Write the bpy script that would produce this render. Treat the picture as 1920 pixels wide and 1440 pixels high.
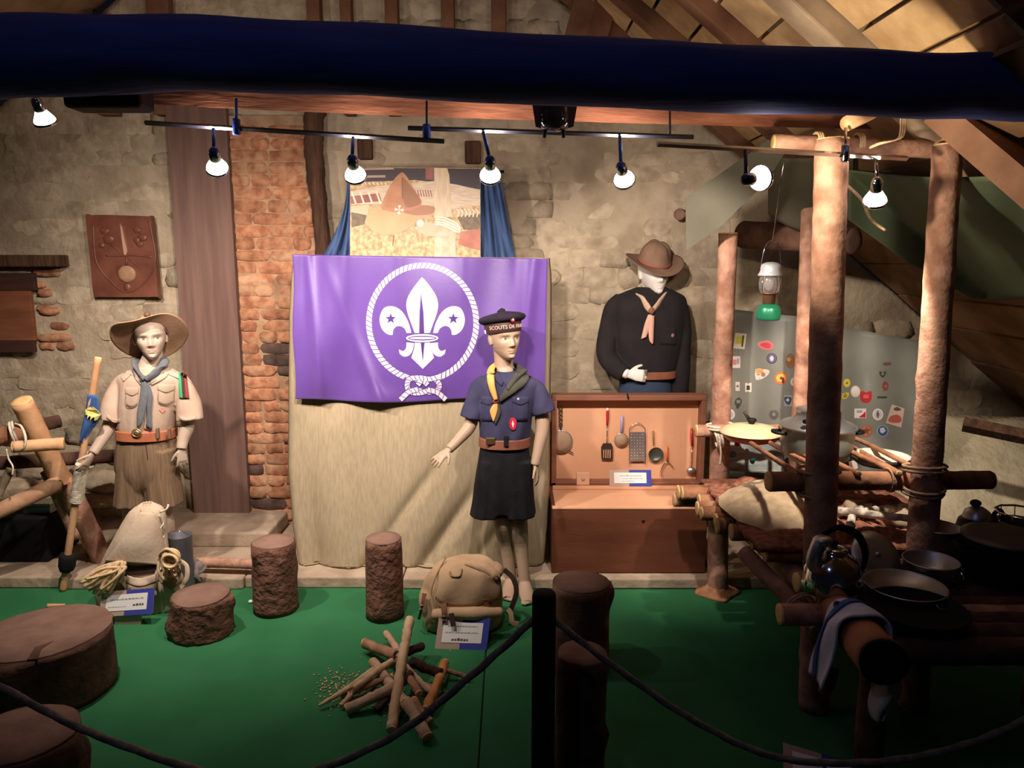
import bpy, bmesh, math, random
from math import sin, cos, pi, radians, tan, atan2, sqrt, exp
from mathutils import Vector as V, Matrix, Quaternion, noise
from mathutils.bvhtree import BVHTree
from mathutils.geometry import tessellate_polygon

for o in list(bpy.data.objects):
    bpy.data.objects.remove(o)
SC = bpy.context.scene
COL = SC.collection

# ------------------------------------------------------------------ camera
FPX, PITCH, CAMZ = 1423.0, radians(9.5), 1.65
cd = bpy.data.cameras.new('camera')
cd.sensor_fit = 'HORIZONTAL'
cd.sensor_width = 36.0
cd.lens = 36.0 * FPX / 1920.0
cd.clip_start = 0.02
cam = bpy.data.objects.new('camera', cd)
cam.location = (0, 0, CAMZ)
cam.rotation_euler = (pi / 2 - PITCH, 0, 0)
COL.objects.link(cam)
SC.camera = cam

# ------------------------------------------------------------------ world, exposure
SC.view_settings.view_transform = 'Standard'
SC.view_settings.look = 'None'
SC.view_settings.gamma = 1.0
SC.view_settings.use_curve_mapping = False
SC.view_settings.exposure = 0.0
w = bpy.data.worlds.new('world')
SC.world = w
w.use_nodes = True
w.node_tree.nodes['Background'].inputs[0].default_value = (0.55, 0.62, 1.0, 1)
w.node_tree.nodes['Background'].inputs[1].default_value = 0.006


def lamp_light(name, loc, target, watts, size_deg, blend=0.6, col=(1.0, 0.83, 0.62), radius=0.025):
    l = bpy.data.lights.new(name, 'SPOT')
    l.energy = watts
    l.color = col
    l.spot_size = radians(size_deg)
    l.spot_blend = blend
    l.shadow_soft_size = radius
    o = bpy.data.objects.new(name, l)
    o.location = loc
    o.rotation_euler = (V(target) - V(loc)).to_track_quat('-Z', 'Y').to_euler()
    COL.objects.link(o)
    return o


# ------------------------------------------------------------------ pixel <-> place (1920 x 1440)
CP, SP = cos(PITCH), sin(PITCH)
CAM = V((0, 0, CAMZ))


def ray(px, py):
    a, b = (px - 960.0) / FPX, (720.0 - py) / FPX
    return V((a, CP + b * SP, -SP + b * CP))


def P(px, py, Y):
    d = ray(px, py)
    return CAM + d * (Y / d.y)


def G(px, py, z=0.0):
    d = ray(px, py)
    return CAM + d * ((z - CAMZ) / d.z)


def mpp(p):
    """metres per pixel at a place"""
    p = V(p) - CAM
    return (p.y * CP - p.z * SP) / FPX


# ------------------------------------------------------------------ colours and materials
def lin(c):
    return tuple(((x / 255.0) / 12.92 if x / 255.0 <= 0.04045 else ((x / 255.0 + 0.055) / 1.055) ** 2.4) for x in c)


MATS = {}


def M(name, c1, c2=None, scale=6, rough=0.8, bump=0.15, bscale=40, metal=0.0, spec=0.3, stretch=(1, 1, 1),
      lo=0.35, hi=0.65, vary=0.0, detail=4, bdist=0.01, emit=0.0, c3=None, c3scale=3, c3amt=0.5, sheen=0.0,
      kind='noise', trans=0.0, alpha=1.0, world=False):
    if name in MATS:
        return MATS[name]
    m = bpy.data.materials.new(name)
    m.use_nodes = True
    nt = m.node_tree
    N, L = nt.nodes, nt.links
    b = N['Principled BSDF']
    b.inputs['Roughness'].default_value = rough
    b.inputs['Metallic'].default_value = metal
    b.inputs['Specular IOR Level'].default_value = spec
    c1 = lin(c1)
    tc = N.new('ShaderNodeTexCoord')
    mp = N.new('ShaderNodeMapping')
    mp.inputs['Scale'].default_value = stretch
    src = tc.outputs['Object']
    if world:
        src = N.new('ShaderNodeNewGeometry').outputs['Position']
    L.new(src, mp.inputs[0])
    if c2 is not None:
        c2 = lin(c2)
        if kind == 'wave':
            t = N.new('ShaderNodeTexWave')
            t.inputs['Scale'].default_value = scale
            t.inputs['Distortion'].default_value = 6
            t.inputs['Detail'].default_value = detail
            fo = t.outputs['Fac']
        elif kind == 'voronoi':
            t = N.new('ShaderNodeTexVoronoi')
            t.inputs['Scale'].default_value = scale
            fo = t.outputs['Distance']
        else:
            t = N.new('ShaderNodeTexNoise')
            t.inputs['Scale'].default_value = scale
            t.inputs['Detail'].default_value = detail
            fo = t.outputs['Fac']
        L.new(mp.outputs[0], t.inputs['Vector'])
        r = N.new('ShaderNodeValToRGB')
        r.color_ramp.elements[0].position = lo
        r.color_ramp.elements[1].position = hi
        r.color_ramp.elements[0].color = (*c1, 1)
        r.color_ramp.elements[1].color = (*c2, 1)
        L.new(fo, r.inputs[0])
        out = r.outputs[0]
        if c3 is not None:
            t3 = N.new('ShaderNodeTexNoise')
            t3.inputs['Scale'].default_value = c3scale
            t3.inputs['Detail'].default_value = 5
            L.new(src, t3.inputs['Vector'])
            r3 = N.new('ShaderNodeValToRGB')
            r3.color_ramp.elements[0].position = 0.5
            r3.color_ramp.elements[1].position = 0.68
            r3.color_ramp.elements[0].color = (0, 0, 0, 1)
            r3.color_ramp.elements[1].color = (c3amt, c3amt, c3amt, 1)
            L.new(t3.outputs['Fac'], r3.inputs[0])
            mx = N.new('ShaderNodeMix')
            mx.data_type = 'RGBA'
            L.new(r3.outputs[0], mx.inputs[0])
            L.new(out, mx.inputs[6])
            mx.inputs[7].default_value = (*lin(c3), 1)
            out = mx.outputs[2]
    else:
        rgb = N.new('ShaderNodeRGB')
        rgb.outputs[0].default_value = (*c1, 1)
        out = rgb.outputs[0]
    if vary > 0:
        oi = N.new('ShaderNodeObjectInfo')
        mr = N.new('ShaderNodeMapRange')
        mr.inputs['To Min'].default_value = 1 - vary
        mr.inputs['To Max'].default_value = 1 + vary
        L.new(oi.outputs['Random'], mr.inputs[0])
        hs = N.new('ShaderNodeHueSaturation')
        L.new(mr.outputs[0], hs.inputs['Value'])
        L.new(out, hs.inputs['Color'])
        out = hs.outputs[0]
    L.new(out, b.inputs['Base Color'])
    if bump > 0:
        t2 = N.new('ShaderNodeTexNoise')
        t2.inputs['Scale'].default_value = bscale
        t2.inputs['Detail'].default_value = 6
        L.new(mp.outputs[0], t2.inputs['Vector'])
        bp = N.new('ShaderNodeBump')
        bp.inputs['Strength'].default_value = bump
        bp.inputs['Distance'].default_value = bdist
        L.new(t2.outputs['Fac'], bp.inputs['Height'])
        L.new(bp.outputs[0], b.inputs['Normal'])
    if emit > 0:
        L.new(out, b.inputs['Emission Color'])
        b.inputs['Emission Strength'].default_value = emit
    if sheen:
        b.inputs['Sheen Weight'].default_value = sheen
    if trans:
        b.inputs['Transmission Weight'].default_value = trans
    if alpha < 1:
        b.inputs['Alpha'].default_value = alpha
    MATS[name] = m
    return m


# ------------------------------------------------------------------ mesh building
def cat(pts, n=6, closed=False):
    """Catmull-Rom through points"""
    pts = [V(p) for p in pts]
    out = []
    m = len(pts)
    rng = range(m if closed else m - 1)
    for i in rng:
        g = (lambda k: pts[k % m]) if closed else (lambda k: pts[max(0, min(m - 1, k))])
        a, b, c, d = g(i - 1), g(i), g(i + 1), g(i + 2)
        for k in range(n):
            t = k / n
            out.append(0.5 * ((2 * b) + (c - a) * t + (2 * a - 5 * b + 4 * c - d) * t * t + (3 * b - a - 3 * c + d) * t ** 3))
    if not closed:
        out.append(pts[-1])
    return out


def lerp(a, b, t):
    return a + (b - a) * t


def interp(tab, x):
    """piecewise linear table lookup: rows (x, v...)"""
    if x <= tab[0][0]:
        return tab[0][1:]
    for r0, r1 in zip(tab, tab[1:]):
        if x <= r1[0]:
            t = (x - r0[0]) / (r1[0] - r0[0])
            t = t * t * (3 - 2 * t) * 0.4 + t * 0.6
            return tuple(a + (b - a) * t for a, b in zip(r0[1:], r1[1:]))
    return tab[-1][1:]


def fbm(p, s=1.0, seed=0.0):
    q = V(p) * s + V((seed * 7.31, seed * 3.17, seed * 5.77))
    return noise.fractal(q, 1.0, 2.0, 4)


class MB:
    def __init__(self):
        self.v, self.f, self.s = [], [], []

    def add(self, vs, fs, smooth=True):
        o = len(self.v)
        self.v += [V(p) for p in vs]
        for f in fs:
            self.f.append([i + o for i in f])
            self.s.append(smooth)
        return self

    def box(self, c, size, rot=None, smooth=False):
        c = V(c)
        R = rot.to_matrix() if isinstance(rot, Quaternion) else (rot if rot is not None else Matrix.Identity(3))
        sx, sy, sz = [s / 2 for s in size]
        vs = [c + R @ V((x * sx, y * sy, z * sz)) for z in (-1, 1) for y in (-1, 1) for x in (-1, 1)]
        fs = [(0, 2, 3, 1), (4, 5, 7, 6), (0, 1, 5, 4), (2, 6, 7, 3), (0, 4, 6, 2), (1, 3, 7, 5)]
        return self.add(vs, fs, smooth)

    def bbox(self, c, size, bev=0.004, rot=None):
        """box with chamfered edges"""
        bm = bmesh.new()
        bmesh.ops.create_cube(bm, size=1)
        for v in bm.verts:
            v.co = V((v.co.x * size[0], v.co.y * size[1], v.co.z * size[2]))
        bmesh.ops.bevel(bm, geom=bm.edges[:], offset=bev, segments=2, affect='EDGES', profile=0.5)
        R = rot.to_matrix() if isinstance(rot, Quaternion) else (rot if rot is not None else Matrix.Identity(3))
        bm.verts.index_update()
        vs = [V(c) + R @ v.co for v in bm.verts]
        fs = [[v.index for v in f.verts] for f in bm.faces]
        bm.free()
        return self.add(vs, fs, False)

    def loft(self, rings, cap=True, smooth=True, closed=True):
        n = len(rings[0])
        vs = [p for r in rings for p in r]
        fs = []
        for i in range(len(rings) - 1):
            for k in range(n if closed else n - 1):
                a, b = i * n + k, i * n + (k + 1) % n
                fs.append((a, b, b + n, a + n))
        if cap and closed:
            fs.append(list(range(n))[::-1])
            fs.append([(len(rings) - 1) * n + k for k in range(n)])
        return self.add(vs, fs, smooth)

    def tube(self, pts, rad, n=10, cap=True, hint=None, wob=None, closed=False, smooth=True):
        """rad: number, list of numbers or list of (a, b): a across the hint, b along it"""
        pts = [V(p) for p in pts]
        m = len(pts)
        if not isinstance(rad, (list, tuple)):
            rad = [rad] * m
        elif len(rad) != m:
            src = [(r if isinstance(r, tuple) else (r, r)) for r in rad]
            rad = []
            for i in range(m):
                t = i / (m - 1) * (len(src) - 1)
                k = min(int(t), len(src) - 2)
                rad.append(tuple(lerp(src[k][j], src[k + 1][j], t - k) for j in (0, 1)))
        rings = []
        prev = None
        for i, p in enumerate(pts):
            if closed:
                t = pts[(i + 1) % m] - pts[i - 1]
            else:
                t = pts[min(i + 1, m - 1)] - pts[max(i - 1, 0)]
            t.normalize()
            if hint is not None:
                a = t.cross(V(hint))
                if a.length < 1e-4:
                    a = t.orthogonal()
            elif prev is None:
                a = t.orthogonal()
            else:
                a = prev - t * prev.dot(t)
                if a.length < 1e-5:
                    a = t.orthogonal()
            a.normalize()
            prev = a
            b = a.cross(t).normalized()
            r = rad[i]
            ra, rb = r if isinstance(r, tuple) else (r, r)
            ring = []
            for k in range(n):
                an = 2 * pi * k / n
                s = 1.0 if wob is None else wob(i, k, an)
                ring.append(p + a * (cos(an) * ra * s) + b * (sin(an) * rb * s))
            rings.append(ring)
        if closed:
            rings.append(rings[0])
            return self.loft(rings, cap=False, smooth=smooth)
        return self.loft(rings, cap=cap, smooth=smooth)

    def lathe(self, prof, o=(0, 0, 0), axis=(0, 0, 1), n=24, cap=True, fn=None, smooth=True):
        """prof: list of (radius, height)"""
        ax = V(axis).normalized()
        q = V((0, 0, 1)).rotation_difference(ax)
        rings = []
        for i, (r, h) in enumerate(prof):
            ring = []
            for k in range(n):
                an = 2 * pi * k / n
                p = V((r * cos(an), r * sin(an), h))
                if fn:
                    p = fn(p, i, an)
                ring.append(V(o) + q @ p)
            rings.append(ring)
        return self.loft(rings, cap=cap, smooth=smooth)

    def ball(self, c, r, rot=None, nu=14, nv=10):
        c = V(c)
        r = r if isinstance(r, tuple) else (r, r, r)
        R = rot if rot is not None else Matrix.Identity(3)
        vs = [c + R @ V((0, 0, -r[2]))]
        for j in range(1, nv):
            th = -pi / 2 + pi * j / nv
            for k in range(nu):
                an = 2 * pi * k / nu
                vs.append(c + R @ V((r[0] * cos(th) * cos(an), r[1] * cos(th) * sin(an), r[2] * sin(th))))
        vs.append(c + R @ V((0, 0, r[2])))
        fs = []
        for k in range(nu):
            fs.append((0, 1 + (k + 1) % nu, 1 + k))
            fs.append((len(vs) - 1, len(vs) - 1 - nu + k, len(vs) - 1 - nu + (k + 1) % nu))
        for j in range(nv - 2):
            for k in range(nu):
                a, b = 1 + j * nu + k, 1 + j * nu + (k + 1) % nu
                fs.append((a, b, b + nu, a + nu))
        return self.add(vs, fs)

    def sheet(self, fn, nu, nv, thick=0.0, flip=False):
        """surface fn(u,v) in 0..1; thickness offsets along the normal into a closed slab"""
        g = [[V(fn(i / nu, j / nv)) for i in range(nu + 1)] for j in range(nv + 1)]
        vs = [p for row in g for p in row]
        W = nu + 1
        fs = []
        for j in range(nv):
            for i in range(nu):
                a = j * W + i
                fs.append((a, a + 1, a + W + 1, a + W) if not flip else (a, a + W, a + W + 1, a + 1))
        if thick <= 0:
            return self.add(vs, fs)
        ns = []
        for j in range(nv + 1):
            for i in range(nu + 1):
                du = g[j][min(i + 1, nu)] - g[j][max(i - 1, 0)]
                dv = g[min(j + 1, nv)][i] - g[max(j - 1, 0)][i]
                nn = du.cross(dv)
                ns.append(nn.normalized() if nn.length > 1e-9 else V((0, 1, 0)))
        sg = -1 if not flip else 1
        K = len(vs)
        vs2 = vs + [p + nn * thick * sg for p, nn in zip(vs, ns)]
        fs2 = fs + [[i + K for i in f][::-1] for f in fs]
        rim = [j for j in range(W)] + [j * W + nu for j in range(1, nv + 1)] + \
              [nv * W + i for i in range(nu - 1, -1, -1)] + [j * W for j in range(nv - 1, 0, -1)]
        for a, b in zip(rim, rim[1:] + rim[:1]):
            fs2.append((b, a, a + K, b + K) if not flip else (a, b, b + K, a + K))
        return self.add(vs2, fs2)

    def poly(self, pts, thick, nrm, smooth=False):
        """flat polygon with thickness (pts are the back face, thick goes along nrm)"""
        pts = [V(p) for p in pts]
        nrm = V(nrm).normalized() * thick
        n = len(pts)
        tris = tessellate_polygon([pts])
        a = sum(((pts[t[1]] - pts[t[0]]).cross(pts[t[2]] - pts[t[0]]) for t in tris), V())
        if a.dot(nrm) < 0:
            pts = pts[::-1]
            tris = tessellate_polygon([pts])
        vs = pts + [p + nrm for p in pts]
        fs = []
        for t in tris:
            c = (pts[t[1]] - pts[t[0]]).cross(pts[t[2]] - pts[t[0]])
            t = list(t) if c.dot(nrm) > 0 else list(t)[::-1]
            fs.append([i + n for i in t])
            fs.append(t[::-1])
        for i in range(n):
            j = (i + 1) % n
            fs.append((i, j, j + n, i + n))
        return self.add(vs, fs, smooth)

    def mesh(self, name):
        me = bpy.data.meshes.new(name)
        me.from_pydata([tuple(p) for p in self.v], [], self.f)
        me.polygons.foreach_set('use_smooth', self.s)
        me.update()
        return me


LOC = {}


def bake(name, mb, mat, parent=None, me=None):
    """link a mesh built in room coordinates; its origin goes to its base (or the parent's origin)"""
    me = me or mb.mesh(name)
    if mat is not None:
        for mm in (mat if isinstance(mat, (list, tuple)) else [mat]):
            me.materials.append(mm)
    o = bpy.data.objects.new(name, me)
    COL.objects.link(o)
    if parent is None:
        xs = [v.co for v in me.vertices]
        lo = V((min(p.x for p in xs), min(p.y for p in xs), min(p.z for p in xs)))
        hi = V((max(p.x for p in xs), max(p.y for p in xs), max(p.z for p in xs)))
        loc = V(((lo.x + hi.x) / 2, (lo.y + hi.y) / 2, lo.z))
        o.location = loc
    else:
        o.parent = parent
        loc = LOC[parent.name]
    me.transform(Matrix.Translation(-loc))
    LOC[o.name] = loc.copy()
    return o


def tag(o, label=None, cat_=None, group=None, kind=None):
    if label:
        o['label'] = label
    if cat_:
        o['category'] = cat_
    if group:
        o['group'] = group
    if kind:
        o['kind'] = kind
    return o


def thing(name, label, cat_, loc, group=None, kind=None):
    o = bpy.data.objects.new(name, None)
    o.empty_display_size = 0.1
    COL.objects.link(o)
    o.location = loc
    LOC[o.name] = V(loc)
    return tag(o, label, cat_, group, kind)


def inst(name, me, parent, loc, scale=(1, 1, 1), rot=(0, 0, 0)):
    """object sharing mesh data, placed in room coordinates under a parent"""
    o = bpy.data.objects.new(name, me)
    COL.objects.link(o)
    o.parent = parent
    o.location = V(loc) - LOC[parent.name]
    o.scale = scale
    o.rotation_euler = rot
    return o


def fuse(mb, voxel=0.004, smooth=2, name='fused', smf=0.5):
    """weld overlapping shapes into one continuous surface"""
    me = mb.mesh(name + '_src')
    o = bpy.data.objects.new(name + '_src', me)
    COL.objects.link(o)
    r = o.modifiers.new('r', 'REMESH')
    r.mode = 'VOXEL'
    r.voxel_size = voxel
    r.use_smooth_shade = True
    if smooth:
        s = o.modifiers.new('s', 'SMOOTH')
        s.factor = smf
        s.iterations = smooth
    dg = bpy.context.evaluated_depsgraph_get()
    ev = o.evaluated_get(dg)
    out = bpy.data.meshes.new_from_object(ev)
    out.name = name
    bpy.data.objects.remove(o)
    bpy.data.meshes.remove(me)
    for p in out.polygons:
        p.use_smooth = True
    return out


def bvh_of(me):
    return BVHTree.FromPolygons([v.co.copy() for v in me.vertices], [tuple(p.vertices) for p in me.polygons])


def onto(bvh, px, py, off=0.002, Y=3.6):
    """place a detail on the surface that lies along this line of sight"""
    d = ray(px, py).normalized()
    h = bvh.ray_cast(CAM, d)
    if h[0] is None:
        return P(px, py, Y), -d
    n = h[1] if h[1].dot(d) < 0 else -h[1]
    return h[0] + n * off, n


def patch(mb, bvh, poly_px, thick=0.002, off=0.001, Y=3.6):
    """a small flat applique lying on a surface"""
    pts, ns = [], V()
    for (x, y) in poly_px:
        p, n = onto(bvh, x, y, off, Y)
        pts.append(p)
        ns += n
    n = ns.normalized()
    K = len(pts)
    tri = tessellate_polygon([pts])
    vs = pts + [p + n * thick for p in pts]
    fs = []
    for t in tri:
        c = (pts[t[1]] - pts[t[0]]).cross(pts[t[2]] - pts[t[0]])
        t = list(t) if c.dot(n) > 0 else list(t)[::-1]
        fs.append([i + K for i in t])
        fs.append(t[::-1])
    for i in range(K):
        j = (i + 1) % K
        fs.append((i, j, j + K, i + K))
    mb.add(vs, fs, False)
    return mb


def ribbon(mb, path, width, thick=0.003, nrm=(0, -1, 0), taper=None):
    """flat strap along a path, its face turned to nrm"""
    path = [V(p) for p in path]
    nrm = V(nrm).normalized()
    rings = []
    m = len(path)
    for i, p in enumerate(path):
        t = (path[min(i + 1, m - 1)] - path[max(i - 1, 0)]).normalized()
        s = t.cross(nrm)
        if s.length < 1e-5:
            s = t.orthogonal()
        s.normalize()
        n2 = s.cross(t).normalized()
        wd = width * (taper(i / (m - 1)) if taper else 1) / 2
        rings.append([p - s * wd - n2 * thick / 2, p + s * wd - n2 * thick / 2, p + s * wd + n2 * thick / 2, p - s * wd + n2 * thick / 2])
    return mb.loft(rings, smooth=False)


def quad(me_rect, px):
    return px


def circ(cx, cy, r, n=20, ry=None):
    ry = ry or r
    return [(cx + r * cos(2 * pi * k / n), cy + ry * sin(2 * pi * k / n)) for k in range(n)]


def star(cx, cy, r, r2=None, rot=-pi / 2, k=5):
    r2 = r2 or r * 0.42
    return [(cx + (r if i % 2 == 0 else r2) * cos(rot + pi * i / k), cy + (r if i % 2 == 0 else r2) * sin(rot + pi * i / k)) for i in range(2 * k)]


# ------------------------------------------------------------------ materials of the place
m_wall = M('plaster_wall', (166, 148, 122), (196, 178, 150), scale=5, lo=0.3, hi=0.7, rough=0.95, bump=0.5, bscale=28, bdist=0.02, c3=(120, 100, 76), c3scale=4, c3amt=0.45)
m_stone = M('wall_stone', (168, 150, 124), (196, 178, 150), scale=14, rough=0.95, bump=0.5, bscale=40, bdist=0.015, vary=0.12, c3=(118, 98, 76), c3scale=9, c3amt=0.4, world=True)
m_brick = M('brick', (142, 90, 64), (182, 130, 96), scale=22, rough=0.95, bump=0.5, bscale=50, bdist=0.012, vary=0.22, c3=(186, 150, 116), c3scale=12, c3amt=0.75, world=True)
m_brick_dark = M('burnt_brick', (70, 56, 50), (100, 78, 66), scale=18, rough=0.95, bump=0.5, bscale=50, vary=0.2, world=True)
m_mortar = M('mortar', (150, 116, 88), (176, 144, 112), scale=12, rough=0.97, bump=0.6, bscale=60)
m_carpet = M('green_carpet', (42, 98, 60), (50, 108, 68), scale=3, rough=0.97, bump=0.25, bscale=500, bdist=0.002, spec=0.1)
m_board = M('brown_board', (104, 78, 68), (122, 94, 82), scale=3, stretch=(10, 10, 0.7), rough=0.75, bump=0.12, bscale=14)
m_timber = M('dark_timber', (62, 40, 28), (92, 64, 46), scale=6, stretch=(6, 6, 0.9), rough=0.9, bump=0.5, bscale=12, bdist=0.02)
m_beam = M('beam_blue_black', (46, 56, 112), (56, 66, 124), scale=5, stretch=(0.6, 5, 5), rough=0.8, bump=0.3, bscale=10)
m_redbeam = M('red_brown_beam', (104, 60, 40), (138, 86, 60), scale=5, stretch=(0.7, 6, 6), rough=0.8, bump=0.3, bscale=12)
m_rafter = M('rafter_wood', (96, 62, 44), (130, 92, 66), scale=5, stretch=(1, 1, 1), rough=0.85, bump=0.3, bscale=20)
m_rafter_pale = M('pale_rafter_wood', (150, 126, 100), (178, 156, 128), scale=7, rough=0.85, bump=0.3, bscale=20)
m_panel = M('clay_panel', (166, 132, 92), (196, 162, 116), scale=8, rough=0.95, bump=0.5, bscale=30, vary=0.15)
m_plank = M('sloping_plank', (112, 80, 54), (144, 108, 76), scale=5, rough=0.9, bump=0.5, bscale=16, vary=0.15)
m_ledge = M('stone_ledge', (150, 130, 108), (176, 156, 132), scale=8, rough=0.95, bump=0.5, bscale=30)
m_bark = M('bark', (120, 78, 54), (164, 112, 80), scale=9, rough=0.9, bump=0.55, bscale=30, bdist=0.012, vary=0.08, c3=(188, 140, 106), c3scale=7, c3amt=0.5)
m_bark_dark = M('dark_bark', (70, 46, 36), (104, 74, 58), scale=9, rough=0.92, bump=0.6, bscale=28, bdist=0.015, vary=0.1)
m_bark_red = M('reddish_pine_bark', (150, 106, 84), (186, 144, 120), scale=16, detail=8, rough=0.85, bump=0.55, bscale=50, bdist=0.008, c3=(112, 76, 60), c3scale=13, c3amt=0.6)
m_peeled = M('peeled_wood', (190, 140, 98), (214, 168, 124), scale=7, rough=0.8, bump=0.3, bscale=24)
m_cut = M('cut_wood', (206, 162, 104), (224, 186, 130), scale=14, rough=0.85, bump=0.2, bscale=60, vary=0.08)
m_cut_brown = M('weathered_cut_wood', (116, 88, 74), (134, 104, 88), scale=10, rough=0.92, bump=0.25, bscale=60)
m_rope = M('hemp_rope', (196, 164, 120), (220, 192, 150), scale=60, rough=0.95, bump=0.4, bscale=160, bdist=0.004)
m_rope_white = M('white_rope', (206, 190, 164), (226, 212, 190), scale=60, rough=0.95, bump=0.4, bscale=160, bdist=0.004)
m_rope_grey = M('grey_barrier_rope', (112, 102, 92), (140, 130, 118), scale=50, rough=0.95, bump=0.5, bscale=140, bdist=0.004)
m_black = M('black_metal', (16, 16, 18), rough=0.6, bump=0)
m_blackm = M('matt_black', (12, 12, 13), (18, 17, 18), scale=10, rough=0.9, bump=0.1)
m_chrome = M('chrome', (200, 200, 205), rough=0.12, metal=1.0, bump=0)
m_alu = M('aluminium', (176, 176, 176), (196, 196, 194), scale=6, rough=0.38, metal=0.9, bump=0.04)
m_bluepaint = M('blue_lamp_paint', (34, 58, 128), rough=0.4, bump=0, spec=0.5)
m_burlap = M('burlap', (150, 134, 106), (164, 147, 118), scale=90, rough=0.95, bump=0.35, bscale=260, bdist=0.003, stretch=(1, 1, 0.15))
m_purple = M('purple_flag', (84, 52, 126), (94, 62, 138), scale=3, rough=0.42, bump=0.12, bscale=60, bdist=0.004, spec=0.5, sheen=0.3)
m_white_print = M('white_print', (196, 184, 192), rough=0.6, bump=0)
m_purple_print = M('purple_print', (70, 42, 112), rough=0.6, bump=0)
m_bluedrape = M('blue_drape', (56, 76, 112), (72, 94, 132), scale=5, rough=0.85, bump=0.1)
m_tarp = M('grey_green_tarp', (76, 72, 58), (88, 84, 68), scale=4, rough=0.8, bump=0.12, bscale=30)
m_tarp_green = M('green_tarp', (84, 96, 72), (98, 110, 84), scale=4, rough=0.8, bump=0.12, bscale=30)
m_paper = M('paper', (232, 226, 220), rough=0.85, bump=0)
m_ink = M('grey_print', (150, 144, 142), rough=0.9, bump=0)
m_ink_dark = M('dark_print', (88, 82, 84), rough=0.9, bump=0)
m_cardblue = M('card_blue', (58, 66, 150), rough=0.7, bump=0)
m_cardbeige = M('card_beige', (176, 150, 134), rough=0.8, bump=0)

# ================================================================== THE ROOM
YW = 4.45
RZ0, RSL = 3.2, 0.81        # right roof slope: z = RZ0 - RSL * x
LZ0 = 4.75                    # left roof slope: z = LZ0 + RSL * x


def roof_z(x):
    return min(RZ0 - RSL * x, LZ0 + RSL * x)


# floor: slab with two sheets of carpet and a seam between them
floor = tag(bake('floor', MB().box((0, 2.0, -0.06), (8, 6.2, 0.1)), M('floor_slab', (60, 58, 54), rough=0.9, bump=0)), 'dark floor slab under the green carpet', kind='structure')
seam = G(906, 1300).x
for x0, x1 in ((-4.0, seam - 0.003), (seam + 0.003, 4.0)):
    bake('carpet_sheet', MB().bbox(((x0 + x1) / 2, 1.75, -0.005), (x1 - x0, 5.6, 0.01), 0.002), m_carpet, floor)
# low stone ledge along the wall
led = MB()
segs = [(-4.0, -2.25), (-2.25, -1.35), (-1.35, -0.55), (-0.55, 0.35), (0.35, 1.02), (1.03, 1.8), (1.8, 2.9)]
ledge = tag(thing('trim_1', 'pale low stone ledge running along the foot of the back wall', None, (0, 4.0, 0)), kind='structure')
for i, (a, b) in enumerate(segs):
    rnd = random.Random(i)
    y0 = 3.60 + rnd.uniform(-0.01, 0.012)
    bake('ledge_stone', MB().bbox(((a + b) / 2, (y0 + 4.5) / 2, 0.029), (b - a - 0.004, 4.5 - y0, 0.058 + rnd.uniform(-.004, .004)), 0.008), m_ledge, ledge)
# raised pale slab in front of the brown board
sl = MB()
p0 = P(430, 1010, 4.1)
sl.bbox((p0.x - 0.12, 4.22, 0.10), (0.75, 0.42, 0.09), 0.012)
tag(bake('stone_slab', sl, m_ledge), 'pale raised slab at the foot of the wide brown board', 'slab', kind='structure')

# back wall: plaster ground, then single stones standing a little proud of it
wb = MB()


def wfn(u, v):
    x = lerp(-4.0, 3.6, u)
    z = lerp(-0.05, max(0.3, roof_z(x)) + 0.05, v)
    return V((x, YW + 0.028 * fbm((x, 0, z), 1.4) + 0.012 * fbm((x, 3, z), 6), z))


wb.sheet(wfn, 150, 70, thick=0.12)
wall = tag(bake('wall_back', wb, m_wall), 'rough plastered stone gable wall behind the whole display', kind='structure')


def stone_mesh(seed, name='stone', amp=0.10, nx=4, nz=3):
    """irregular flat-backed stone, unit box, front at -y"""
    mb = MB()
    rnd = random.Random(seed)
    g = []
    for j in range(nz + 1):
        for i in range(nx + 1):
            u, v = i / nx * 2 - 1, j / nz * 2 - 1
            e = max(abs(u), abs(v))
            k = 1.0 if e < 0.99 else 0.0
            x = u * 0.5 + rnd.uniform(-amp, amp) * (0.5 if k else 0.6)
            z = v * 0.5 + rnd.uniform(-amp, amp) * (0.5 if k else 0.6)
            if e > 0.99 and abs(u) > .99 and abs(v) > .99:
                x *= 0.88
                z *= 0.85
            y = -1.0 + rnd.uniform(0, 0.7) if k else -0.25 + rnd.uniform(-.3, .3)
            g.append(V((x, y, z)))
    W = nx + 1
    fs = []
    for j in range(nz):
        for i in range(nx):
            a = j * W + i
            fs.append((a, a + 1, a + W + 1, a + W))
    K = len(g)
    rim = list(range(W)) + [j * W + nx for j in range(1, nz + 1)] + [nz * W + i for i in range(nx - 1, -1, -1)] + [j * W for j in range(nz - 1, 0, -1)]
    vs = g + [V((g[i].x, 1.0, g[i].z)) for i in rim]
    for k in range(len(rim)):
        k2 = (k + 1) % len(rim)
        fs.append((rim[k2], rim[k], K + k, K + k2))
    mb.add(vs, fs, True)
    return mb


stone_me = []
for s in range(10):
    me = stone_mesh(s).mesh('stone')
    me.materials.append(m_stone)
    stone_me.append(me)


def to_px(p):
    d = V(p) - CAM
    zc = d.y * CP - d.z * SP
    yc = d.y * SP + d.z * CP
    return 960 + FPX * d.x / zc, 720 - FPX * yc / zc


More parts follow.
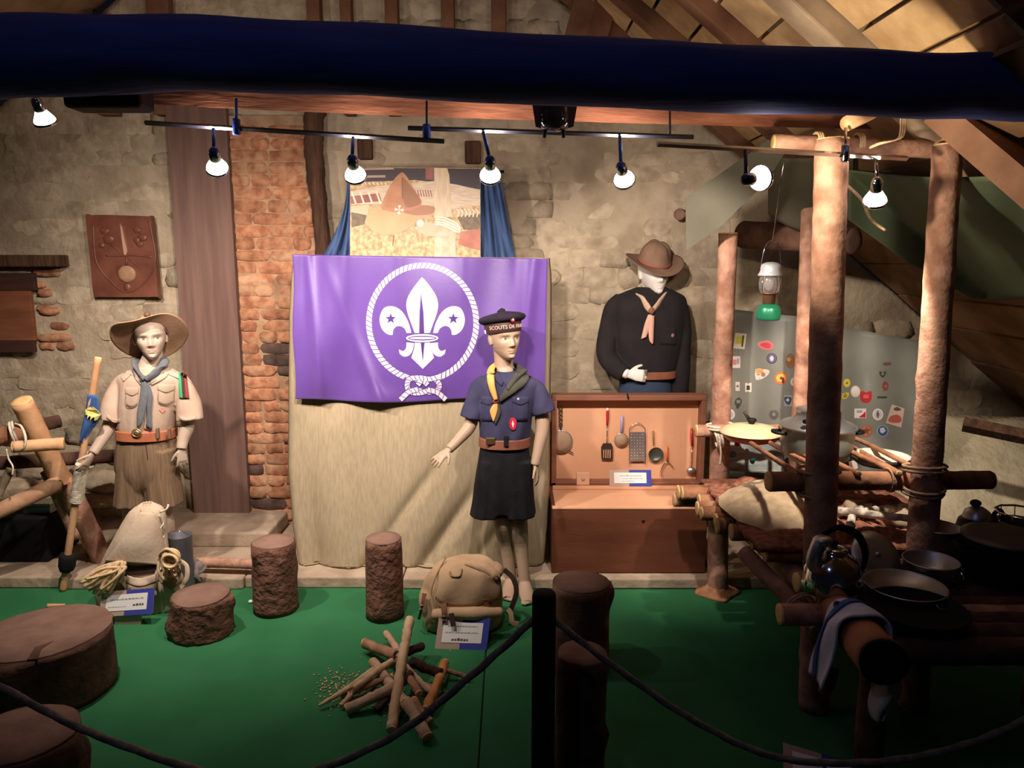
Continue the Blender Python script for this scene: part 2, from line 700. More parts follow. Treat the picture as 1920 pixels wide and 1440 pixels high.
hidden = [(300, 160, 560, 1100), (545, 330, 1030, 1110), (1035, 735, 1330, 1110), (1370, 590, 1730, 1000), (0, 470, 120, 670), (0, 800, 345, 1440), (1130, 480, 1290, 740), (-500, 40, 2400, 190)]
rnd = random.Random(5)
st_stuff = MB()
n_st = 0
z = 0.08
while z < 3.7:
    h = rnd.uniform(0.07, 0.13)
    x = -3.3 + rnd.uniform(0, .15)
    while x < 3.0:
        wd = rnd.uniform(0.13, 0.27)
        cx, cz = x + wd / 2, z + h / 2
        x += wd
        if cz + h / 2 > roof_z(cx) - 0.05 or rnd.random() < 0.30:
            continue
        px, py = to_px((cx, YW, cz))
        if not (-60 < px < 1980 and -60 < py < 1200):
            continue
        y = YW + 0.028 * fbm((cx, 0, cz), 1.4)
        sc = (wd * 1.02, rnd.uniform(0.005, 0.012), h * 1.02)
        ry = rnd.uniform(-0.05, 0.05)
        hid = any(a < px < c and b < py < d for a, b, c, d in hidden)
        if hid or n_st > 290:
            me = stone_me[rnd.randrange(10)]
            st_stuff.add([V((cx, y, cz)) + V((v.co.x * sc[0], v.co.y * sc[1], v.co.z * sc[2])) for v in me.vertices], [list(p.vertices) for p in me.polygons])
        else:
            inst('stone', stone_me[rnd.randrange(10)], wall, (cx, y, cz), sc, (0, ry, 0))
            n_st += 1
    z += h
tag(bake('stonework', st_stuff, m_stone, wall), kind='stuff')

# side walls / roof slopes
rl = 5.2


def slope(side):
    s = 1 if side == 'right' else -1
    xr = (RZ0 - LZ0) / (2 * RSL)
    x0 = xr
    x1 = 3.45 if s > 0 else -4.0
    mb = MB()
    z0, z1 = roof_z(x0), roof_z(x1)
    off = 0.16
    mb.poly([V((x0, -1.0, z0 + off)), V((x1, -1.0, z1 + off)), V((x1, YW + .1, z1 + off)), V((x0, YW + .1, z0 + off))], 0.04, (0, 0, 1))
    c = tag(bake('ceiling_' + side, mb, m_plank), 'sloping roof underside on the %s of the attic' % side, kind='structure')
    return c


ceil_r = slope('right')
ceil_l = slope('left')
# right slope: rafters run down the slope, pale clay panels and boards sit between them
sd = V((1, 0, -RSL)).normalized()
nn = V((RSL, 0, 1)).normalized()


def rp(x, y, off=0.0):
    return V((x, y, RZ0 - RSL * x)) + nn * off


def slab_between(x0, x1, y0, y1, off, th, name, mat, parent, rot=0.0):
    mb = MB()
    mb.poly([rp(x0, y0, off), rp(x1, y0, off), rp(x1, y1, off), rp(x0, y1, off)], th, -nn)
    return bake(name, mb, mat, parent)


raf = [(4.30, 0.10, m_rafter), (3.78, 0.10, m_rafter), (3.26, 0.10, m_rafter), (2.72, 0.14, m_rafter_pale)]
for (y, wdt, mt) in raf:
    mb = MB()
    mid0, mid1 = rp(-0.95, y, 0.07), rp(1.35 if y > 2.8 else 1.62, y, 0.07)
    q = Matrix((sd, V((0, 1, 0)), nn)).transposed()
    mb.bbox((mid0 + mid1) / 2, ((mid1 - mid0).length, wdt, 0.12), 0.008, q)
    tag(bake('rafter', mb, mt), 'rafter of the right roof slope, %s' % ('broad and pale, nearest the front beam' if mt is m_rafter_pale else {4.30: 'against the gable wall', 3.78: 'second out from the gable wall', 3.26: 'third out from the gable wall'}[y]), 'rafter', 'rafters of the right roof slope', 'structure')
rnd = random.Random(11)
for k, (ya, yb) in enumerate([(4.24, 3.84), (3.72, 3.32), (3.20, 2.80), (2.64, 2.1)]):
    x = -0.75
    while x < 1.25:
        d = rnd.uniform(0.12, 0.17)
        slab_between(x, x + d - 0.012, yb, ya, 0.085 + rnd.uniform(-.006, .006), 0.012, 'roof_panel', m_panel, ceil_r)
        x += d
# lower right: broad sloping planks of the roof foot
x = 1.28
k = 0
while x < 3.3:
    d = rnd.uniform(0.20, 0.27)
    slab_between(x, x + d - 0.01, 2.0 + rnd.uniform(0, .2), 4.42, 0.06 + rnd.uniform(-.012, .012), 0.03, 'roof_plank', m_plank, ceil_r)
    x += d
    k += 1
# studs on the gable above the front beam
for i, (px, wdt) in enumerate([(190, .10), (300, .12), (590, .07), (650, .06), (735, .07), (840, .07), (935, .08)]):
    a = P(px, 20, 4.38)
    top = min(roof_z(a.x) - 0.02, 3.5)
    tag(bake('gable_stud', MB().bbox((a.x, 4.38, (2.42 + top) / 2), (wdt, 0.08, top - 2.42), 0.006), m_rafter),
        'upright stud on the gable above the front beam, %s from the left' % ['first', 'second', 'third', 'fourth', 'fifth', 'sixth', 'seventh'][i], 'stud', 'studs on the gable', 'structure')
# broad dark tie plank leaning on the gable behind the front beam
mb = MB()
a, b = P(1125, -30, 4.2), P(1080, 140, 4.2)
mb.tube([a, b], [(0.11, 0.03), (0.11, 0.03)], n=4, hint=(0, 1, 0), smooth=False)
tag(bake('tie_plank', mb, m_rafter), 'broad brown plank rising steeply above the middle of the front beam', 'plank', kind='structure')

# big front beam: rounded dark log, slightly bowed
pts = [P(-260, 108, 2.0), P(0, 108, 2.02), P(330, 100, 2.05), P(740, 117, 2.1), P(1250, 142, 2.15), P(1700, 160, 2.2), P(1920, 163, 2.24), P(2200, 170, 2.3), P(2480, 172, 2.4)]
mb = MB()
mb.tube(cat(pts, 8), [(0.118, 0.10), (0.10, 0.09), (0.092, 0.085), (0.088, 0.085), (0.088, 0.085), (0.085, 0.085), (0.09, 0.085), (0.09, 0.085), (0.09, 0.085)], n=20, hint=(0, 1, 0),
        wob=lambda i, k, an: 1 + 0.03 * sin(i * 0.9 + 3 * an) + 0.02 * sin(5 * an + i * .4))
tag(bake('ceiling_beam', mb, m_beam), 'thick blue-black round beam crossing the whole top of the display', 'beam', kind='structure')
# block under the beam at the left
mb = MB()
a = P(205, 182, 2.3)
mb.bbox(a, (0.22, 0.10, 0.075), 0.012)
tag(bake('beam_block', mb, M('dark_red_block', (44, 22, 22), (56, 30, 28), scale=6, rough=.8)), 'dark block under the left part of the front beam', 'block', kind='structure')
# reddish rear beam (lit from below)
mb = MB()
pts = [P(262, 170, 2.72), P(470, 182, 2.75), P(960, 202, 2.85), P(1500, 218, 3.0), P(1745, 222, 3.05)]
mb.tube(cat(pts, 6), [(0.046, 0.07)] * 5, n=4, hint=(0, 0.7, 0.7), smooth=False)
tag(bake('ceiling_beam', mb, m_redbeam), 'red-brown square beam behind and below the big front beam', 'beam', kind='structure')
# rounded pole lying along the rear beam on the right
mb = MB()
pts = [P(1400, 196, 2.62), P(1560, 193, 2.62), P(1700, 200, 2.6), P(1935, 206, 2.6)]
mb.tube(cat(pts, 6), [0.02, 0.034, 0.034, 0.03], n=12)
tag(bake('ceiling_pole', mb, m_redbeam), 'smooth pale brown pole under the right end of the front beam', 'pole', kind='structure')
mb = MB()
a, b = P(1588, 232, 2.5), P(1650, 200, 2.62)
mb.tube([a, (a + b) / 2, b], [0.024, 0.026, 0.026], n=12)
tag(bake('beam_peg', mb, m_peeled), 'short slanting wooden peg above the middle pine pole', 'peg', kind='structure')
# big diagonal brace at the right
mb = MB()
a, b = P(1765, 205, 2.55), P(2200, 572, 1.95)
mb.tube([a, b], [(0.062, 0.06), (0.062, 0.06)], n=4, hint=(0, 1, 0.3), smooth=False)
tag(bake('brace', mb, M('brace_wood', (120, 84, 62), (146, 108, 82), scale=6, rough=.85)), 'thick brown diagonal brace at the right edge below the beam', 'brace', kind='structure')

# wide brown board against the wall
mb = MB()
xl, xr = -1.897, -1.565
mb.bbox(((xl + xr) / 2, 4.36, 1.30), (xr - xl, 0.05, 2.40), 0.004)
tag(bake('board', mb, m_board), 'wide plain brown board standing between plaster wall and brick pier', 'board', kind='structure')

# brick pier: every brick its own piece
bx0, bx1 = -1.575, -1.10
pier = thing('brick_pier', 'rough orange brick pier between brown board and purple flag', 'pier', ((bx0 + bx1) / 2, 4.40, 0.06), kind='structure')
bake('mortar_core', MB().box(((bx0 + bx1) / 2, 4.415, 1.24), (bx1 - bx0, 0.07, 2.36)), m_mortar, pier)
brick_me, dark_me = [], []
for s in range(8):
    for lst, mt in ((brick_me, m_brick), (dark_me, m_brick_dark)):
        me = stone_mesh(100 + s, 'brick', amp=0.06, nx=4, nz=2).mesh('brick')
        me.materials.append(mt)
        lst.append(me)
rnd = random.Random(21)
z = 0.09
row = 0
while z < 2.36:
    h = rnd.uniform(0.062, 0.074)
    x = bx0 - (0.0 if row % 2 else 0.1)
    while x < bx1 - 0.03:
        L = rnd.choice([0.21, 0.20, 0.11, 0.22])
        xa, xb = max(x, bx0), min(x + L, bx1 + rnd.uniform(-.02, .01))
        x += L
        if xb - xa < 0.05:
            continue
        dark = rnd.random() < 0.08
        inst('brick', (dark_me if dark else brick_me)[rnd.randrange(8)], pier, ((xa + xb) / 2, 4.380 + rnd.uniform(-.006, .004), z + h / 2),
             (xb - xa - 0.004, rnd.uniform(0.016, 0.026), h - 0.003), (0, rnd.uniform(-.025, .025), 0))
    z += h
    row += 1
# crooked dark upright timber beside the pier
mb = MB()
pts = [P(590, 205, 4.33), P(588, 260, 4.33), P(592, 330, 4.33), P(600, 400, 4.33), P(608, 500, 4.33), P(612, 620, 4.33)]
mb.tube(cat(pts, 6), [(0.055, 0.05), (0.052, 0.05), (0.05, 0.05), (0.042, 0.05), (0.045, 0.05), (0.05, 0.05)], n=14, hint=(0, 1, 0), wob=lambda i, k, an: 1 + 0.12 * sin(2.2 * i + an * 2) * sin(an * 3 + i))
tag(bake('upright_timber', mb, m_timber), 'crooked dark worm-eaten upright timber right of the brick pier', 'timber', kind='structure')
# two old dark beam sockets in the gable
for lb, (x0, x1, y0, y1) in (('left', (672, 700, 262, 300)), ('right', (872, 902, 266, 308))):
    a, b = P(x0, y0, 4.42), P(x1, y1, 4.42)
    tag(bake('beam_stub', MB().bbox(((a.x + b.x) / 2, 4.40, (a.z + b.z) / 2), (b.x - a.x, 0.06, a.z - b.z), 0.01), m_timber), 'dark square beam stub in the gable above the %s end of the poster' % lb, 'beam stub', kind='structure')
# blocked window opening at the far left: lintel, brown board, bits of brick
a, b = P(-60, 478, 4.36), P(118, 500, 4.36)
tag(bake('lintel', MB().bbox(((a.x + b.x) / 2, 4.37, (a.z + b.z) / 2), (b.x - a.x, 0.12, a.z - b.z), 0.008), m_timber), 'dark wooden lintel in the wall at the left edge', 'lintel', kind='structure')
a, b = P(-60, 512, 4.40), P(70, 660, 4.40)
wn = thing('window_1', 'brown boarded opening under the dark lintel at left edge', None, ((a.x + b.x) / 2, 4.4, b.z), kind='structure')
m_pan = M('opening_board', (112, 66, 42), (132, 82, 54), scale=4, stretch=(1, 1, 8), rough=.8, bump=.1)
m_pan2 = M('opening_board_dark', (58, 34, 28), (72, 44, 34), scale=4, stretch=(1, 1, 8), rough=.8, bump=.1)
for (y0, y1, mm, dy) in ((512, 545, m_pan2, 0), (545, 638, m_pan, -.004), (638, 660, m_pan2, -.008)):
    a, b = P(-60, y0, 4.40), P(70, y1, 4.40)
    bake('board', MB().bbox(((a.x + b.x) / 2, 4.395 + dy, (a.z + b.z) / 2), (b.x - a.x, 0.03, a.z - b.z - .001), 0.003), mm, wn)
for i, (x0, x1, y0, y1) in enumerate([(64, 114, 502, 518), (66, 85, 528, 540), (70, 98, 542, 556), (72, 92, 572, 584), (74, 114, 576, 590), (94, 132, 604, 618), (74, 138, 625, 640), (74, 104, 642, 656), (108, 142, 640, 656)]):
    a, b = P(x0, y0, 4.44), P(x1, y1, 4.44)
    inst('brick', brick_me[i % 8], wall, ((a.x + b.x) / 2, 4.435, (a.z + b.z) / 2), (b.x - a.x, 0.03, a.z - b.z), (0, 0.04 * sin(i * 3), 0))
# end of a log built into the wall near the hat mannequin
a = P(1281, 402, 4.42)
b = P(1272, 400, 4.3)

# pale rough mortar bank at the far right below the roof foot
mb = MB()


def bank(u, v):
    x = lerp(1.55, 3.2, u)
    z = lerp(0.0, 0.78, v)
    return V((x, 3.55 + 0.75 * v ** 1.5 + 0.05 * fbm((x, 1, z), 2.5) - 0.25 * u, z))


mb.sheet(bank, 60, 30, thick=0.3)
tag(bake('wall_right', mb, M('pale_mortar', (186, 172, 140), (206, 192, 160), scale=6, rough=.97, bump=.6, bscale=30, bdist=.02, c3=(150, 134, 104), c3scale=8, c3amt=.5)), 'pale rough mortar bank at the foot of the right roof slope', kind='structure')
a, b = P(1806, 795, 3.4), P(2000, 835, 3.2)
mb = MB()
mb.tube([a, b], [(0.035, 0.05), (0.035, 0.05)], n=4, hint=(0, 1, 0), smooth=False)
tag(bake('wall_plate', mb, m_timber), 'dark timber lying on the pale mortar bank at right edge', 'timber', kind='structure')

# ================================================================== LAMPS
m_rail = M('dark_rail', (22, 22, 34), rough=0.45, bump=0, spec=.5)
m_glow = M('lit_reflector', (255, 250, 240), rough=.3, bump=0, emit=9.0)
YL = 2.65


def rail(name, label, a, b, mat, joints):
    t = thing(name, label, 'lamp rail', (a + b) / 2)
    mb = MB()
    mb.tube([a, b], [(0.010, 0.008), (0.010, 0.008)], n=4, hint=(0, 0, 1), smooth=False)
    bake('bar', mb, mat, t)
    for j in joints:
        bake('connector', MB().lathe([(0.012, -0.026), (0.014, -0.022), (0.014, 0.022), (0.012, 0.026)], j, n=12), m_bluepaint if mat is m_rail else m_chrome, t)
    return t


r1 = rail('lamp_rail', 'black lamp rail at left in front of brown board and brick pier', P(272, 230, YL), P(833, 265, YL), m_rail, [P(443, 238, YL)])
bake('hanger', MB().tube([P(443, 235, YL), P(443, 185, YL + .03)], 0.005, n=8), m_bluepaint, r1)
r2 = rail('lamp_rail', 'black lamp rail in the middle above poster and hat mannequin', P(765, 240, YL + .02), P(1300, 257, YL + .06), m_rail, [P(800, 248, YL + .02)])
bake('hanger', MB().tube([P(800, 240, YL + .02), P(800, 190, YL + .1)], 0.004, n=8), m_rail, r2)
bake('hanger', MB().tube([P(1256, 256, YL + .06), P(1256, 200, YL + .16)], 0.004, n=8), m_rail, r2)
r3 = rail('lamp_rail', 'silvery lamp rail at right crossing in front of the pine poles', P(1232, 270, YL - .36), P(1700, 297, YL - .13), m_chrome, [P(1585, 288, YL - .19)])
bake('hanger', MB().tube([P(1585, 285, YL - .19), P(1586, 240, YL - .16)], 0.005, n=8), m_chrome, r3)


def spot(label, px_rail, px_bulb, Y, aim, watts, cone, col, blend=.6, stem_mat=None, spill=.13):
    """spot lamp: stem, swivel, cap, glowing reflector bulb with rim; its own light shines out of the front"""
    a = P(px_rail[0], px_rail[1], Y)
    c = P(px_bulb[0], px_bulb[1], Y)
    t = thing('spot_lamp', label, 'lamp', a, 'rail spot lamps')
    d = (V(aim) - c).normalized()
    back = c - d * 0.045
    sm = stem_mat or m_bluepaint
    bake('stem', MB().tube([a, lerp(a, back, .92)], 0.006, n=8), sm, t)
    bake('swivel', MB().ball(back, 0.016), sm, t)
    bake('lamp_cap', MB().lathe([(0.014, -0.05), (0.018, -0.045), (0.019, -0.012), (0.016, -0.005)], c, d, n=16), m_chrome, t)
    bulb = bake('bulb', MB().lathe([(0.016, -0.012), (0.024, 0.004), (0.034, 0.022), (0.036, 0.03), (0.0355, 0.036)], c, d, n=28, cap=False), m_glow, t)
    bake('rim', MB().lathe([(0.036, 0.028), (0.039, 0.03), (0.039, 0.037), (0.0355, 0.038)], c, d, n=28, cap=False), m_chrome, t)
    bake('front_glass', MB().lathe([(0.0355, 0.036), (0.02, 0.039), (0.001, 0.040)], c, d, n=28, cap=False), m_glow, bulb)
    l = lamp_light('spot_light', c + d * 0.05, aim, watts, cone, blend, col)
    l.parent = t
    # light that leaks out of the back of the reflector, up towards the roof
    gl = c + V((0, 0, .07))
    go = lamp_light('bulb_spill', gl, gl + V((0, .45, 1)), watts * spill, 165, .5, col, .03)
    go.parent = t
    go.location = gl - a
    l.location = c + d * 0.05 - a
    return t


WARM = (1.0, 0.865, 0.785)
spot('lit spot lamp hanging alone at the far left, tilted down', (66, 175), (78, 212), 2.75, (-1.7, 3.95, 0.5), 125, 134, WARM, .9, stem_mat=m_chrome)
spot('lit blue spot lamp in front of the brown board', (400, 242), (405, 303), YL, (-1.35, 4.1, 0.8), 92, 120, WARM, .9)
spot('lit blue spot lamp above the left corner of the poster', (662, 258), (664, 317), YL, (-0.6, 4.0, 0.85), 80, 122, WARM, .9)
spot('lit blue spot lamp above the right corner of the poster', (906, 247), (919, 318), YL + .02, (-0.1, 4.0, 0.95), 74, 96, WARM, .9)
spot('lit dark spot lamp between poster and hat mannequin', (1162, 255), (1168, 327), YL + .04, (0.88, 4.15, 1.0), 88, 90, WARM, .5)
spot('lit spot lamp turned sideways in front of the grey-green tarp', (1398, 282), (1415, 335), YL - .38, (1.5, 2.95, 2.0), 24.0, 120, (1.0, 0.84, 0.64), blend=.35, stem_mat=m_rail, spill=.1)
spot('lit silver spot lamp between the two tall pine poles', (1643, 293), (1642, 362), YL - .15, (1.55, 3.4, 0.62), 95, 70, (1.0, 0.87, 0.74), blend=.45, stem_mat=m_chrome, spill=.01)

# small floodlight under the rear beam (not lit)
a = P(1040, 214, 2.6)
fl = thing('floodlight', 'unlit glass floodlight with flared metal flaps under the red-brown beam', 'lamp', a)
m_flap = M('bronze_flap', (96, 66, 58), rough=.4, metal=.6, bump=0)
for s in (-1, 1):
    mb = MB()
    mb.poly([a + V((s * .038, 0, .035)), a + V((s * .075, 0, .038)), a + V((s * .062, 0, -.04)), a + V((s * .045, 0, -.045))], 0.003, (0, -1, 0))
    bake('flap', mb, m_flap, fl)
bake('housing', MB().lathe([(0.03, .04), (0.052, .03), (0.055, -.01), (0.045, -.035)], a + V((0, .03, 0)), n=24), m_black, fl)
bake('glass', MB().lathe([(0.056, .02), (0.057, -.015), (0.046, -.04), (0.02, -.05), (0.002, -.052)], a + V((0, .03, 0)), n=24, cap=False), M('dark_glass', (60, 52, 48), rough=.08, spec=.8, bump=0, metal=.3), fl)
for s in (-1, 1):
    bake('bracket', MB().tube([a + V((s * .03, .03, -.035)), a + V((s * .032, .03, -.07))], 0.006, n=8), m_black, fl)

# unseen bluish spot added behind the camera to tint beam and ropes
lamp_light('blue_fill_spot', (-0.9, 0.2, 3.55), (0.5, 2.1, 1.2), 18.0, 110, .8, (0.42, 0.55, 1.0), .1)

# ================================================================== LOGS AND WOOD
def log_mb(p0, p1, r0, r1=None, seed=1, n=18, rough=0.05, knots=3, bend=0.0, coarse=0.0):
    p0, p1 = V(p0), V(p1)
    r1 = r1 or r0
    Ln = (p1 - p0).length
    m = max(12, int(Ln / max(r0, .01) * 1.6))
    m = min(m, 60)
    ax = (p1 - p0).normalized()
    sd_ = ax.orthogonal().normalized()
    rn = random.Random(seed)
    sd_ = Quaternion(ax, rn.uniform(0, 6.28)) @ sd_
    pts = [lerp(p0, p1, i / m) + sd_ * bend * sin(pi * i / m) for i in range(m + 1)]
    rad = [lerp(r0, r1, i / m) for i in range(m + 1)]
    ks = [(rn.uniform(.08, .92), rn.uniform(0, 2 * pi), rn.uniform(.10, .22)) for _ in range(knots)]

    def wob(i, k, an):
        t = i / m
        q = V((cos(an), sin(an), t * Ln / max(r0, .01) * 0.5))
        s = 1 + rough * fbm(q, 1.3, seed) + rough * 0.5 * fbm(q, 4.0, seed + 3)
        if coarse:
            s += coarse * (abs(sin(an * 7 + 2 * fbm(q, 1.5, seed))) - 0.5) + coarse * 0.8 * fbm(q, 5.0, seed + 9)
        for (kt, ka, kh) in ks:
            da = (an - ka + pi) % (2 * pi) - pi
            dt = (t - kt) * Ln / max(r0, .01)
            s += kh * exp(-(da * da) / 0.05 - dt * dt / 0.12)
        return s
    mb = MB()
    mb.tube(pts, rad, n=n, wob=wob)
    return mb


def face_disc(p, ax, r, seed=0, th=0.004, split=False):
    mb = MB()
    ax = V(ax).normalized()
    mb.lathe([(r * .97, -0.002), (r * 0.985, 0.0), (r * .97, th), (r * .5, th * 1.15), (r * .02, th * 1.15)], p, ax, n=20,
             fn=lambda q, i, an: V((q.x * (1 + .04 * sin(3 * an + seed)), q.y * (1 + .04 * sin(2 * an + seed)), q.z)))
    return mb


def log_part(parent, name, p0, p1, r0, r1=None, mat=None, cut=None, seed=1, ends=(1, 1), **kw):
    p0, p1 = V(p0), V(p1)
    mat = mat or m_bark
    cut = cut or m_cut
    o = bake(name, log_mb(p0, p1, r0, r1, seed, **kw), mat, parent)
    ax = (p1 - p0).normalized()
    if ends[0]:
        bake('cut_end', face_disc(p0, -ax, r0, seed), cut, o)
    if ends[1]:
        bake('cut_end', face_disc(p1, ax, r1 or r0, seed + 1), cut, o)
    return o


def coil(mb, c, axis, R, r=0.006, turns=3, pitch=None, jit=0.1, seed=0, rb=None):
    """a few rope turns round a log"""
    ax = V(axis).normalized()
    a = ax.orthogonal().normalized()
    b = ax.cross(a)
    pitch = pitch or r * 2.0
    pts = []
    N = int(turns * 14)
    for i in range(N + 1):
        t = i / 14
        s = 1 + jit * 0.15 * sin(i * 1.7 + seed)
        pts.append(V(c) + ax * ((t - turns / 2) * pitch) + (a * cos(2 * pi * t) * R + b * sin(2 * pi * t) * (rb or R)) * s)
    mb.tube(pts, r, n=6)
    return mb


# ---- stumps (round seats), each a trunk with a sawn top
def stump(label, top_px, w_px, base_px, mat=None, cut=None, seed=1, coarse=0.0, flare=1.06, z=0.0):
    b = G(base_px[0], base_px[1], z)
    r = w_px * mpp(b) / 2 * 0.97
    b2 = b + V((0, r * 0.8, 0))
    b2.x = b.x * mpp(b2) / mpp(b)
    b = b2
    d = ray(*top_px)
    t = (b.y - CAM.y) / d.y
    topz = (CAM + d * t).z
    t = thing('log_stump', label, 'stump', (b.x, b.y, z), 'log stumps on the carpet')
    p1 = V((b.x + (r * .04 if seed != 6 else 0), b.y, topz))
    bake('trunk', log_mb(b, p1, r * flare, r, seed, n=36, rough=.035, knots=5, coarse=coarse), mat or m_bark, t)
    bake('sawn_top', face_disc(p1, (0, 0, 1), r * .985, seed, th=.006), cut or m_cut_brown, t)
    if seed == 6:
        pts = [p1 + V((.07, -r * .92, .0045)), p1 + V((.045, -r * .55, .0045)), p1 + V((.085, -r * .35, .0045)), p1 + V((.075, -r * .6, .0045)), p1 + V((.105, -r * .9, .0045))]
        bake('top_crack', MB().poly(pts, .004, (0, 0, 1)), m_bark_dark, t)
    return t


m_stump = M('stump_bark', (92, 60, 46), (124, 86, 68), scale=14, detail=8, rough=.92, bump=1.0, bscale=36, bdist=.02, c3=(78, 50, 40), c3scale=8, c3amt=.6)
stump('tall log stump beside the left edge of the burlap drape', (516, 1016), 82, (518, 1156), m_stump, seed=3)
stump('tall narrow log stump in front of the burlap drape', (725, 1010), 70, (722, 1166), m_stump, seed=4)
stump('low log stump with coarse cracked bark', (380, 1116), 112, (380, 1206), m_stump, seed=5, coarse=.05)
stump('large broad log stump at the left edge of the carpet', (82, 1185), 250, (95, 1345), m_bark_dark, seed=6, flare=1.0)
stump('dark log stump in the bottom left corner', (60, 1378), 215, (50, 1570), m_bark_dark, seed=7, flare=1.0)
stump('log stump with a peeled patch behind the barrier post', (1070, 1092), 112, (1085, 1272), M('patchy_bark', (82, 54, 40), (110, 76, 56), scale=8, rough=.92, bump=.6, bscale=28, c3=(196, 160, 118), c3scale=5, c3amt=.85), seed=8)
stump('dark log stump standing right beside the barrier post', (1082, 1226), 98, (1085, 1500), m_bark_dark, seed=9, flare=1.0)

# ---- camp fire: single sticks and splinters
fz = 0.02
sticks = [  # (pxA, zA, pxB, zB, radius, material, label)
    ((600, 1322), .02, ((700), 1258), .075, .015, 'long split stick pointing left with a sharp tip'),
    ((650, 1330), .025, (722, 1295), .06, .020, 'grey round stick low on the left of the fire pile'),
    ((640, 1305), .02, (715, 1272), .05, .013, 'thin dark splinter under the long split stick'),
    ((685, 1206), .045, (752, 1230), .09, .021, 'short stick with a pale cut end at the back left'),
    ((724, 1188), .05, (750, 1230), .10, .014, 'thin stick rising at the back of the fire pile'),
    ((700, 1242), .07, (752, 1310), .05, .020, 'brown stick leaning down across the left of the pile'),
    ((768, 1162), .17, (734, 1370), .016, .019, 'longest pale stick standing up across the pile'),
    ((790, 1212), .05, (745, 1228), .10, .017, 'dark stub of stick at the back right'),
    ((770, 1240), .10, (826, 1262), .05, .020, 'dark charred stick crossing the right of the pile'),
    ((826, 1256), .045, (876, 1270), .02, .010, 'thin brown stick sticking out to the right'),
    ((834, 1243), .05, (800, 1330), .03, .018, 'orange-brown stick slanting at the right front'),
    ((762, 1316), .06, (790, 1370), .02, .022, 'blunt stick pointing to the front of the pile'),
    ((776, 1312), .05, (806, 1352), .025, .014, 'short stick beside the blunt front stick'),
    ((735, 1240), .09, (665, 1290), .06, .013, 'pale stick under the long standing stick'),
    ((655, 1302), .03, (735, 1268), .07, .012, 'split splinter lying between the two left sticks'),
    ((706, 1330), .02, (770, 1262), .08, .014, 'dark thin stick rising from the front left'),
    ((742, 1222), .09, (786, 1300), .06, .015, 'brown stick leaning inside the middle of the pile'),
    ((812, 1300), .02, (762, 1250), .09, .012, 'thin pale twig at the right of the pile'),
    ((775, 1275), .05, (820, 1290), .03, .011, 'short twig under the charred stick'),
    ((690, 1262), .06, (640, 1322), .02, .010, 'thin twig lying lowest at the left'),
]
m_st = [M('grey_stick', (166, 136, 108), (194, 162, 130), scale=16, rough=.9, bump=.5, bscale=50),
        M('brown_stick', (136, 98, 74), (166, 124, 94), scale=16, rough=.9, bump=.5, bscale=50),
        M('pale_stick', (186, 154, 116), (206, 176, 138), scale=16, rough=.85, bump=.4, bscale=50),
        M('charred_stick', (52, 32, 26), (72, 46, 36), scale=16, rough=.9, bump=.5, bscale=50),
        M('orange_stick', (176, 112, 64), (196, 134, 84), scale=16, rough=.85, bump=.4, bscale=50)]
mi = [2, 0, 1, 1, 0, 0, 2, 3, 3, 1, 4, 0, 1, 2, 1, 3, 1, 2, 1, 0]
for i, (a, za, b, zb, r, lb) in enumerate(sticks):
    A, B = G(a[0], a[1], za), G(b[0], b[1], zb)
    A.z, B.z = max(za, r + .002), max(zb, r + .002)
    dv = (B - A).normalized() * 0.05
    t = thing('fire_stick', lb, 'stick', (A + B) / 2, 'sticks of the camp fire pile')
    B2 = B + dv if i in (1, 5, 11) else B
    B2.z = max(B2.z, r + .001)
    bake('branch', log_mb(A, B2, r * (0.45 if i == 0 else 1), r, 40 + i, n=9, rough=.26, knots=4, bend=.004), m_st[mi[i]], t)
    for e, (p, ax, rr) in enumerate(((A, A - B, r * (0.4 if i == 0 else .98)), (B2, B - A, r * .98))):
        bake('cut_end', face_disc(p, ax, rr, i), m_st[3] if mi[i] == 3 else m_cut, t)
chips = MB()
rn = random.Random(3)
for i in range(420):
    q = G(rn.gauss(735, 60), rn.gauss(1295, 30))
    s = rn.uniform(.003, .009)
    if rn.random() < .6:
        q = G(lerp(598, 690, rn.random()), 0) if False else G(lerp(600, 700, rn.random()) + rn.gauss(0, 10), lerp(1318, 1268, rn.random()) + rn.gauss(0, 9))
    chips.box(q + V((0, 0, .003)), (s, s * .6, .003), Quaternion((rn.uniform(-.3, .3), rn.uniform(-.3, .3), 1), rn.uniform(0, 6)))
tag(bake('wood_chips', chips, M('wood_chip', (196, 160, 118), rough=.9, bump=0)), 'scattered pale wood chips around the camp fire sticks', 'wood chips', kind='stuff')
# one crumb of white rubbish beside the tall stump
tag(bake('paper_crumb', MB().ball(G(470, 1131) + V((0, 0, .008)), (.011, .009, .009), nu=8, nv=6), m_paper), 'tiny white crumb on the carpet left of the tall stump', 'crumb')

# ---- left: lashed log rack
lr = thing('log_rack', 'lashed rack of crossed logs at the left edge', 'log rack', P(60, 900, 3.75) * 1.0)
LOC[lr.name] = V(lr.location)
log_part(lr, 'log', P(40, 752, 3.55), P(185, 1040, 3.95), .048, .05, m_peeled, m_cut, seed=21, knots=4)
log_part(lr, 'log', P(125, 905, 3.72), P(205, 1075, 3.85), .05, .05, m_bark_red, m_cut, seed=22, ends=(0, 0))
log_part(lr, 'log', P(-60, 832, 3.5), P(58, 806, 3.62), .045, .045, m_bark, m_cut, seed=23)
log_part(lr, 'log', P(25, 838, 3.45), P(118, 832, 3.52), .028, .030, m_peeled, m_cut, seed=24)
log_part(lr, 'log', P(-60, 872, 3.8), P(216, 855, 3.95), .036, .036, m_bark_dark, m_cut_brown, seed=25)
log_part(lr, 'log', P(60, 800, 3.85), P(110, 790, 3.95), .034, .034, m_bark_dark, m_bark_dark, seed=26)
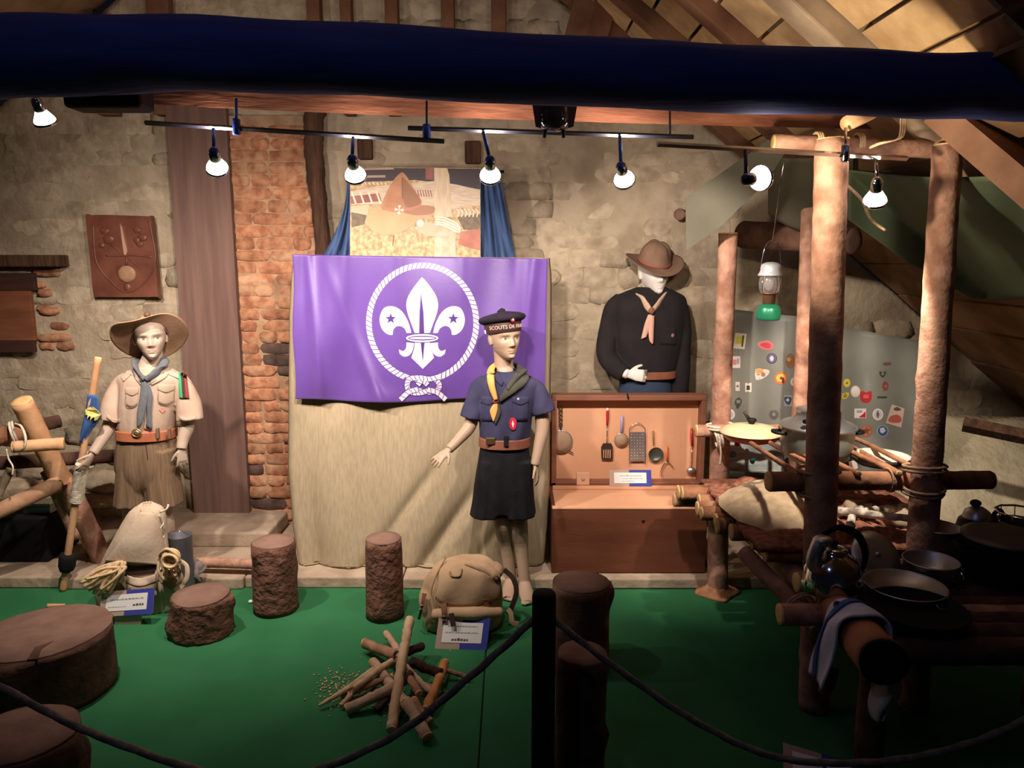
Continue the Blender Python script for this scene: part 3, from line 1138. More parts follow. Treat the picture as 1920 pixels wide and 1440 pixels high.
log_part(lr, 'log', P(-40, 975, 3.4), P(112, 905, 3.7), .036, .04, M('pale_brown_bark', (150, 112, 84), (184, 144, 110), scale=9, rough=.85, bump=.4), m_cut, seed=27, ends=(0, 0))
log_part(lr, 'log', P(95, 880, 3.75), P(150, 1005, 3.78), .05, .045, m_bark_red, m_cut, seed=28, ends=(0, 0))
log_part(lr, 'board', P(-5, 930, 3.6), P(20, 880, 3.65), .02, .02, M('greenish_board', (120, 106, 84), (138, 122, 98), scale=6, rough=.9), m_cut, seed=29)
mb = MB()
coil(mb, P(28, 812, 3.56), P(58, 806, 3.62) - P(-60, 832, 3.5), .056, .006, 2, seed=1)
bake('lashing', mb, m_rope_white, lr)
mb = MB()
mb.tube(cat([P(28, 795, 3.5), P(40, 800, 3.46), P(48, 822, 3.44), P(44, 840, 3.44), P(30, 842, 3.45)], 6), .006, n=6)
bake('lashing', mb, m_rope_white, lr)
mb = MB()
mb.tube(cat([P(12, 842, 3.44), P(16, 860, 3.44), P(24, 875, 3.43), P(23, 890, 3.43)], 6), .004, n=6)
bake('lashing', mb, m_rope_white, lr)
mb = MB()
coil(mb, P(165, 862, 3.9), (1, 0, 0), .045, .006, 3, seed=4)
bake('lashing', mb, m_rope_white, lr)
# black crate and grey tin under the rack
bk = P(45, 1010, 3.9)
b2 = MB()
b2.bbox((G(40, 1056, .0).x, 3.95, .15), (.46, .3, .3), .01)
tag(bake('black_crate', b2, m_blackm), 'black box standing under the left log rack', 'box')
tn = thing('tin_box', 'flat grey tin lying on the black box', 'tin', V((P(78, 985, 3.9).x, 3.92, .302)))
c = V((P(78, 985, 3.9).x, 3.92, .302))
bake('tin_base', MB().bbox(c + V((0, 0, .02)), (.15, .10, .04), .006), m_alu, tn)
bake('tin_lid', MB().bbox(c + V((0, 0, .047)), (.156, .106, .016), .005), m_alu, tn)
# rubble stones behind the rack
for i, (x, y, rx, rz, lb) in enumerate([(45, 925, .2, .09, 'grey-green flat stone leaning behind the log rack'), (205, 905, .16, .07, 'pale rubble stone behind the staff'), (190, 935, .12, .05, 'lower pale rubble stone behind the staff')]):
    c = P(x, y, 4.22)
    mb = MB()
    mb.ball(c, (rx, .09, rz), nu=16, nv=10)
    for k, v in enumerate(mb.v):
        mb.v[k] = v + (v - c).normalized() * .035 * fbm(v, 7, i)
    tag(bake('rubble_stone', mb, m_stone), lb, 'stone', kind='structure')

# peeled log lying between rucksack and tall stump, with a grey rag on it
t = thing('lying_log', 'peeled log lying on the ledge left of the tall stump', 'log', P(430, 1066, 3.66))
log_part(t, 'log', P(372, 1054, 3.66), P(480, 1058, 3.64), .026, .026, m_bark_red, m_cut, seed=31)
mb = MB()
c = P(362, 1062, 3.55)
for i in range(5):
    a = i * 1.3
    mb.tube(cat([c + V((.02 * cos(a), -.02, .03)), c + V((.05 * cos(a + 1), -.03 + .01 * i, .01 + .02 * sin(a))), c + V((.03 * cos(a), -.04, -.03)), c + V((.045 * cos(a * 2), -.03, -.07))], 5), [(.012, .004), (.018, .005), (.016, .005), (.006, .003)], n=8, hint=(0, 1, 0))
mb.ball(c, (.05, .03, .04))
tag(bake('grey_rag', None, M('grey_rag_cloth', (112, 98, 96), (138, 122, 118), scale=9, rough=.95), me=fuse(mb, .004, 2, 'grey_rag')), 'crumpled grey rag knotted at the end of the lying log', 'rag')

# ---- scout staff with pennant
t = thing('scout_staff', 'wooden staff with blue pennant held by the khaki mannequin', 'staff', G(118, 1110))
A, B = G(118, 1108, .0), P(184, 672, 3.50)
bake('staff_pole', log_mb(A, B, .0175, .0155, 61, n=12, rough=.04, knots=3, bend=.004), m_peeled, t)
bake('cut_end', face_disc(B, B - A, .0155), m_cut, t)


def on_staff(py, dx=0):
    z_ = None
    best = min(range(200), key=lambda i: abs(to_px(lerp(A, B, i / 199))[1] - py))
    return lerp(A, B, best / 199)


sdir = (B - A).normalized()
mb = MB()
coil(mb, on_staff(905), sdir, .025, .0065, 26, pitch=.0078, seed=2)
mb.tube([on_staff(942), on_staff(866)], .024, n=12)
bake('rope_wrapping', mb, m_rope_white, t)
mb = MB()
mb.tube([on_staff(1070), on_staff(1062), on_staff(1045), on_staff(1038)], [.03, .038, .038, .032], n=14, wob=lambda i, k, an: 1 + .1 * sin(5 * an + i))
bake('rubber_band', mb, m_blackm, t)
s0, s1 = on_staff(738), on_staff(826)
pn = MB()


def pfn(u, v):
    base = lerp(s0, s1, v)
    wdt = interp([(0, .055), (.22, .066), (.40, .082), (.48, .072), (.75, .036), (1, .006)], v)[0]
    return base + V((u * wdt - .014, -.022 + .008 * sin(u * 4 + v * 5), -.012 * u))


pn.sheet(pfn, 8, 16, thick=.002)
pen = bake('pennant', pn, M('pennant_blue', (52, 84, 136), (62, 96, 150), scale=12, rough=.9), t)
pz = [(.05, .32), (.3, .25), (.62, .22), (.9, .26), (1.05, .36), (.95, .47), (.82, .50), (.74, .43), (.66, .43), (.58, .50), (.5, .42), (.42, .42), (.34, .48), (.26, .41), (.14, .42)]
em = MB()
em.poly([V(pfn(u, v)) + V((0, -.010, 0)) for u, v in pz], .003, (0, -1, 0))
bake('yellow_emblem', em, M('pennant_yellow', (226, 204, 120), rough=.85), pen)

# ---- rope barrier: post and two hanging ropes
YB = 1.95
pt = P(1012, 1110, YB)
t = thing('barrier_post', 'black rope barrier post in the front centre', 'post', (pt.x + .01, YB, 0))
bake('post', MB().lathe([(.033, 0), (.033, pt.z - .012), (.031, pt.z - .003), (.027, pt.z)], (pt.x + .012, YB, 0), n=20), m_blackm, t)
bake('base_plate', MB().lathe([(.14, 0), (.14, .008), (.13, .014), (.035, .018)], (pt.x + .012, YB, 0), n=28), m_blackm, t)
for nm, pp in (('left', P(1000, 1162, YB)), ('right', P(1038, 1162, YB))):
    bake('eye_ring', MB().tube([pp + V((0, .012 * cos(a), .012 * sin(a))) for a in [2 * pi * i / 12 for i in range(12)]], .004, n=6, closed=True), m_black, t)


def rope_obj(label, pts, r):
    pts = cat(pts, 14)
    mb = MB()
    m_ = len(pts)
    mb.tube(pts, r, n=9, wob=lambda i, k, an: 1 + .13 * sin(3 * an - i * 1.1))
    return tag(bake('barrier_rope', mb, m_rope_grey), label, 'rope', 'barrier ropes')


rope_obj('grey barrier rope hanging left from the black post', [P(-300, 1130, 1.98), P(0, 1288, 1.96), P(180, 1378, 1.95), P(400, 1450, 1.95), P(560, 1452, 1.95), P(735, 1382, 1.95), P(880, 1270, 1.95), P(1000, 1162, YB)], .0105)
rope_obj('grey barrier rope hanging right from the black post', [P(1038, 1162, YB), P(1150, 1248, 1.94), P(1300, 1350, 1.92), P(1450, 1418, 1.9), P(1620, 1430, 1.9), P(1780, 1405, 1.9), P(1930, 1345, 1.92), P(2200, 1190, 1.95)], .0095)


# ---- museum cards
def card(label, c00, c10, c11, c01, lines, half='r'):
    """corner points: bottom-left, bottom-right, top-right, top-left"""
    c00, c10, c11, c01 = map(V, (c00, c10, c11, c01))
    n = (c10 - c00).cross(c01 - c00).normalized()
    if n.dot(CAM - c00) < 0:
        n = -n
    Q = lambda u, v: lerp(lerp(c00, c10, u), lerp(c01, c11, u), v)
    t = thing('museum_card', label, 'card', (c00 + c10) / 2, 'museum caption cards')
    R = lambda u0, u1, v0, v1, o: [Q(u0, v0) + n * o, Q(u1, v0) + n * o, Q(u1, v1) + n * o, Q(u0, v1) + n * o]
    bake('backing', MB().poly(R(0, 1, 0, 1, -.003), .003, n), m_cardbeige, t)
    bake('blue_half', MB().poly(R(.47, 1, 0, 1, 0), .0008, n), m_cardblue, t)
    pp = bake('paper', MB().poly(R(.11, .88, .2, .84, .001), .0008, n), m_paper, t)
    for (v, u0, u1, hh, mm) in lines:
        rn = random.Random(int(v * 1000 + u0 * 77))
        x = u0
        while x < u1:
            wl = rn.uniform(.015, .06)
            bake('print', MB().poly(R(x, min(x + wl, u1), v, v + hh * rn.uniform(.7, 1.1), .002), .0002, n), mm, pp)
            x += wl + .012
    return t


a, b, c_, d_ = P(184, 1157, 3.215), P(286, 1151, 3.215), P(290, 1102, 3.245), P(192, 1110, 3.245)
cst = card('caption card leaning on the pale rucksack with ropes', a, b, c_, d_, [(.62, .2, .82, .05, m_ink), (.34, .16, .5, .03, m_ink), (.36, .62, .82, .09, m_ink_dark)])
zc_ = (a.z + b.z) / 2
bake('stand', MB().bbox(((a.x + b.x) / 2, 3.235, zc_ / 2), (.12, .02, zc_ + .02), .003), m_cardbeige, cst)
a, b = G(815, 1216, .0), G(912, 1219, .0)
up = V((.004, .05, .12))
card('caption card leaning on the khaki rucksack', a, b, b + up + V((.012, 0, 0)), a + up + V((.012, 0, 0)), [(.70, .2, .78, .04, m_ink), (.50, .16, .8, .04, m_ink), (.26, .3, .62, .08, m_ink_dark)])
a, b = G(1466, 1490, .0), G(1600, 1500, .0)
card('caption card lying in the dark at the bottom right', G(1470, 1470, .01), G(1640, 1500, .01), G(1625, 1438, .05), G(1468, 1392, .05), [(.62, .4, .44, .14, m_ink_dark), (.62, .46, .5, .14, m_ink_dark)])

# ================================================================== DRAPE, FLAG, POSTER
DL = [(476, 549), (520, 543), (600, 539), (750, 538), (880, 537), (980, 545), (1060, 556), (1085, 562)]
DR = [(484, 1030), (520, 1033), (620, 1033), (740, 1031), (900, 1030), (1000, 1026), (1085, 1018)]


def drape_Y(u, v):
    y = 3.845 - 0.15 * max(0, v - .25) ** 1.6 * 1.25
    fl_ = max(0, min(1, (v - .44) / .1))
    A = (0.001 + 0.024 * v) * fl_ + .0005
    y += A * sin(u * 21 + 1.2 * sin(v * 3)) * (0.4 + 0.6 * (0.5 + 0.5 * sin(u * 5 + 1)))
    # slanting swags at the lower right
    for (c, s, a) in ((0.30, .030, .030), (0.52, .035, .034), (0.72, .03, .024)):
        d = (u - c) - (0.95 - v) * 0.9
        y += a * exp(-(d / s) ** 2) * max(0, min(1, (v - .55) / .2)) * 0.8
    y += 0.02 * exp(-((u - 0.09) / .025) ** 2) * max(0, (v - .5)) * 2
    return y


def drape(u, v):
    py = lerp(478 + 6 * u, 1083, v)
    xl, xr = interp(DL, py)[0], interp(DR, py)[0]
    p = P(lerp(xl, xr, u), py, drape_Y(u, v))
    e = min(u, 1 - u)
    if e < .03:
        p.y += 0.05 * (1 - e / .03) ** 2
    p.z = max(p.z, .064)
    return p


mb = MB()
mb.sheet(drape, 120, 110, thick=.006)
tag(bake('burlap_drape', mb, m_burlap), 'beige burlap drape hanging from behind the purple flag to the ledge', 'drape')
# the hidden screen that carries drape and flag
mb = MB()
a, b = P(562, 492, 3.92), P(1016, 492, 3.92)
mb.bbox(((a.x + b.x) / 2, 3.93, (a.z - .02) / 2 + .04), (b.x - a.x, .02, a.z - .06), .003)
tag(bake('screen_panel', mb, m_board), 'wooden panel standing behind the burlap drape and flag', 'panel')


def flag_Y(px, py):
    u, v = (px - 549) / 478.0, (py - 480) / 270.0
    y = 3.79
    # folds falling from the pinned top edge, and soft billows
    y += 0.016 * sin(u * 26 + 2.5 * v) * (0.25 + 0.75 * exp(-((u - 0.13) / .16) ** 2) + 0.6 * exp(-((u - .9) / .14) ** 2))
    y += 0.006 * sin(u * 9 - v * 4 + 1) + 0.004 * sin(u * 17 + v * 5)
    y += 0.010 * exp(-((v - 1.0) / .08) ** 2) * sin(u * 13)
    for c in (.02, .2, .42, .66, .88, .98):
        y -= 0.006 * exp(-((u - c) / .02) ** 2) * exp(-v * 3)
    d = (u - .12) - .22 * v
    y -= 0.020 * exp(-(d / .022) ** 2) * v
    d = (u - .06) - .05 * v
    y -= 0.015 * exp(-(d / .018) ** 2)
    d = (u - .95) + .06 * v
    y -= 0.018 * exp(-(d / .02) ** 2)
    return y


def flag_p(px, py, off=0.0):
    return P(px, py, flag_Y(px, py) - off)


def flag_uv(u, v):
    px = lerp(lerp(548, 1027, u), lerp(553, 1021, u), v) + 2 * sin(v * 9) * (1 if u < .02 else 0)
    py = lerp(lerp(477, 485, u), lerp(748, 745, u) + 8 * sin(pi * min(1, u * 1.3)) ** 2, v)
    return flag_p(px, py)


mb = MB()
mb.sheet(flag_uv, 140, 80, thick=.002)
flag = tag(bake('flag', mb, m_purple), 'purple flag with white lily emblem inside a knotted rope ring', 'flag')
m_white_print_rough = m_white_print


def emb(polys, name, mat, off, parent=flag, fn=flag_p, zoom=True, maxlen=7.0, label=None):
    mb = MB()
    for poly in polys:
        pts = [V(((500 + x / 3.0) if zoom else x, (440 + y / 3.0) if zoom else y, 0)) for x, y in poly]
        bm = bmesh.new()
        vs = [bm.verts.new(p) for p in pts]
        for t in tessellate_polygon([pts]):
            try:
                bm.faces.new([vs[i] for i in t])
            except ValueError:
                pass
        for _ in range(4):
            es = [e for e in bm.edges if e.calc_length() > maxlen]
            if not es:
                break
            bmesh.ops.subdivide_edges(bm, edges=es, cuts=1)
            bmesh.ops.triangulate(bm, faces=bm.faces[:])
        bm.verts.index_update()
        fs = []
        for f in bm.faces:
            c = f.normal.z
            ids = [v.index for v in f.verts]
            fs.append(ids if c < 0 else ids[::-1])
        mb.add([fn(v.co.x, v.co.y, off) for v in bm.verts], [f[::-1] for f in fs])
        bm.free()
    o = bake(name, mb, mat, parent)
    if label:
        o['label'] = label
    return o


def sm(pts, n=4, closed=True):
    return [(p.x, p.y) for p in cat([V((x, y, 0)) for x, y in pts], n, closed)]


MX = 875.0
mir = lambda pts: [(2 * MX - x, y) for x, y in pts][::-1]
petal = [(872, 238)] + sm([(868, 245), (830, 292), (797, 345), (785, 395), (795, 450), (815, 505), (832, 553)], 4, False)[1:] + mir(sm([(868, 245), (830, 292), (797, 345), (785, 395), (795, 450), (815, 505), (832, 553)], 4, False)[1:])
side = sm([(814, 553), (800, 500), (775, 450), (742, 416), (700, 402), (660, 413), (638, 455), (637, 500), (655, 540), (685, 562), (709, 564)], 4, False) + sm([(711, 540), (724, 520), (750, 514), (775, 528), (787, 553)], 3, False)
tail = [(834, 604)] + sm([(830, 640), (813, 692)], 2, False) + [(878, 755)] + [(942, 692), (925, 640), (918, 604)]
curl = sm([(786, 606), (784, 636), (768, 654), (743, 645)], 4, False) + sm([(748, 670), (772, 686), (803, 678), (822, 648), (829, 610)], 4, False)
for nm, pl in (('lily_petal', petal), ('lily_petal', side), ('lily_petal', mir(side)), ('lily_tail', tail), ('lily_curl', curl), ('lily_curl', mir(curl))):
    emb([pl], nm, m_white_print, .003)
emb([[(868, 330), (860, 440), (858, 553), (886, 553), (882, 440)]], 'lily_needle', m_purple_print, .0042)
emb([[(866, 606), (888, 606), (878, 712)]], 'lily_needle', m_purple_print, .0042)
emb([star(698, 473, 31)], 'star', m_purple_print, .0042)
emb([star(1050, 473, 31)], 'star', m_purple_print, .0042)
emb([circ(875, 582, 96, 28, 27)], 'band', m_purple_print, .0036)
emb([circ(875, 582, 92, 28, 23)], 'band', m_white_print, .0042)
emb([circ(875, 582, 80, 28, 13)], 'band', m_purple_print, .0048)
emb([circ(875, 582, 72, 28, 7)], 'band', m_white_print, .0054)
# rope ring: slanted strands one beside another
NS = 74
ringc = (877, 495)
for k in range(NS):
    a0, a1 = 2 * pi * k / NS, 2 * pi * (k + .80) / NS
    if abs(((a0 - pi / 2 + pi) % (2 * pi)) - pi) < .26:
        continue
    sl_ = .055
    q = []
    for (aa, rr) in ((a0, 0), (a1, 0), (a1 + sl_, 1), (a0 + sl_, 1)):
        rx, ry = (286, 306) if rr == 0 else (318, 338)
        q.append((ringc[0] + rx * cos(aa), ringc[1] + ry * sin(aa)))
    emb([q], 'rope_strand', m_white_print, .003)


def thickline(pts, w):
    pts = [V((x, y, 0)) for x, y in pts]
    L_, R_ = [], []
    for i, p in enumerate(pts):
        t = (pts[min(i + 1, len(pts) - 1)] - pts[max(i - 1, 0)]).normalized()
        nrm = V((-t.y, t.x, 0)) * w / 2
        L_.append(p + nrm)
        R_.append(p - nrm)
    return [(p.x, p.y) for p in L_ + R_[::-1]]


kn = [[(785, 800), (840, 812), (900, 808), (950, 815), (972, 850), (950, 880), (900, 885), (850, 875)],
      [(968, 800), (915, 812), (860, 805), (805, 812), (790, 850), (810, 885), (860, 890), (905, 878)],
      [(850, 870), (800, 885), (752, 928)], [(905, 872), (960, 888), (1008, 928)], [(850, 845), (875, 820), (905, 845)]]
for k, ln in enumerate(kn):
    s_ = sm(ln, 5, False)
    emb([thickline(s_, 34)], 'knot_outline', m_purple_print, .0030 + .0010 * k)
    emb([thickline(s_, 27)], 'knot_rope', m_white_print, .0036 + .0010 * k)
    for j in range(2, len(s_) - 1, 2):
        a, b = V((*s_[j], 0)), V((*s_[j + 1], 0))
        t_ = (b - a).normalized()
        nn_ = V((-t_.y, t_.x, 0)) * 13
        emb([thickline([(a.x - nn_.x - t_.x * 5, a.y - nn_.y - t_.y * 5), (a.x + nn_.x + t_.x * 5, a.y + nn_.y + t_.y * 5)], 3.5)], 'knot_line', m_purple_print, .0041 + .0010 * k)

# ---- poster
YP = 3.96
pc = lambda x, y: (600 + x / 5.053, 290 + y / 5.055)
post = thing('poster', 'poster photograph of a brown campaign hat, above the flag', 'poster', P(778, 478, YP))
PP = lambda pts, o: [P(*pc(x, y), YP - o) for x, y in pts]
m_fr = M('poster_edge', (120, 96, 84), rough=.6, bump=0)
a, b = P(655, 314, YP + .012), P(902, 500, YP + .012)
bake('panel', MB().bbox(((a.x + b.x) / 2, YP + .012, (a.z + b.z) / 2), (b.x - a.x, .02, a.z - b.z), .002), m_fr, post)


def print_(name, pts, o, mat, smo=0):
    pts = sm(pts, smo) if smo else pts
    return bake(name, MB().poly(PP(pts, o), .0006, (0, -1, 0)), mat, post)


DK = lambda c: tuple(int(x * .97) for x in c) if c else None
C = lambda n, c, c2=None, **k: M('print_' + n, DK(c), DK(c2), rough=.45, bump=0, **{a_: (DK(b_) if a_ == 'c3' else b_) for a_, b_ in k.items()})
print_('print_ground', [(285, 118), (1520, 130), (1520, 1040), (285, 1040)], 0, C('ground', (150, 112, 74), (214, 178, 128), scale=45, lo=.3, hi=.6, c3=(120, 96, 60), c3scale=30, c3amt=.6))
print_('print_dark', [(300, 122), (1518, 134), (1518, 330), (1220, 275), (900, 240), (300, 262)], .0012, C('dark', (52, 34, 34)))
print_('print_table', [(290, 345), (620, 290), (1080, 250), (1300, 285), (1518, 335), (1518, 480), (1260, 512), (960, 470), (600, 470), (290, 470)], .0018, C('slats', (222, 200, 172), (196, 168, 138), scale=60, stretch=(.3, 1, 3)))
for (x0, y0, x1, y1, w_) in ((300, 210, 620, 205, 22), (300, 140, 700, 132, 16)):
    print_('print_pole', thickline([(x0, y0), (x1, y1)], w_), .0024, C('pole', (170, 140, 118)))
print_('print_log', [(290, 395), (560, 365), (585, 440), (290, 468)], .0024, C('red_log', (136, 70, 54), (160, 92, 72), scale=20))
print_('print_log', [(1000, 118), (1075, 120), (1075, 240), (1000, 232)], .0024, C('red_log', (136, 70, 54)))
for k in range(9):
    x = 310 + k * 38
    print_('print_lash', thickline([(x, 262), (x + 14, 285)], 10), .003, C('lash', (232, 214, 190)))
for k in range(4):
    x = 300 + k * 78
    print_('print_lash', thickline([(x, 350), (x + 40, 465)], 16), .003, C('lash', (232, 214, 190)))
for k in range(7):
    x = 900 + k * 24
    print_('print_lash', thickline([(x, 335), (x + 16, 400)], 9), .003, C('red_log', (136, 70, 54)))
for k in range(6):
    x = 1290 + k * 36
    print_('print_lash', thickline(sm([(x, 515), (x + 26, 540), (x + 14, 590)], 3, False), 11), .003, C('lash', (232, 214, 190)))
print_('print_shade', [(300, 540), (440, 570), (420, 660), (300, 690)], .0018, C('shade', (92, 72, 48), (120, 98, 66), scale=50))
print_('print_shade', [(1300, 590), (1518, 560), (1518, 720), (1360, 710)], .0018, C('shade', (92, 72, 48)))
print_('print_pole', [(290, 490), (470, 475), (450, 575), (300, 545)], .0024, C('pole2', (214, 178, 142)))
print_('print_hat_brim', [(440, 585), (500, 505), (600, 495), (760, 530), (950, 480), (1085, 500), (1060, 560), (950, 620), (850, 690), (740, 745), (600, 760), (500, 722), (452, 660)], .0036, C('brim', (206, 152, 106), (216, 164, 118), scale=8), 3)
print_('print_hat_shadow', [(770, 530), (950, 482), (1085, 500), (1060, 560), (940, 575), (850, 565)], .0042, C('brimsh', (166, 112, 78)), 3)
print_('print_hat_crown', [(580, 500), (620, 380), (690, 250), (765, 172), (800, 180), (850, 250), (900, 340), (965, 440), (930, 488), (800, 520), (660, 520)], .0048, C('crown', (170, 112, 72), (196, 136, 92), scale=10), 3)
print_('print_hat_dent', [(775, 210), (860, 300), (955, 440), (900, 490), (820, 500), (785, 400)], .0054, C('dent', (150, 96, 62)), 3)
print_('print_hat_dent', thickline([(780, 220), (778, 330), (782, 420)], 7), .006, C('crease', (120, 76, 50)))
print_('print_hat_band', [(585, 490), (700, 512), (860, 500), (955, 470), (955, 492), (860, 530), (700, 545), (585, 520)], .006, C('band', (186, 120, 92)))
for ang in range(4):
    a = ang * pi / 2 + .1
    print_('print_badge', [(750, 522), (750 + 44 * cos(a - .35), 522 + 44 * sin(a - .35)), (750 + 44 * cos(a + .35), 522 + 44 * sin(a + .35))], .0066, C('badge', (240, 226, 200)))
print_('print_log', [(1330, 730), (1515, 700), (1515, 905), (1440, 890), (1310, 850)], .0024, C('red_log2', (186, 112, 86), (160, 88, 66), scale=12))
print_('print_log', [(890, 690), (1000, 650), (1290, 660), (1290, 790), (1000, 770)], .003, C('pink_log', (220, 170, 138)))
print_('print_post', [(1080, 124), (1205, 128), (1225, 195), (1245, 500), (1252, 590), (1085, 600)], .0042, C('post', (222, 196, 160), (204, 176, 140), scale=30, stretch=(3, 1, .4)))
print_('print_post', [(1100, 640), (1280, 640), (1290, 1030), (1075, 1030)], .0042, C('post2', (226, 186, 158), (206, 160, 130), scale=20))
for k in range(4):
    print_('print_lash', thickline(sm([(1090, 590 + k * 22), (1180, 600 + k * 24), (1290, 650 + k * 26), (1330, 700 + k * 10)], 4, False), 15), .005 + k * .0003, C('lash', (232, 214, 190)))
print_('print_lash', circ(950, 650, 34), .0048, C('lash', (232, 214, 190)))
print_('print_stem', thickline([(698, 760), (690, 860)], 7), .003, C('crease', (120, 76, 50)))

# ---- blue drape behind poster: left and right falls
for lb, (tl, tr, bl, br) in (('left', ((651, 330), (662, 330), (606, 478), (664, 486))), ('right', ((900, 320), (938, 328), (900, 488), (966, 486)))):
    mb = MB()

    def bf(u, v, tl=tl, tr=tr, bl=bl, br=br, lb=lb):
        s = v if lb == 'right' else v ** 2.2
        x = lerp(lerp(tl[0], tr[0], u), lerp(bl[0], br[0], u), s)
        y = lerp(lerp(tl[1], tr[1], u), lerp(bl[1], br[1], u), v)
        return P(x, y, 4.03 + .016 * sin(u * 13 + v * 2) * (0.4 + v) + .012 * sin(u * 23 - v * 4))
    mb.sheet(bf, 40, 30, thick=.003)
    tag(bake('blue_drape', mb, m_bluedrape), 'blue cloth hanging down at the %s side of the poster' % lb, 'drape')
mb = MB()
mb.tube([P(648, 330, 4.05), P(945, 322, 4.05)], .008, n=8)
tag(bake('drape_rod', mb, m_black), 'thin dark rod carrying the blue cloth behind the poster', 'rod')

# ---- carved wooden plaque on the wall
cq = lambda x, y: (150 + x / 8.0, 390 + y / 8.0)
YQ = 4.40
m_plq = M('carved_wood', (98, 54, 40), (124, 74, 56), scale=9, rough=.45, bump=.15, bscale=30, spec=.5)
plq = thing('carved_plaque', 'dark carved wooden plaque with dagger relief on the left wall', 'plaque', P(237, 556, YQ))
PQ = lambda pts, o: [P(*cq(x, y), YQ - o) for x, y in pts]
mb = MB()
mb.poly(PQ(sm([(150, 150), (190, 118), (400, 108), (800, 120), (1080, 130), (1120, 160), (1170, 600), (1222, 1290), (1200, 1325), (760, 1330), (330, 1325), (265, 1290), (215, 800)], 3), -.02), .045, (0, -1, 0))
bake('slab', mb, m_plq, plq)


def ridge(name, pts, w_, r, mat=m_plq, o=.027, closed=False):
    mb = MB()
    mb.tube([P(*cq(x, y), YQ - o) for x, y in sm(pts, 4, closed)], [(w_, r), (w_, r)] if False else r, n=8)
    return bake(name, mb, mat, plq)


ridge('shield_rim', [(195, 230), (225, 700), (290, 900), (450, 1090), (640, 1250), (800, 1240), (950, 1130), (1080, 960), (1130, 700), (1060, 300), (1030, 200)], 0, .005)
ridge('cross_bar', [(390, 715), (620, 712), (820, 705), (1090, 740)], 0, .006)
ridge('cross_bar', [(470, 560), (610, 660)], 0, .004)
ridge('cross_bar', [(740, 770), (860, 870), (930, 930)], 0, .004)
mb = MB()
mb.poly(PQ([(612, 230), (640, 300), (715, 640), (700, 705), (672, 700), (640, 480)], .025), .010, (0, -1, 0))
bake('dagger_blade', mb, M('pale_blade', (190, 150, 126), rough=.4, bump=0), plq)  # blade paler than the carved slab
mb = MB()
mb.poly(PQ([(585, 250), (625, 230), (650, 480), (690, 700), (610, 600)], .025), .006, (0, -1, 0))
bake('dagger_side', mb, m_plq, plq)  # other side of the dagger, in the slab's own colour
bake('dagger_grip', MB().tube([P(*cq(695, 730), YQ - .03), P(*cq(700, 870), YQ - .03)], .006, n=8), m_plq, plq)
c = P(*cq(705, 990), YQ - .028)
mb = MB()
mb.ball(c, (.053, .018, .048))
for k, v in enumerate(mb.v):
    mb.v[k] = v + V((0, -1, 0)) * .006 * fbm(v, 40, 2)
bake('carved_boss', mb, M('worn_boss', (150, 112, 84), (170, 130, 100), scale=30, rough=.6), plq)
bake('carved_drop', MB().ball(P(*cq(715, 1190), YQ - .026), (.022, .012, .026)), m_plq, plq)
for i, (x, y, r) in enumerate([(370, 340, .028), (430, 470, .034), (330, 560, .02), (860, 330, .024), (940, 440, .028), (900, 540, .022), (850, 480, .02)]):
    mb = MB()
    c = P(*cq(x, y), YQ - .025)
    mb.ball(c, (r, .01, r * .8))
    for k, v in enumerate(mb.v):
        mb.v[k] = v + V((0, -1, 0)) * .005 * fbm(v, 50, i)
    bake('carved_figure', mb, m_plq, plq)

# ================================================================== WOODEN TRUNK WITH UTENSILS
TX0, TX1 = P(1034, 1075, 3.66).x, P(1322, 1075, 3.66).x
m_trunk = M('trunk_brown', (92, 50, 32), (108, 62, 42), scale=4, stretch=(.6, 3, 3), rough=.6, bump=.1)
m_trunk_rim = M('trunk_rim', (124, 78, 58), (142, 94, 72), scale=5, stretch=(.5, 3, 3), rough=.6, bump=.1)
m_trunk_in = M('trunk_lining', (212, 156, 118), (222, 168, 130), scale=3, rough=.7, bump=.05)
YT0, YT1, ZT = 3.66, 4.06, .40
tr = thing('wooden_chest', 'open wooden chest with upright lid holding kitchen utensils', 'chest', ((TX0 + TX1) / 2, 3.86, .06))
bake('front_panel', MB().bbox(((TX0 + TX1) / 2, YT0 + .01, (.06 + ZT) / 2), (TX1 - TX0, .02, ZT - .06), .004), m_trunk, tr)
bake('side_panel', MB().bbox((TX0 + .01, 3.86, (.06 + ZT) / 2), (.02, .358, ZT - .064), .003), m_trunk, tr)
bake('side_panel', MB().bbox((TX1 - .01, 3.86, (.06 + ZT) / 2), (.02, .358, ZT - .064), .003), m_trunk, tr)
bake('back_panel', MB().bbox(((TX0 + TX1) / 2, YT1 - .01, (.06 + ZT) / 2), (TX1 - TX0, .02, ZT - .06), .003), m_trunk, tr)
top = bake('tray', MB().bbox(((TX0 + TX1) / 2, (YT0 + YT1) / 2 + .002, ZT - .012), (TX1 - TX0 - .03, YT1 - YT0 - .04, .014), .003), m_trunk_in, tr)
bake('front_rim', MB().bbox(((TX0 + TX1) / 2, YT0 + .012, ZT + .004), (TX1 - TX0, .03, .012), .003), m_trunk_in, tr)
bake('tray_batten', MB().bbox(((TX0 + TX1) / 2, YT1 - .05, ZT + .004), (TX1 - TX0 - .04, .03, .016), .003), m_trunk_in, tr)
lx0, lx1 = P(1034, 737, 4.09).x, P(1322, 737, 4.09).x
lz1 = P(1180, 738, 4.09).z
lz0 = ZT + .002
YLID = 4.10
lid = bake('lid_panel', MB().bbox(((lx0 + lx1) / 2, YLID + .02, (lz0 + lz1) / 2), (lx1 - lx0 - .01, .015, lz1 - lz0 - .01), .003), m_trunk_in, tr)
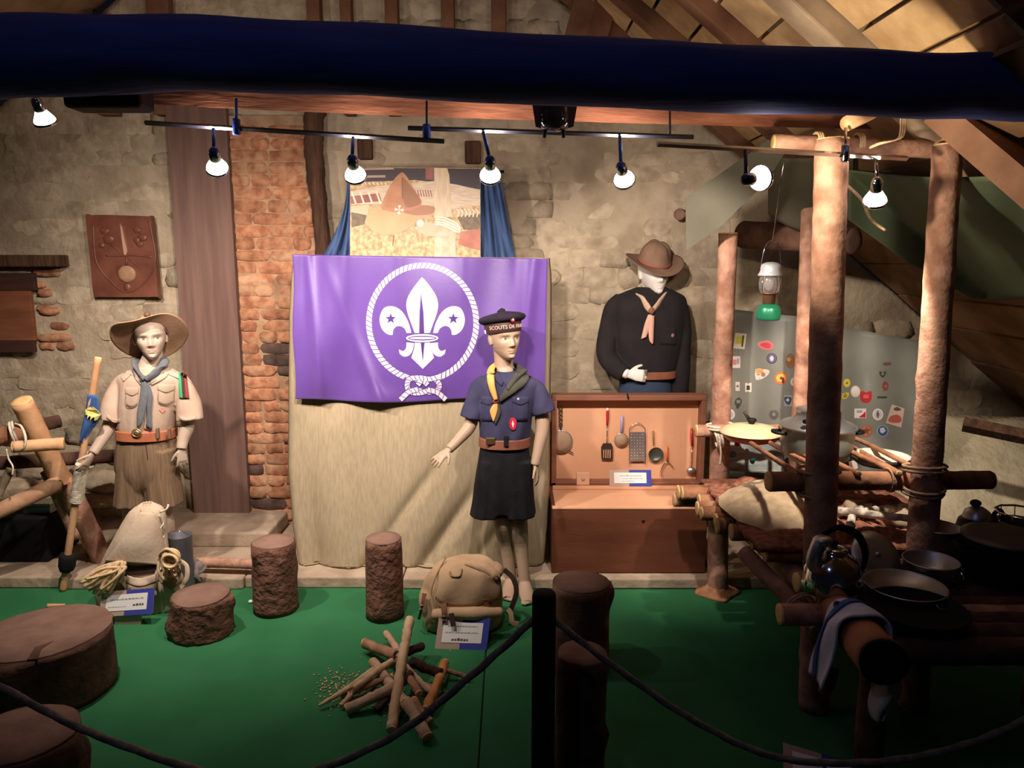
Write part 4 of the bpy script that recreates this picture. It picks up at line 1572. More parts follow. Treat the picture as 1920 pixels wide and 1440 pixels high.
for (x0, x1, z0, z1) in ((lx0, lx1, lz1 - .03, lz1), (lx0, lx0 + .028, lz0, lz1 - .03), (lx1 - .028, lx1, lz0, lz1 - .03), (lx0, lx1, lz0 - .002, lz0 + .022)):
    bake('lid_frame', MB().bbox(((x0 + x1) / 2, YLID - .02, (z0 + z1) / 2), (x1 - x0, .085, z1 - z0), .004), m_trunk_rim, tr)
for x in (1120, 1250):
    c = P(x, 1075 - 100, YT0)
for nm, px, py, Yc in (('keyhole_plate', 1206, 976, YT0 - .002),):
    bake(nm, MB().lathe([(.008, 0), (.008, .003), (.004, .004)], P(px, py, Yc), (0, -1, 0), n=12), M('dark_brass', (70, 40, 28), rough=.5, metal=.5, bump=0), tr)
mb = MB()
mb.tube([P(1176, 737, 4.03), P(1178, 748, 4.03)], .004, n=6)
bake('latch', mb, m_black, tr)
YU = YLID + .008   # hanging plane of utensils


def hook(t, px, py):
    bake('hook', MB().tube([P(px, py, YU), P(px, py, YU - .012), P(px, py - 2, YU - .014)], .0015, n=6), m_chrome, t)


def utensil(name, label, cat_, px, py):
    return thing(name, label, cat_, P(px, py, YU - .012), 'utensils hung in the chest lid')


U = lambda x, y, o=.012: P(x, y, YU - o)
m_mesh = M('strainer_mesh', (150, 122, 98), (170, 140, 112), scale=200, rough=.6, bump=.6, bscale=400, bdist=.002)
m_dkhandle = M('dark_handle', (56, 42, 36), rough=.5, bump=0)
m_red = M('red_handle', (176, 44, 40), rough=.4, bump=0)
m_lilac = M('lilac_handle', (160, 150, 190), rough=.4, bump=0)
m_orange = M('orange_handle', (226, 120, 72), rough=.4, bump=0)
# large strainer
t = utensil('strainer', 'large round strainer with dark pierced handle in chest lid', 'strainer', 1052, 830)
R_ = 21 * mpp(U(1052, 828))
bake('ring', MB().tube([U(1052, 828) + V((R_ * cos(a), 0, R_ * sin(a))) for a in [2 * pi * i / 28 for i in range(28)]], .0035, n=6, closed=True), m_alu, t)
bake('mesh_bowl', MB().lathe([(R_, 0), (R_ * .85, .012), (R_ * .5, .02), (.002, .022)], U(1052, 828), (0, -1, 0), n=28, cap=False), m_mesh, t)
mb = MB()
for k in range(5):
    c = lerp(U(1051.5, 765), U(1051.5, 797), k / 4)
    mb.tube([c + V((.008 * cos(a), 0, .011 * sin(a))) for a in [2 * pi * i / 12 for i in range(12)]], .0028, n=6, closed=True)
mb.tube([U(1051.5, 797), U(1052, 808)], .004, n=8)
bake('handle', mb, m_dkhandle, t)
bake('rest', MB().tube(cat([U(1066, 845), U(1070, 847), U(1075, 850)], 3), .003, n=6), m_dkhandle, t)
# spatula
t = utensil('spatula', 'slotted spatula with red and white handle in chest lid', 'spatula', 1138, 812)
bake('handle', MB().tube([U(1139, 766), U(1139, 773), U(1139, 785), U(1138.5, 797)], [(.006, .004), (.008, .005), (.008, .005), (.005, .004)], n=10, hint=(0, 1, 0)), m_red, t)
bake('handle_tip', MB().lathe([(.004, 0), (.007, .003), (.007, .012), (.004, .014)], U(1139, 770), n=10), m_paper, t)
bake('shank', MB().tube([U(1138.5, 797), U(1138, 832)], .003, n=8), m_chrome, t)
bl = [(1127, 838), (1131, 831), (1146, 831), (1149, 838), (1149, 860), (1144, 862), (1128, 861)]
bake('blade', MB().poly([U(x, y) for x, y in bl], .002, (0, -1, 0)), m_dkhandle, t)
for k in range(4):
    bake('slot', MB().poly([U(x, y, .0145) for x, y in ((1131.5 + k * 4, 843), (1133 + k * 4, 843), (1132.5 + k * 4, 859), (1131 + k * 4, 859))], .0004, (0, -1, 0)), m_trunk_in, t)
# small strainer
t = utensil('strainer', 'small strainer with lilac handle in chest lid', 'strainer', 1165, 825)
R_ = 12.5 * mpp(U(1165, 825))
bake('ring', MB().tube([U(1165, 825) + V((R_ * cos(a), 0, R_ * sin(a))) for a in [2 * pi * i / 24 for i in range(24)]], .0025, n=6, closed=True), m_alu, t)
bake('mesh_bowl', MB().lathe([(R_, 0), (R_ * .8, .01), (R_ * .4, .016), (.002, .017)], U(1165, 825), (0, -1, 0), n=24, cap=False), m_mesh, t)
bake('handle', MB().tube([U(1166, 779), U(1166, 795), U(1165.5, 812)], [(.007, .003), (.0085, .003), (.007, .003)], n=8, hint=(0, 1, 0)), m_lilac, t)
# grater
t = utensil('grater', 'flat metal grater with wire loop in chest lid', 'grater', 1195, 838)
bake('plate', MB().poly([U(x, y) for x, y in ((1181, 810), (1210, 810), (1209, 865), (1181, 865))], .002, (0, -1, 0)), m_alu, t)
mb = MB()
for j in range(9):
    for i in range(5):
        mb.ball(U(1184.5 + i * 5.3, 815 + j * 5.7, .0145), (.0035, .002, .003), nu=6, nv=4)
o = bake('grating_teeth', mb, m_alu, t)
o['kind'] = 'stuff'
bake('wire_frame', MB().tube(cat([U(1180, 871), U(1180, 840), U(1180, 810), U(1183, 800), U(1195, 793), U(1207, 800), U(1210, 810), U(1210, 840), U(1210, 871)], 4), .002, n=6), m_chrome, t)
# small frying pan
t = utensil('frying_pan', 'small dark frying pan hanging in chest lid', 'pan', 1229, 850)
R_ = 14 * mpp(U(1229, 851))
bake('pan_bowl', MB().lathe([(R_ * .8, .0), (R_, .014), (R_ * .96, .016), (R_ * .78, .006), (.002, .006)], U(1229, 851, .006), (0, -1, 0), n=26), M('iron_pan', (70, 72, 66), (96, 98, 90), scale=10, rough=.35, metal=.6, bump=.05), t)
bake('handle', MB().tube([U(1226, 836), U(1225, 822), U(1224.5, 808)], [(.003, .003), (.005, .004), (.0055, .004)], n=8, hint=(0, 1, 0)), M('wood_handle', (150, 100, 72), rough=.6), t)
# peeler
t = utensil('peeler', 'small peeler with orange handle in chest lid', 'peeler', 1250, 875)
bake('handle', MB().tube([U(1250, 836), U(1251, 866)], [(.006, .003), (.007, .003)], n=8, hint=(0, 1, 0)), m_orange, t)
bake('fork', MB().tube(cat([U(1240, 892), U(1241, 878), U(1251, 866), U(1262, 876)], 4), .0028, n=6), m_chrome, t)
# ladle
t = utensil('ladle', 'ladle with red handle at the right of the chest lid', 'ladle', 1297, 840)
bake('handle', MB().tube([U(1297, 803), U(1297, 818), U(1298, 836)], [(.006, .004), (.008, .005), (.007, .004)], n=8, hint=(0, 1, 0)), m_red, t)
bake('shank', MB().tube([U(1298, 836), U(1297, 860), U(1296, 876)], .0028, n=8), m_chrome, t)
bake('bowl', MB().ball(U(1296, 882, .02), (.026, .014, .018)), m_alu, t)
# little box and card on the tray
t = thing('small_box', 'small pale square box standing at the foot of the chest lid', 'box', P(1093, 905, 4.03))
a, b = P(1081, 881, 4.03), P(1105, 905, 4.03)
z0_ = ZT + .0125
bake('box_body', MB().bbox(((a.x + b.x) / 2, 4.03, z0_ + .036), (b.x - a.x, .02, .07), .003), M('pale_box', (202, 160, 128), rough=.8), t)
bake('emblem', MB().lathe([(.011, 0), (.011, .0008)], ((a.x + b.x) / 2, 4.0195, z0_ + .036), (0, -1, 0), n=16), m_cardbeige, t)
yb_ = 4.0
ca, cb = P(1150, 907, yb_), P(1222, 907, yb_)
ca.z = cb.z = ZT + .0125
h_ = V((0, .03, .085))
card('caption card standing inside the open chest', ca + V((-.02, 0, 0)), cb, cb + h_, ca + h_ + V((-.02, 0, 0)), [(.62, .25, .78, .05, m_ink), (.45, .3, .8, .04, m_ink), (.3, .3, .6, .04, m_ink)])

# ================================================================== CAMP KITCHEN (lashed pine poles)
kit = thing('camp_kitchen', 'lashed pine pole camp kitchen with log deck at right', 'camp kitchen', (1.2, 3.0, 0))
FMb, FMt = G(1532, 1352), P(1560, 262, 2.58)
FMb = V((P(1536, 1200, 2.58).x, 2.58, 0))
log_part(kit, 'pole', FMb, FMt, .056, .053, m_bark_red, m_cut, seed=71, n=24, rough=.05, knots=7)
FRt = P(1777, 272, 2.6)
FRb = V((P(1742, 1000, 2.6).x, 2.6, 0))
log_part(kit, 'pole', FRb, FRt, .054, .046, m_bark_red, m_cut, seed=72, n=24, rough=.06, knots=7, bend=.012)
BLb, BLt = V((G(1352, 1122).x, 3.56, 0)), P(1366, 438, 3.56)
log_part(kit, 'pole', BLb, BLt, .05, .043, m_bark_red, m_cut, seed=73, n=20, rough=.05, knots=6, bend=.01)
BRt = P(1520, 330, 3.5)
BRb = V((P(1497, 800, 3.5).x, 3.5, 0))
log_part(kit, 'pole', BRb, BRt, .046, .036, m_bark_red, m_cut, seed=74, n=20, rough=.06, knots=6, bend=.015)
# foot of dirt-coloured wood around the back-left pole
mb = MB()
mb.lathe([(.10, .002), (.085, .012), (.055, .03), (.05, .04)], BLb, n=20, fn=lambda q, i, an: V((q.x * (1 + .25 * sin(an * 2 + 1)), q.y * (1 + .2 * sin(an * 3)), q.z)))
bake('pole_foot', mb, M('sawdust', (150, 104, 70), (176, 128, 90), scale=30, rough=.97, bump=.5, bscale=80), kit)
# top bars
log_part(kit, 'top_bar', P(1450, 268, 2.75), P(1790, 282, 2.72), .03, .03, m_bark_red, m_cut, seed=75, knots=4)
log_part(kit, 'crossbar', P(1442, 903, 2.62), P(1856, 900, 2.70), .036, .034, m_bark, m_cut, seed=76, n=20, knots=5)
log_part(kit, 'crossbar', P(1306, 808, 3.50), V((1.62, 3.52, P(1306, 808, 3.50).z)), .030, .028, m_bark_red, m_cut, seed=77, knots=4)
zs = P(1442, 903, 2.62).z
# carrying branches of the upper shelf (front bar to back bar)
zb_ = P(1306, 808, 3.50).z
for i, x in enumerate((1.02, 1.10, 1.17, 1.25, 1.33, 1.41, 1.5)):
    log_part(kit, 'shelf_branch', V((x + .05 * sin(i * 2), 2.62, zs + .030)), V((x + .1 * sin(i * 3.1), 3.5, zb_ + .024)), .011, .009, m_bark, m_cut, seed=80 + i, n=8, rough=.12, knots=2, bend=.015)
# lashings
m_twine = M('twine', (150, 118, 92), (176, 144, 114), scale=60, rough=.95, bump=.4, bscale=160)


def lash(c, ax, R, turns=3, r=.005, mat=None, seed=0, pitch=None):
    mb = MB()
    coil(mb, c, ax, R, r, turns, seed=seed, pitch=pitch)
    bake('lashing', mb, mat or m_twine, kit)


pm = lerp(FMb, FMt, (zs + .045) / FMt.z)
lash(pm + V((0, .03, 0)), (0, 0, 1), .072, 1, .006, seed=1)
pm2 = lerp(FMb, FMt, (zs - .04) / FMt.z)
lash(pm2 + V((0, .03, 0)), (0, 0, 1), .072, 1, .007, seed=2)
pr = lerp(FRb, FRt, (zs + .03) / FRt.z)
lash(pr + V((0, .02, .02)), (0, .1, 1), .068, 2, .006, seed=3, pitch=.014)
lash(pr + V((0, .02, -.06)), (0, -.1, 1), .068, 2, .006, seed=4, pitch=.014)
lash(P(1668, 900, 2.66), (1, 0, 0), .042, 2, .004, seed=5)
lash(P(1505, 905, 2.63), (1, 0, 0), .043, 2, .004, seed=6)
lash(P(1350, 800, 3.5), (0, 0, 1), .062, 2, .006, m_rope_white, seed=7)
lash(P(1347, 822, 3.48), (1, 0, .2), .04, 3, .006, m_rope_white, seed=8)
for k in range(3):
    lash(P(1530 + k * 4, 268, 2.74), (1, 0, 0), .035, 1, .004, m_rope, seed=9 + k)
    lash(P(1606 + k * 4, 270, 2.74), (1, 0, 0), .035, 1, .004, m_rope, seed=12 + k)
lash(P(1775, 290, 2.62), (1, .2, 0), .05, 3, .006, m_rope, seed=15)
mb = MB()
mb.tube(cat([P(1349, 826, 3.44), P(1352, 850, 3.44), P(1350, 872, 3.45)], 5), .005, n=6)
bake('rope_tail', mb, m_rope_white, kit)
mb = MB()
mb.tube(cat([P(1578, 340, 2.60), P(1600, 358, 2.64), P(1618, 378, 2.68), P(1632, 410, 2.70), P(1660, 432, 2.72)], 6), .006, n=6)
bake('rope_tail', mb, m_rope, kit)
for k in range(3):
    mb = MB()
    mb.tube(cat([P(1689 + k * 4, 212, 2.58), P(1688 + k * 4, 248, 2.58), P(1680 + k * 3, 262 - k, 2.58), P(1650, 268 + k, 2.6), P(1630, 276 + k, 2.62)], 5), .003, n=6)
    bake('rope_tail', mb, m_rope, kit)
# lower log deck: logs lie along x, sawn ends face left
ZD = .60
rn = random.Random(8)
yy = 3.44
for i in range(11):
    x0 = .80 + rn.uniform(-.035, .05) + .012 * i
    r = rn.uniform(.029, .036)
    log_part(kit, 'deck_log', V((x0, yy, ZD - .035 + rn.uniform(-.012, .012))), V((1.72, yy + rn.uniform(-.02, .02), ZD - .035)), r, r, m_bark, m_cut, seed=100 + i, ends=(1, 0), n=14, knots=2)
    yy -= .078
# deck bearers (under the logs) with visible ends
log_part(kit, 'bearer', V((.95, 3.62, ZD - .10)), V((1.06, 2.4, ZD - .10)), .034, .036, m_bark_red, m_cut, seed=120)
log_part(kit, 'bearer', V((.78, 3.50, ZD - .10)), V((1.75, 3.50, ZD - .10)), .034, .034, m_bark_red, m_cut, seed=121)
log_part(kit, 'brace_pole', P(1395, 1035, 2.75), P(1530, 1175, 2.45), .03, .03, m_bark_red, m_cut, seed=122)
# earth bed and sand heap on the deck
mb = MB()


def earth(u, v):
    x, y = lerp(.90 + .035 * fbm((v * 9, 3, 0), 1.0), 1.72, u), lerp(2.62, 3.48, v)
    e = min(u * 6, (1 - u) * 6, v * 6, (1 - v) * 6, 1)
    return V((x, y, ZD - .01 + e * (.035 + .03 * fbm((x, y, 0), 6) + .012 * fbm((x, y, 5), 24))))


mb.sheet(earth, 60, 60, thick=.02, flip=True)
tag(bake('earth_bed', mb, M('red_earth', (120, 72, 54), (164, 108, 84), scale=40, rough=.98, bump=.8, bscale=90, bdist=.01)), 'reddish earth layer spread over the log deck', 'earth', kind='stuff')
mb = MB()


def sand(u, v):
    a, r = u * 2 * pi, v
    x, y = 1.12 + .25 * r * cos(a), 3.02 + .32 * r * sin(a)
    return V((x, y, ZD + .02 + .105 * (1 - r * r) + .012 * fbm((x, y, 0), 12)))


mb.sheet(sand, 40, 16)
tag(bake('sand_heap', mb, M('sand', (168, 144, 114), (194, 170, 138), scale=20, rough=.98, bump=.5, bscale=120, bdist=.006)), 'pale heap of sand on the log deck', 'sand', kind='stuff')
# ash and charred sticks under the pots
for i, (x, y, z_, a, l, lb) in enumerate([(1.30, 2.85, .66, .4, .3, 'pale charred stick lying across the ash'), (1.36, 2.78, .68, -.5, .28, 'ash-grey stick lying under the crossbar'), (1.45, 2.86, .67, .15, .3, 'white ash-covered stick at the right of the deck'), (1.28, 2.74, .66, 1.1, .2, 'short ash-grey stick near the middle pole')]):
    d = V((cos(a), sin(a), .05)) * l / 2
    tag(bake('charred_stick', log_mb(V((x, y, z_)) - d, V((x, y, z_)) + d, .018, .014, 130 + i, n=10, rough=.2, knots=4), M('ash_wood', (120, 108, 96), (206, 194, 176), scale=22, lo=.4, hi=.55, rough=.95, bump=.5)), lb, 'stick', 'charred sticks on the deck')
for i, (x, y, s) in enumerate([(1.22, 2.92, .06), (1.40, 2.96, .055), (1.52, 2.8, .07)]):
    mb = MB()
    c = V((x, y, .645))
    mb.ball(c, (s, s * .8, s * .6))
    for k, v in enumerate(mb.v):
        mb.v[k] = v + (v - c).normalized() * s * .25 * fbm(v, 20, i)
    tag(bake('hearth_stone', mb, m_ledge), ['pale hearth stone behind the middle pole', 'pale hearth stone under the flat pan', 'pale hearth stone beside the right pole'][i], 'stone', 'hearth stones')

# ---- pots on the upper shelf
zsh = zs + .043


def pot(name, label, cat_, c, prof, mat):
    t = thing(name, label, cat_, c, 'cookware on the upper shelf')
    bake('pot_body', MB().lathe(prof, c, n=36), mat, t)
    return t


c = V((P(1530, 850, 3.0).x, 3.0, .835))
m_enam = M('grey_enamel', (122, 130, 120), (140, 146, 134), scale=5, rough=.35, bump=.02, spec=.5)
t = pot('cooking_pot', 'large grey cooking pot with lid handles behind the middle pole', 'pot', c, [(.10, 0), (.125, .015), (.138, .05), (.14, .10), (.142, .135), (.146, .138), (.146, .142)], m_enam)
bake('rim', MB().tube([c + V((.146 * cos(a), .146 * sin(a), .142)) for a in [2 * pi * i / 36 for i in range(36)]], .005, n=8, closed=True), m_alu, t)
ld = bake('lid', MB().lathe([(.145, .146), (.14, .153), (.12, .158), (.09, .175), (.084, .205), (.088, .209), (.05, .212), (.002, .214)], c, n=36, cap=False), m_alu, t)
bake('grip', MB().tube(cat([c + V((-.085, -.09, .175)), c + V((-.095, -.11, .185)), c + V((-.04, -.135, .187)), c + V((-.02, -.125, .178))], 5), .008, n=8), m_black, ld)
for s in (-1, 1):
    bake('handle', MB().tube(cat([c + V((s * .135, -.03, .115)), c + V((s * .175, -.02, .118)), c + V((s * .175, .02, .118)), c + V((s * .135, .03, .115))], 5), .007, n=8), m_black, t)
c = V((P(1408, 815, 3.3).x, 3.3, .838))
m_redenam = M('red_enamel', (150, 40, 32), rough=.3, bump=0, spec=.5)
t = pot('casserole', 'shallow red casserole with pale domed lid', 'casserole', c, [(.07, 0), (.11, .012), (.132, .035), (.134, .04)], m_redenam)
bake('lid', MB().lathe([(.138, .042), (.136, .05), (.10, .066), (.05, .077), (.01, .08), (.001, .08)], c, n=36, cap=False), M('cream_lid', (212, 180, 140), rough=.4, bump=0), t)
bake('knob', MB().lathe([(.012, .08), (.014, .085), (.022, .098), (.02, .104), (.002, .106)], c, n=16, cap=False), m_black, t)
bake('handle', MB().tube([c + V((-.012, 0, .10)), c + V((-.035, .0, .135))], [.009, .006], n=8), m_dkhandle, t)
c = V((P(1650, 860, 2.9).x, 2.9, .846))
t = pot('flat_pan', 'flat round pan with white inside beside the right pole', 'pan', c, [(.085, 0), (.11, .02), (.113, .034), (.108, .036), (.082, .008), (.001, .006)], M('dark_enamel', (62, 56, 56), rough=.35, bump=0))
bake('white_inside', MB().lathe([(.110, .0365), (.104, .034), (.080, .012), (.001, .010)], c, n=36, cap=False), M('white_enamel', (216, 208, 190), rough=.35, bump=0), t)
bake('handle', MB().tube([c + V((-.10, .02, .035)), c + V((-.16, .05, .05)), c + V((-.2, .07, .06))], [.008, .006, .006], n=8), m_chrome, t)

# ---- grey sheet with stickers behind the kitchen
m_sheet = M('grey_sheet', (116, 116, 108), (130, 130, 120), scale=3, rough=.55, bump=.06, spec=.4)


def sheet_px(px, py, off=0.0):
    u = (px - 1345) / 390.0
    return P(px, py, 3.74 + .016 * sin(u * 30) * (0.4 + .6 * (0.5 + .5 * sin(u * 4))) + .02 * u - off)


def sheet_uv(u, v):
    xt, xb = lerp(1352, 1738, u), lerp(1342, 1712, u)
    yt = interp([(0, 578), (.35, 592), (.55, 612), (1, 640)], u)[0]
    return sheet_px(lerp(xt, xb, v), lerp(yt, 898, v))


mb = MB()
mb.sheet(sheet_uv, 90, 24, thick=.003)
sh = thing('sticker_sheet', 'grey plastic sheet covered with stickers behind the pots', 'sheet', P(1530, 898, 3.74))
shm = bake('sheet', mb, m_sheet, sh)
log_part(sh, 'support_strip', P(1345, 905, 3.77), P(1722, 900, 3.78), .012, .012, m_bark, m_cut, seed=141, n=8)


def stick(polys, cols, label=None):
    par = sh
    for k, (pl, cc) in enumerate(zip(polys, cols)):
        mt = M('ink_%d_%d_%d' % cc, cc, rough=.5, bump=0)
        o = emb([pl], 'sticker' if k == 0 else 'motif', mt, .004 + .0012 * k, parent=par, fn=sheet_px, zoom=False, maxlen=14)
        if k == 0:
            par = o


W_ = (214, 200, 188)
RC = lambda x0, y0, x1, y1, s=0: [(x0 + s, y0), (x1 + s, y0 + s), (x1 - s, y1), (x0 - s, y1 - s)]
stick([RC(1377, 624, 1398, 655, 2), RC(1380, 630, 1394, 645, 1), [(1392, 629), (1396, 629), (1393, 650), (1390, 650)]], [W_, (188, 184, 70), (84, 76, 44)])
stick([sm([(1420, 644), (1428, 640), (1440, 638), (1450, 645), (1448, 655), (1436, 656), (1425, 652)], 3), sm([(1425, 646), (1438, 642), (1446, 648), (1444, 653), (1432, 651)], 3)], [(206, 120, 116), (204, 74, 84)])
stick([RC(1369, 668, 1388, 690), RC(1374, 674, 1381, 684), RC(1382, 672, 1386, 682)], [(220, 206, 196), (206, 130, 130), (160, 150, 168)])
stick([circ(1447, 672, 10), circ(1447, 672, 8.6), [(1447, 665), (1451, 671), (1449, 679), (1445, 679), (1443, 671)]], [(70, 66, 82), (98, 92, 116), (200, 192, 204)])
stick([circ(1482, 677, 9, ry=14), circ(1479, 674, 4)], [(132, 92, 56), (176, 136, 84)])
stick([sm([(1417, 692), (1430, 692), (1442, 694), (1441, 702), (1430, 710), (1417, 712)], 2), RC(1418, 692, 1431, 700), circ(1431, 702, 4)], [W_, (216, 158, 84), (150, 128, 120)])
stick([sm([(1452, 708), (1458, 699), (1468, 698), (1475, 703), (1475, 714), (1468, 720), (1456, 719)], 3), sm([(1455, 709), (1460, 702), (1470, 702), (1472, 712), (1460, 716)], 3), circ(1465, 709, 3), RC(1466, 708, 1470, 718)], [(206, 108, 70), (230, 182, 84), (130, 60, 60), (96, 50, 56)])
stick([circ(1491, 716, 9), circ(1491, 716, 5)], [W_, (120, 110, 100)])
stick([RC(1379, 716, 1387, 733), circ(1383, 724, 2.2)], [W_, (110, 100, 104)])
stick([RC(1397, 718, 1409, 735), RC(1400, 723, 1406, 731)], [W_, (70, 56, 56)])
stick([sm([(1378, 752), (1385, 745), (1391, 752), (1387, 762), (1383, 767), (1379, 760)], 3), RC(1381, 750, 1388, 756)], [(72, 72, 70), (140, 136, 128)])
stick([circ(1369, 777, 9, ry=10), circ(1369, 777, 6)], [(216, 208, 206), (196, 170, 172)])
stick([RC(1470, 741, 1485, 762), sm([(1471, 745), (1478, 744), (1484, 746), (1482, 755), (1478, 759), (1472, 754)], 3), circ(1477, 750, 3)], [(150, 156, 160), (60, 66, 88), (190, 190, 190)])
stick([circ(1451, 777, 10), circ(1451, 777, 8), star(1451, 777, 5)], [(112, 104, 102), (92, 84, 84), (140, 132, 128)])
stick([circ(1588, 718, 6.5, ry=8), circ(1588, 718, 2)], [(214, 192, 70), (120, 106, 50)])
stick([sm([(1580, 738), (1592, 736), (1589, 746), (1580, 748)], 2), RC(1581, 740, 1588, 745)], [(206, 186, 66), (150, 134, 50)])
stick([circ(1604, 734, 9, ry=11), circ(1604, 733, 7, ry=8), circ(1604, 732, 3)], [(214, 200, 182), (226, 216, 206), (110, 88, 88)])
stick([sm([(1613, 735), (1618, 733), (1624, 736), (1634, 733), (1634, 748), (1628, 755), (1617, 754), (1613, 747)], 2), RC(1619, 740, 1629, 747)], [(176, 44, 50), (206, 92, 84)])
stick([RC(1602, 766, 1624, 784), [(1610, 782), (1616, 778), (1623, 771), (1623, 783)], RC(1606, 769, 1617, 773)], [(220, 210, 204), (184, 30, 44), (170, 160, 160)])
stick([circ(1646, 777, 10, ry=11), circ(1646, 777, 7.5, ry=8.5), [(1646, 769), (1649, 777), (1646, 785), (1643, 777)]], [(216, 206, 204), (190, 180, 176), (96, 88, 104)])
stick([[(1672, 758), (1696, 766), (1690, 802), (1661, 793)], sm([(1667, 791), (1668, 782), (1676, 778), (1684, 778), (1690, 784), (1687, 792)], 3), sm([(1675, 767), (1682, 763), (1690, 768), (1682, 770)], 2)], [(204, 176, 158), (178, 92, 80), (106, 78, 70)])
stick([circ(1624, 808, 11.5), circ(1624, 808, 9.5), star(1624, 808, 9)], [(150, 92, 68), (170, 108, 78), (110, 64, 52)])
stick([circ(1655, 808, 11), circ(1655, 808, 9), [(1650, 803), (1657, 801), (1661, 808), (1655, 813), (1650, 810)]], [(150, 158, 170), (58, 84, 120), (186, 196, 204)])
stick([sm([(1649, 696), (1655, 698), (1661, 696), (1660, 704), (1655, 708), (1650, 704)], 2), circ(1655, 701, 3)], [(66, 60, 54), (120, 114, 104)])
stick([circ(1660, 724, 6, ry=9)], [(140, 70, 66)])
stick([RC(1645, 743, 1663, 747)], [(74, 70, 66)])
stick([sm([(1655, 681), (1668, 679), (1672, 683), (1660, 686)], 2)], [(112, 74, 68)])
# patterned cloth under the casserole
mb = MB()
mb.sheet(lambda u, v: P(lerp(1364, 1470, u), lerp(830, 882, v) + 8 * u * v, 3.66 - .02 * v + .008 * sin(u * 14)), 24, 10, thick=.003)
clo = thing('patterned_cloth', 'pale blue patterned cloth hanging under the red casserole', 'cloth', P(1415, 882, 3.66))
bake('cloth', mb, M('pale_blue_cloth', (150, 166, 166), (206, 206, 196), scale=16, stretch=(.4, 1, 3), rough=.85), clo)
for k, (x, y, r, cc) in enumerate([(1382, 832, 6, (196, 50, 84)), (1374, 852, 8, (110, 146, 154)), (1412, 862, 6, (40, 92, 104)), (1400, 845, 5, (196, 200, 190))]):
    bake('print', MB().lathe([(r * .0022, 0), (r * .0022, .001)], P(x, y, 3.63), (0, -1, 0), n=14), M('cloth_print%d' % k, cc, rough=.8, bump=0), clo)
for k, (x, y, wd_, hd, cc, lb) in enumerate([(1600, 872, .035, .04, (214, 196, 188), 'small white paper tag under the flat pan'), (1652, 872, .045, .03, (214, 92, 50), 'small orange tag under the flat pan')]):
    c = P(x, y, 3.3)
    tag(bake('paper_tag', MB().bbox(c, (wd_, .004, hd), .001, Quaternion((0, 1, 0), .25 * (1 if k else -1))), M('tag%d' % k, cc, rough=.7, bump=0)), lb, 'tag')

# ---- lantern hanging from the top bar
c = P(1440, 600, 3.2)
t = thing('camp_lantern', 'pressure lantern with green tank and glass globe hanging by a wire', 'lantern', c)
bake('tank', MB().lathe([(.044, 0), (.049, .004), (.05, .012), (.049, .045), (.042, .06), (.025, .068), (.016, .07)], c, n=30), M('green_tank', (36, 120, 84), (30, 104, 72), scale=8, rough=.28, metal=.35, bump=0, spec=.6), t)
bake('burner_collar', MB().lathe([(.02, .068), (.026, .07), (.027, .105), (.03, .108), (.036, .11), (.036, .115)], c, n=24), M('rusty_collar', (120, 80, 60), rough=.5, metal=.5, bump=0), t)
m_globe = M('globe_glass', (210, 205, 200), rough=.05, spec=.6, bump=0, trans=.85)
bake('globe', MB().lathe([(.034, .114), (.043, .128), (.046, .15), (.043, .175), (.038, .185)], c, n=30, cap=False), m_globe, t)
bake('mantle', MB().ball(c + V((0, 0, .15)), (.015, .015, .022)), m_paper, t)
bake('hood', MB().lathe([(.05, .184), (.051, .19), (.046, .196), (.043, .21), (.041, .228), (.034, .234), (.02, .24), (.002, .242)], c, n=30), M('enamel_hood', (196, 196, 196), (168, 170, 172), scale=14, rough=.3, metal=.4, bump=.05), t)
for k in range(4):
    a = k * pi / 2 + .6
    bake('guard_wire', MB().tube([c + V((.046 * cos(a), .046 * sin(a), .112)), c + V((.051 * cos(a), .051 * sin(a), .15)), c + V((.047 * cos(a), .047 * sin(a), .188))], .0015, n=5), m_chrome, t)
bake('hanging_wire', MB().tube(cat([c + V((-.045, 0, .2)), c + V((-.03, 0, .3)), c + V((0, 0, .33)), c + V((.03, 0, .3)), c + V((.045, 0, .2))], 5), .0016, n=5), m_chrome, t)
bake('hanging_wire', MB().tube([c + V((0, 0, .33)), P(1470, 300, 2.95)], .0016, n=5), m_chrome, t)

# ---- tarps
mb = MB()
m_t1 = [(1285, 372), (1440, 262), (1474, 282), (1436, 344), (1404, 372), (1352, 424), (1286, 470)]
pts = []
mb.poly([P(x, y, 3.45 - .0012 * (x - 1285)) for x, y in m_t1], .004, (0, -1, 0))
tag(bake('tarp', mb, m_tarp), 'grey-green canvas flap slanting above the left pine pole', 'tarp')


def tarp2(u, v):
    # sagging canopy from top bar back to the wall
    x = lerp(1590, 1960, u)
    y = lerp(318 + 14 * sin(u * 3), lerp(430, 560, min(1, u * 1.6)), v) - (60 * max(0, .3 - u) * v)
    d = ray(x, y)
    yr = d.y * (RZ0 - CAMZ) / (d.z + RSL * d.x)
    return P(x, y, min(3.3, yr - .10) + .03 * sin(u * 8 + v * 2) + .02 * sin(u * 15))


mb = MB()
mb.sheet(tarp2, 60, 24, thick=.004)
tag(bake('tarp', mb, m_tarp_green), 'green canvas hanging behind the right pine pole', 'tarp')
mb = MB()


def tarp3(u, v):
    x = lerp(1440, 1600, u)
    y = lerp(296, 400 + 36 * sin(u * pi), v)
    d = ray(x, y)
    yr = d.y * (RZ0 - CAMZ) / (d.z + RSL * d.x)
    return P(x, y, min(3.3 + .3 * v, yr - .08) + .03 * sin(u * 9))


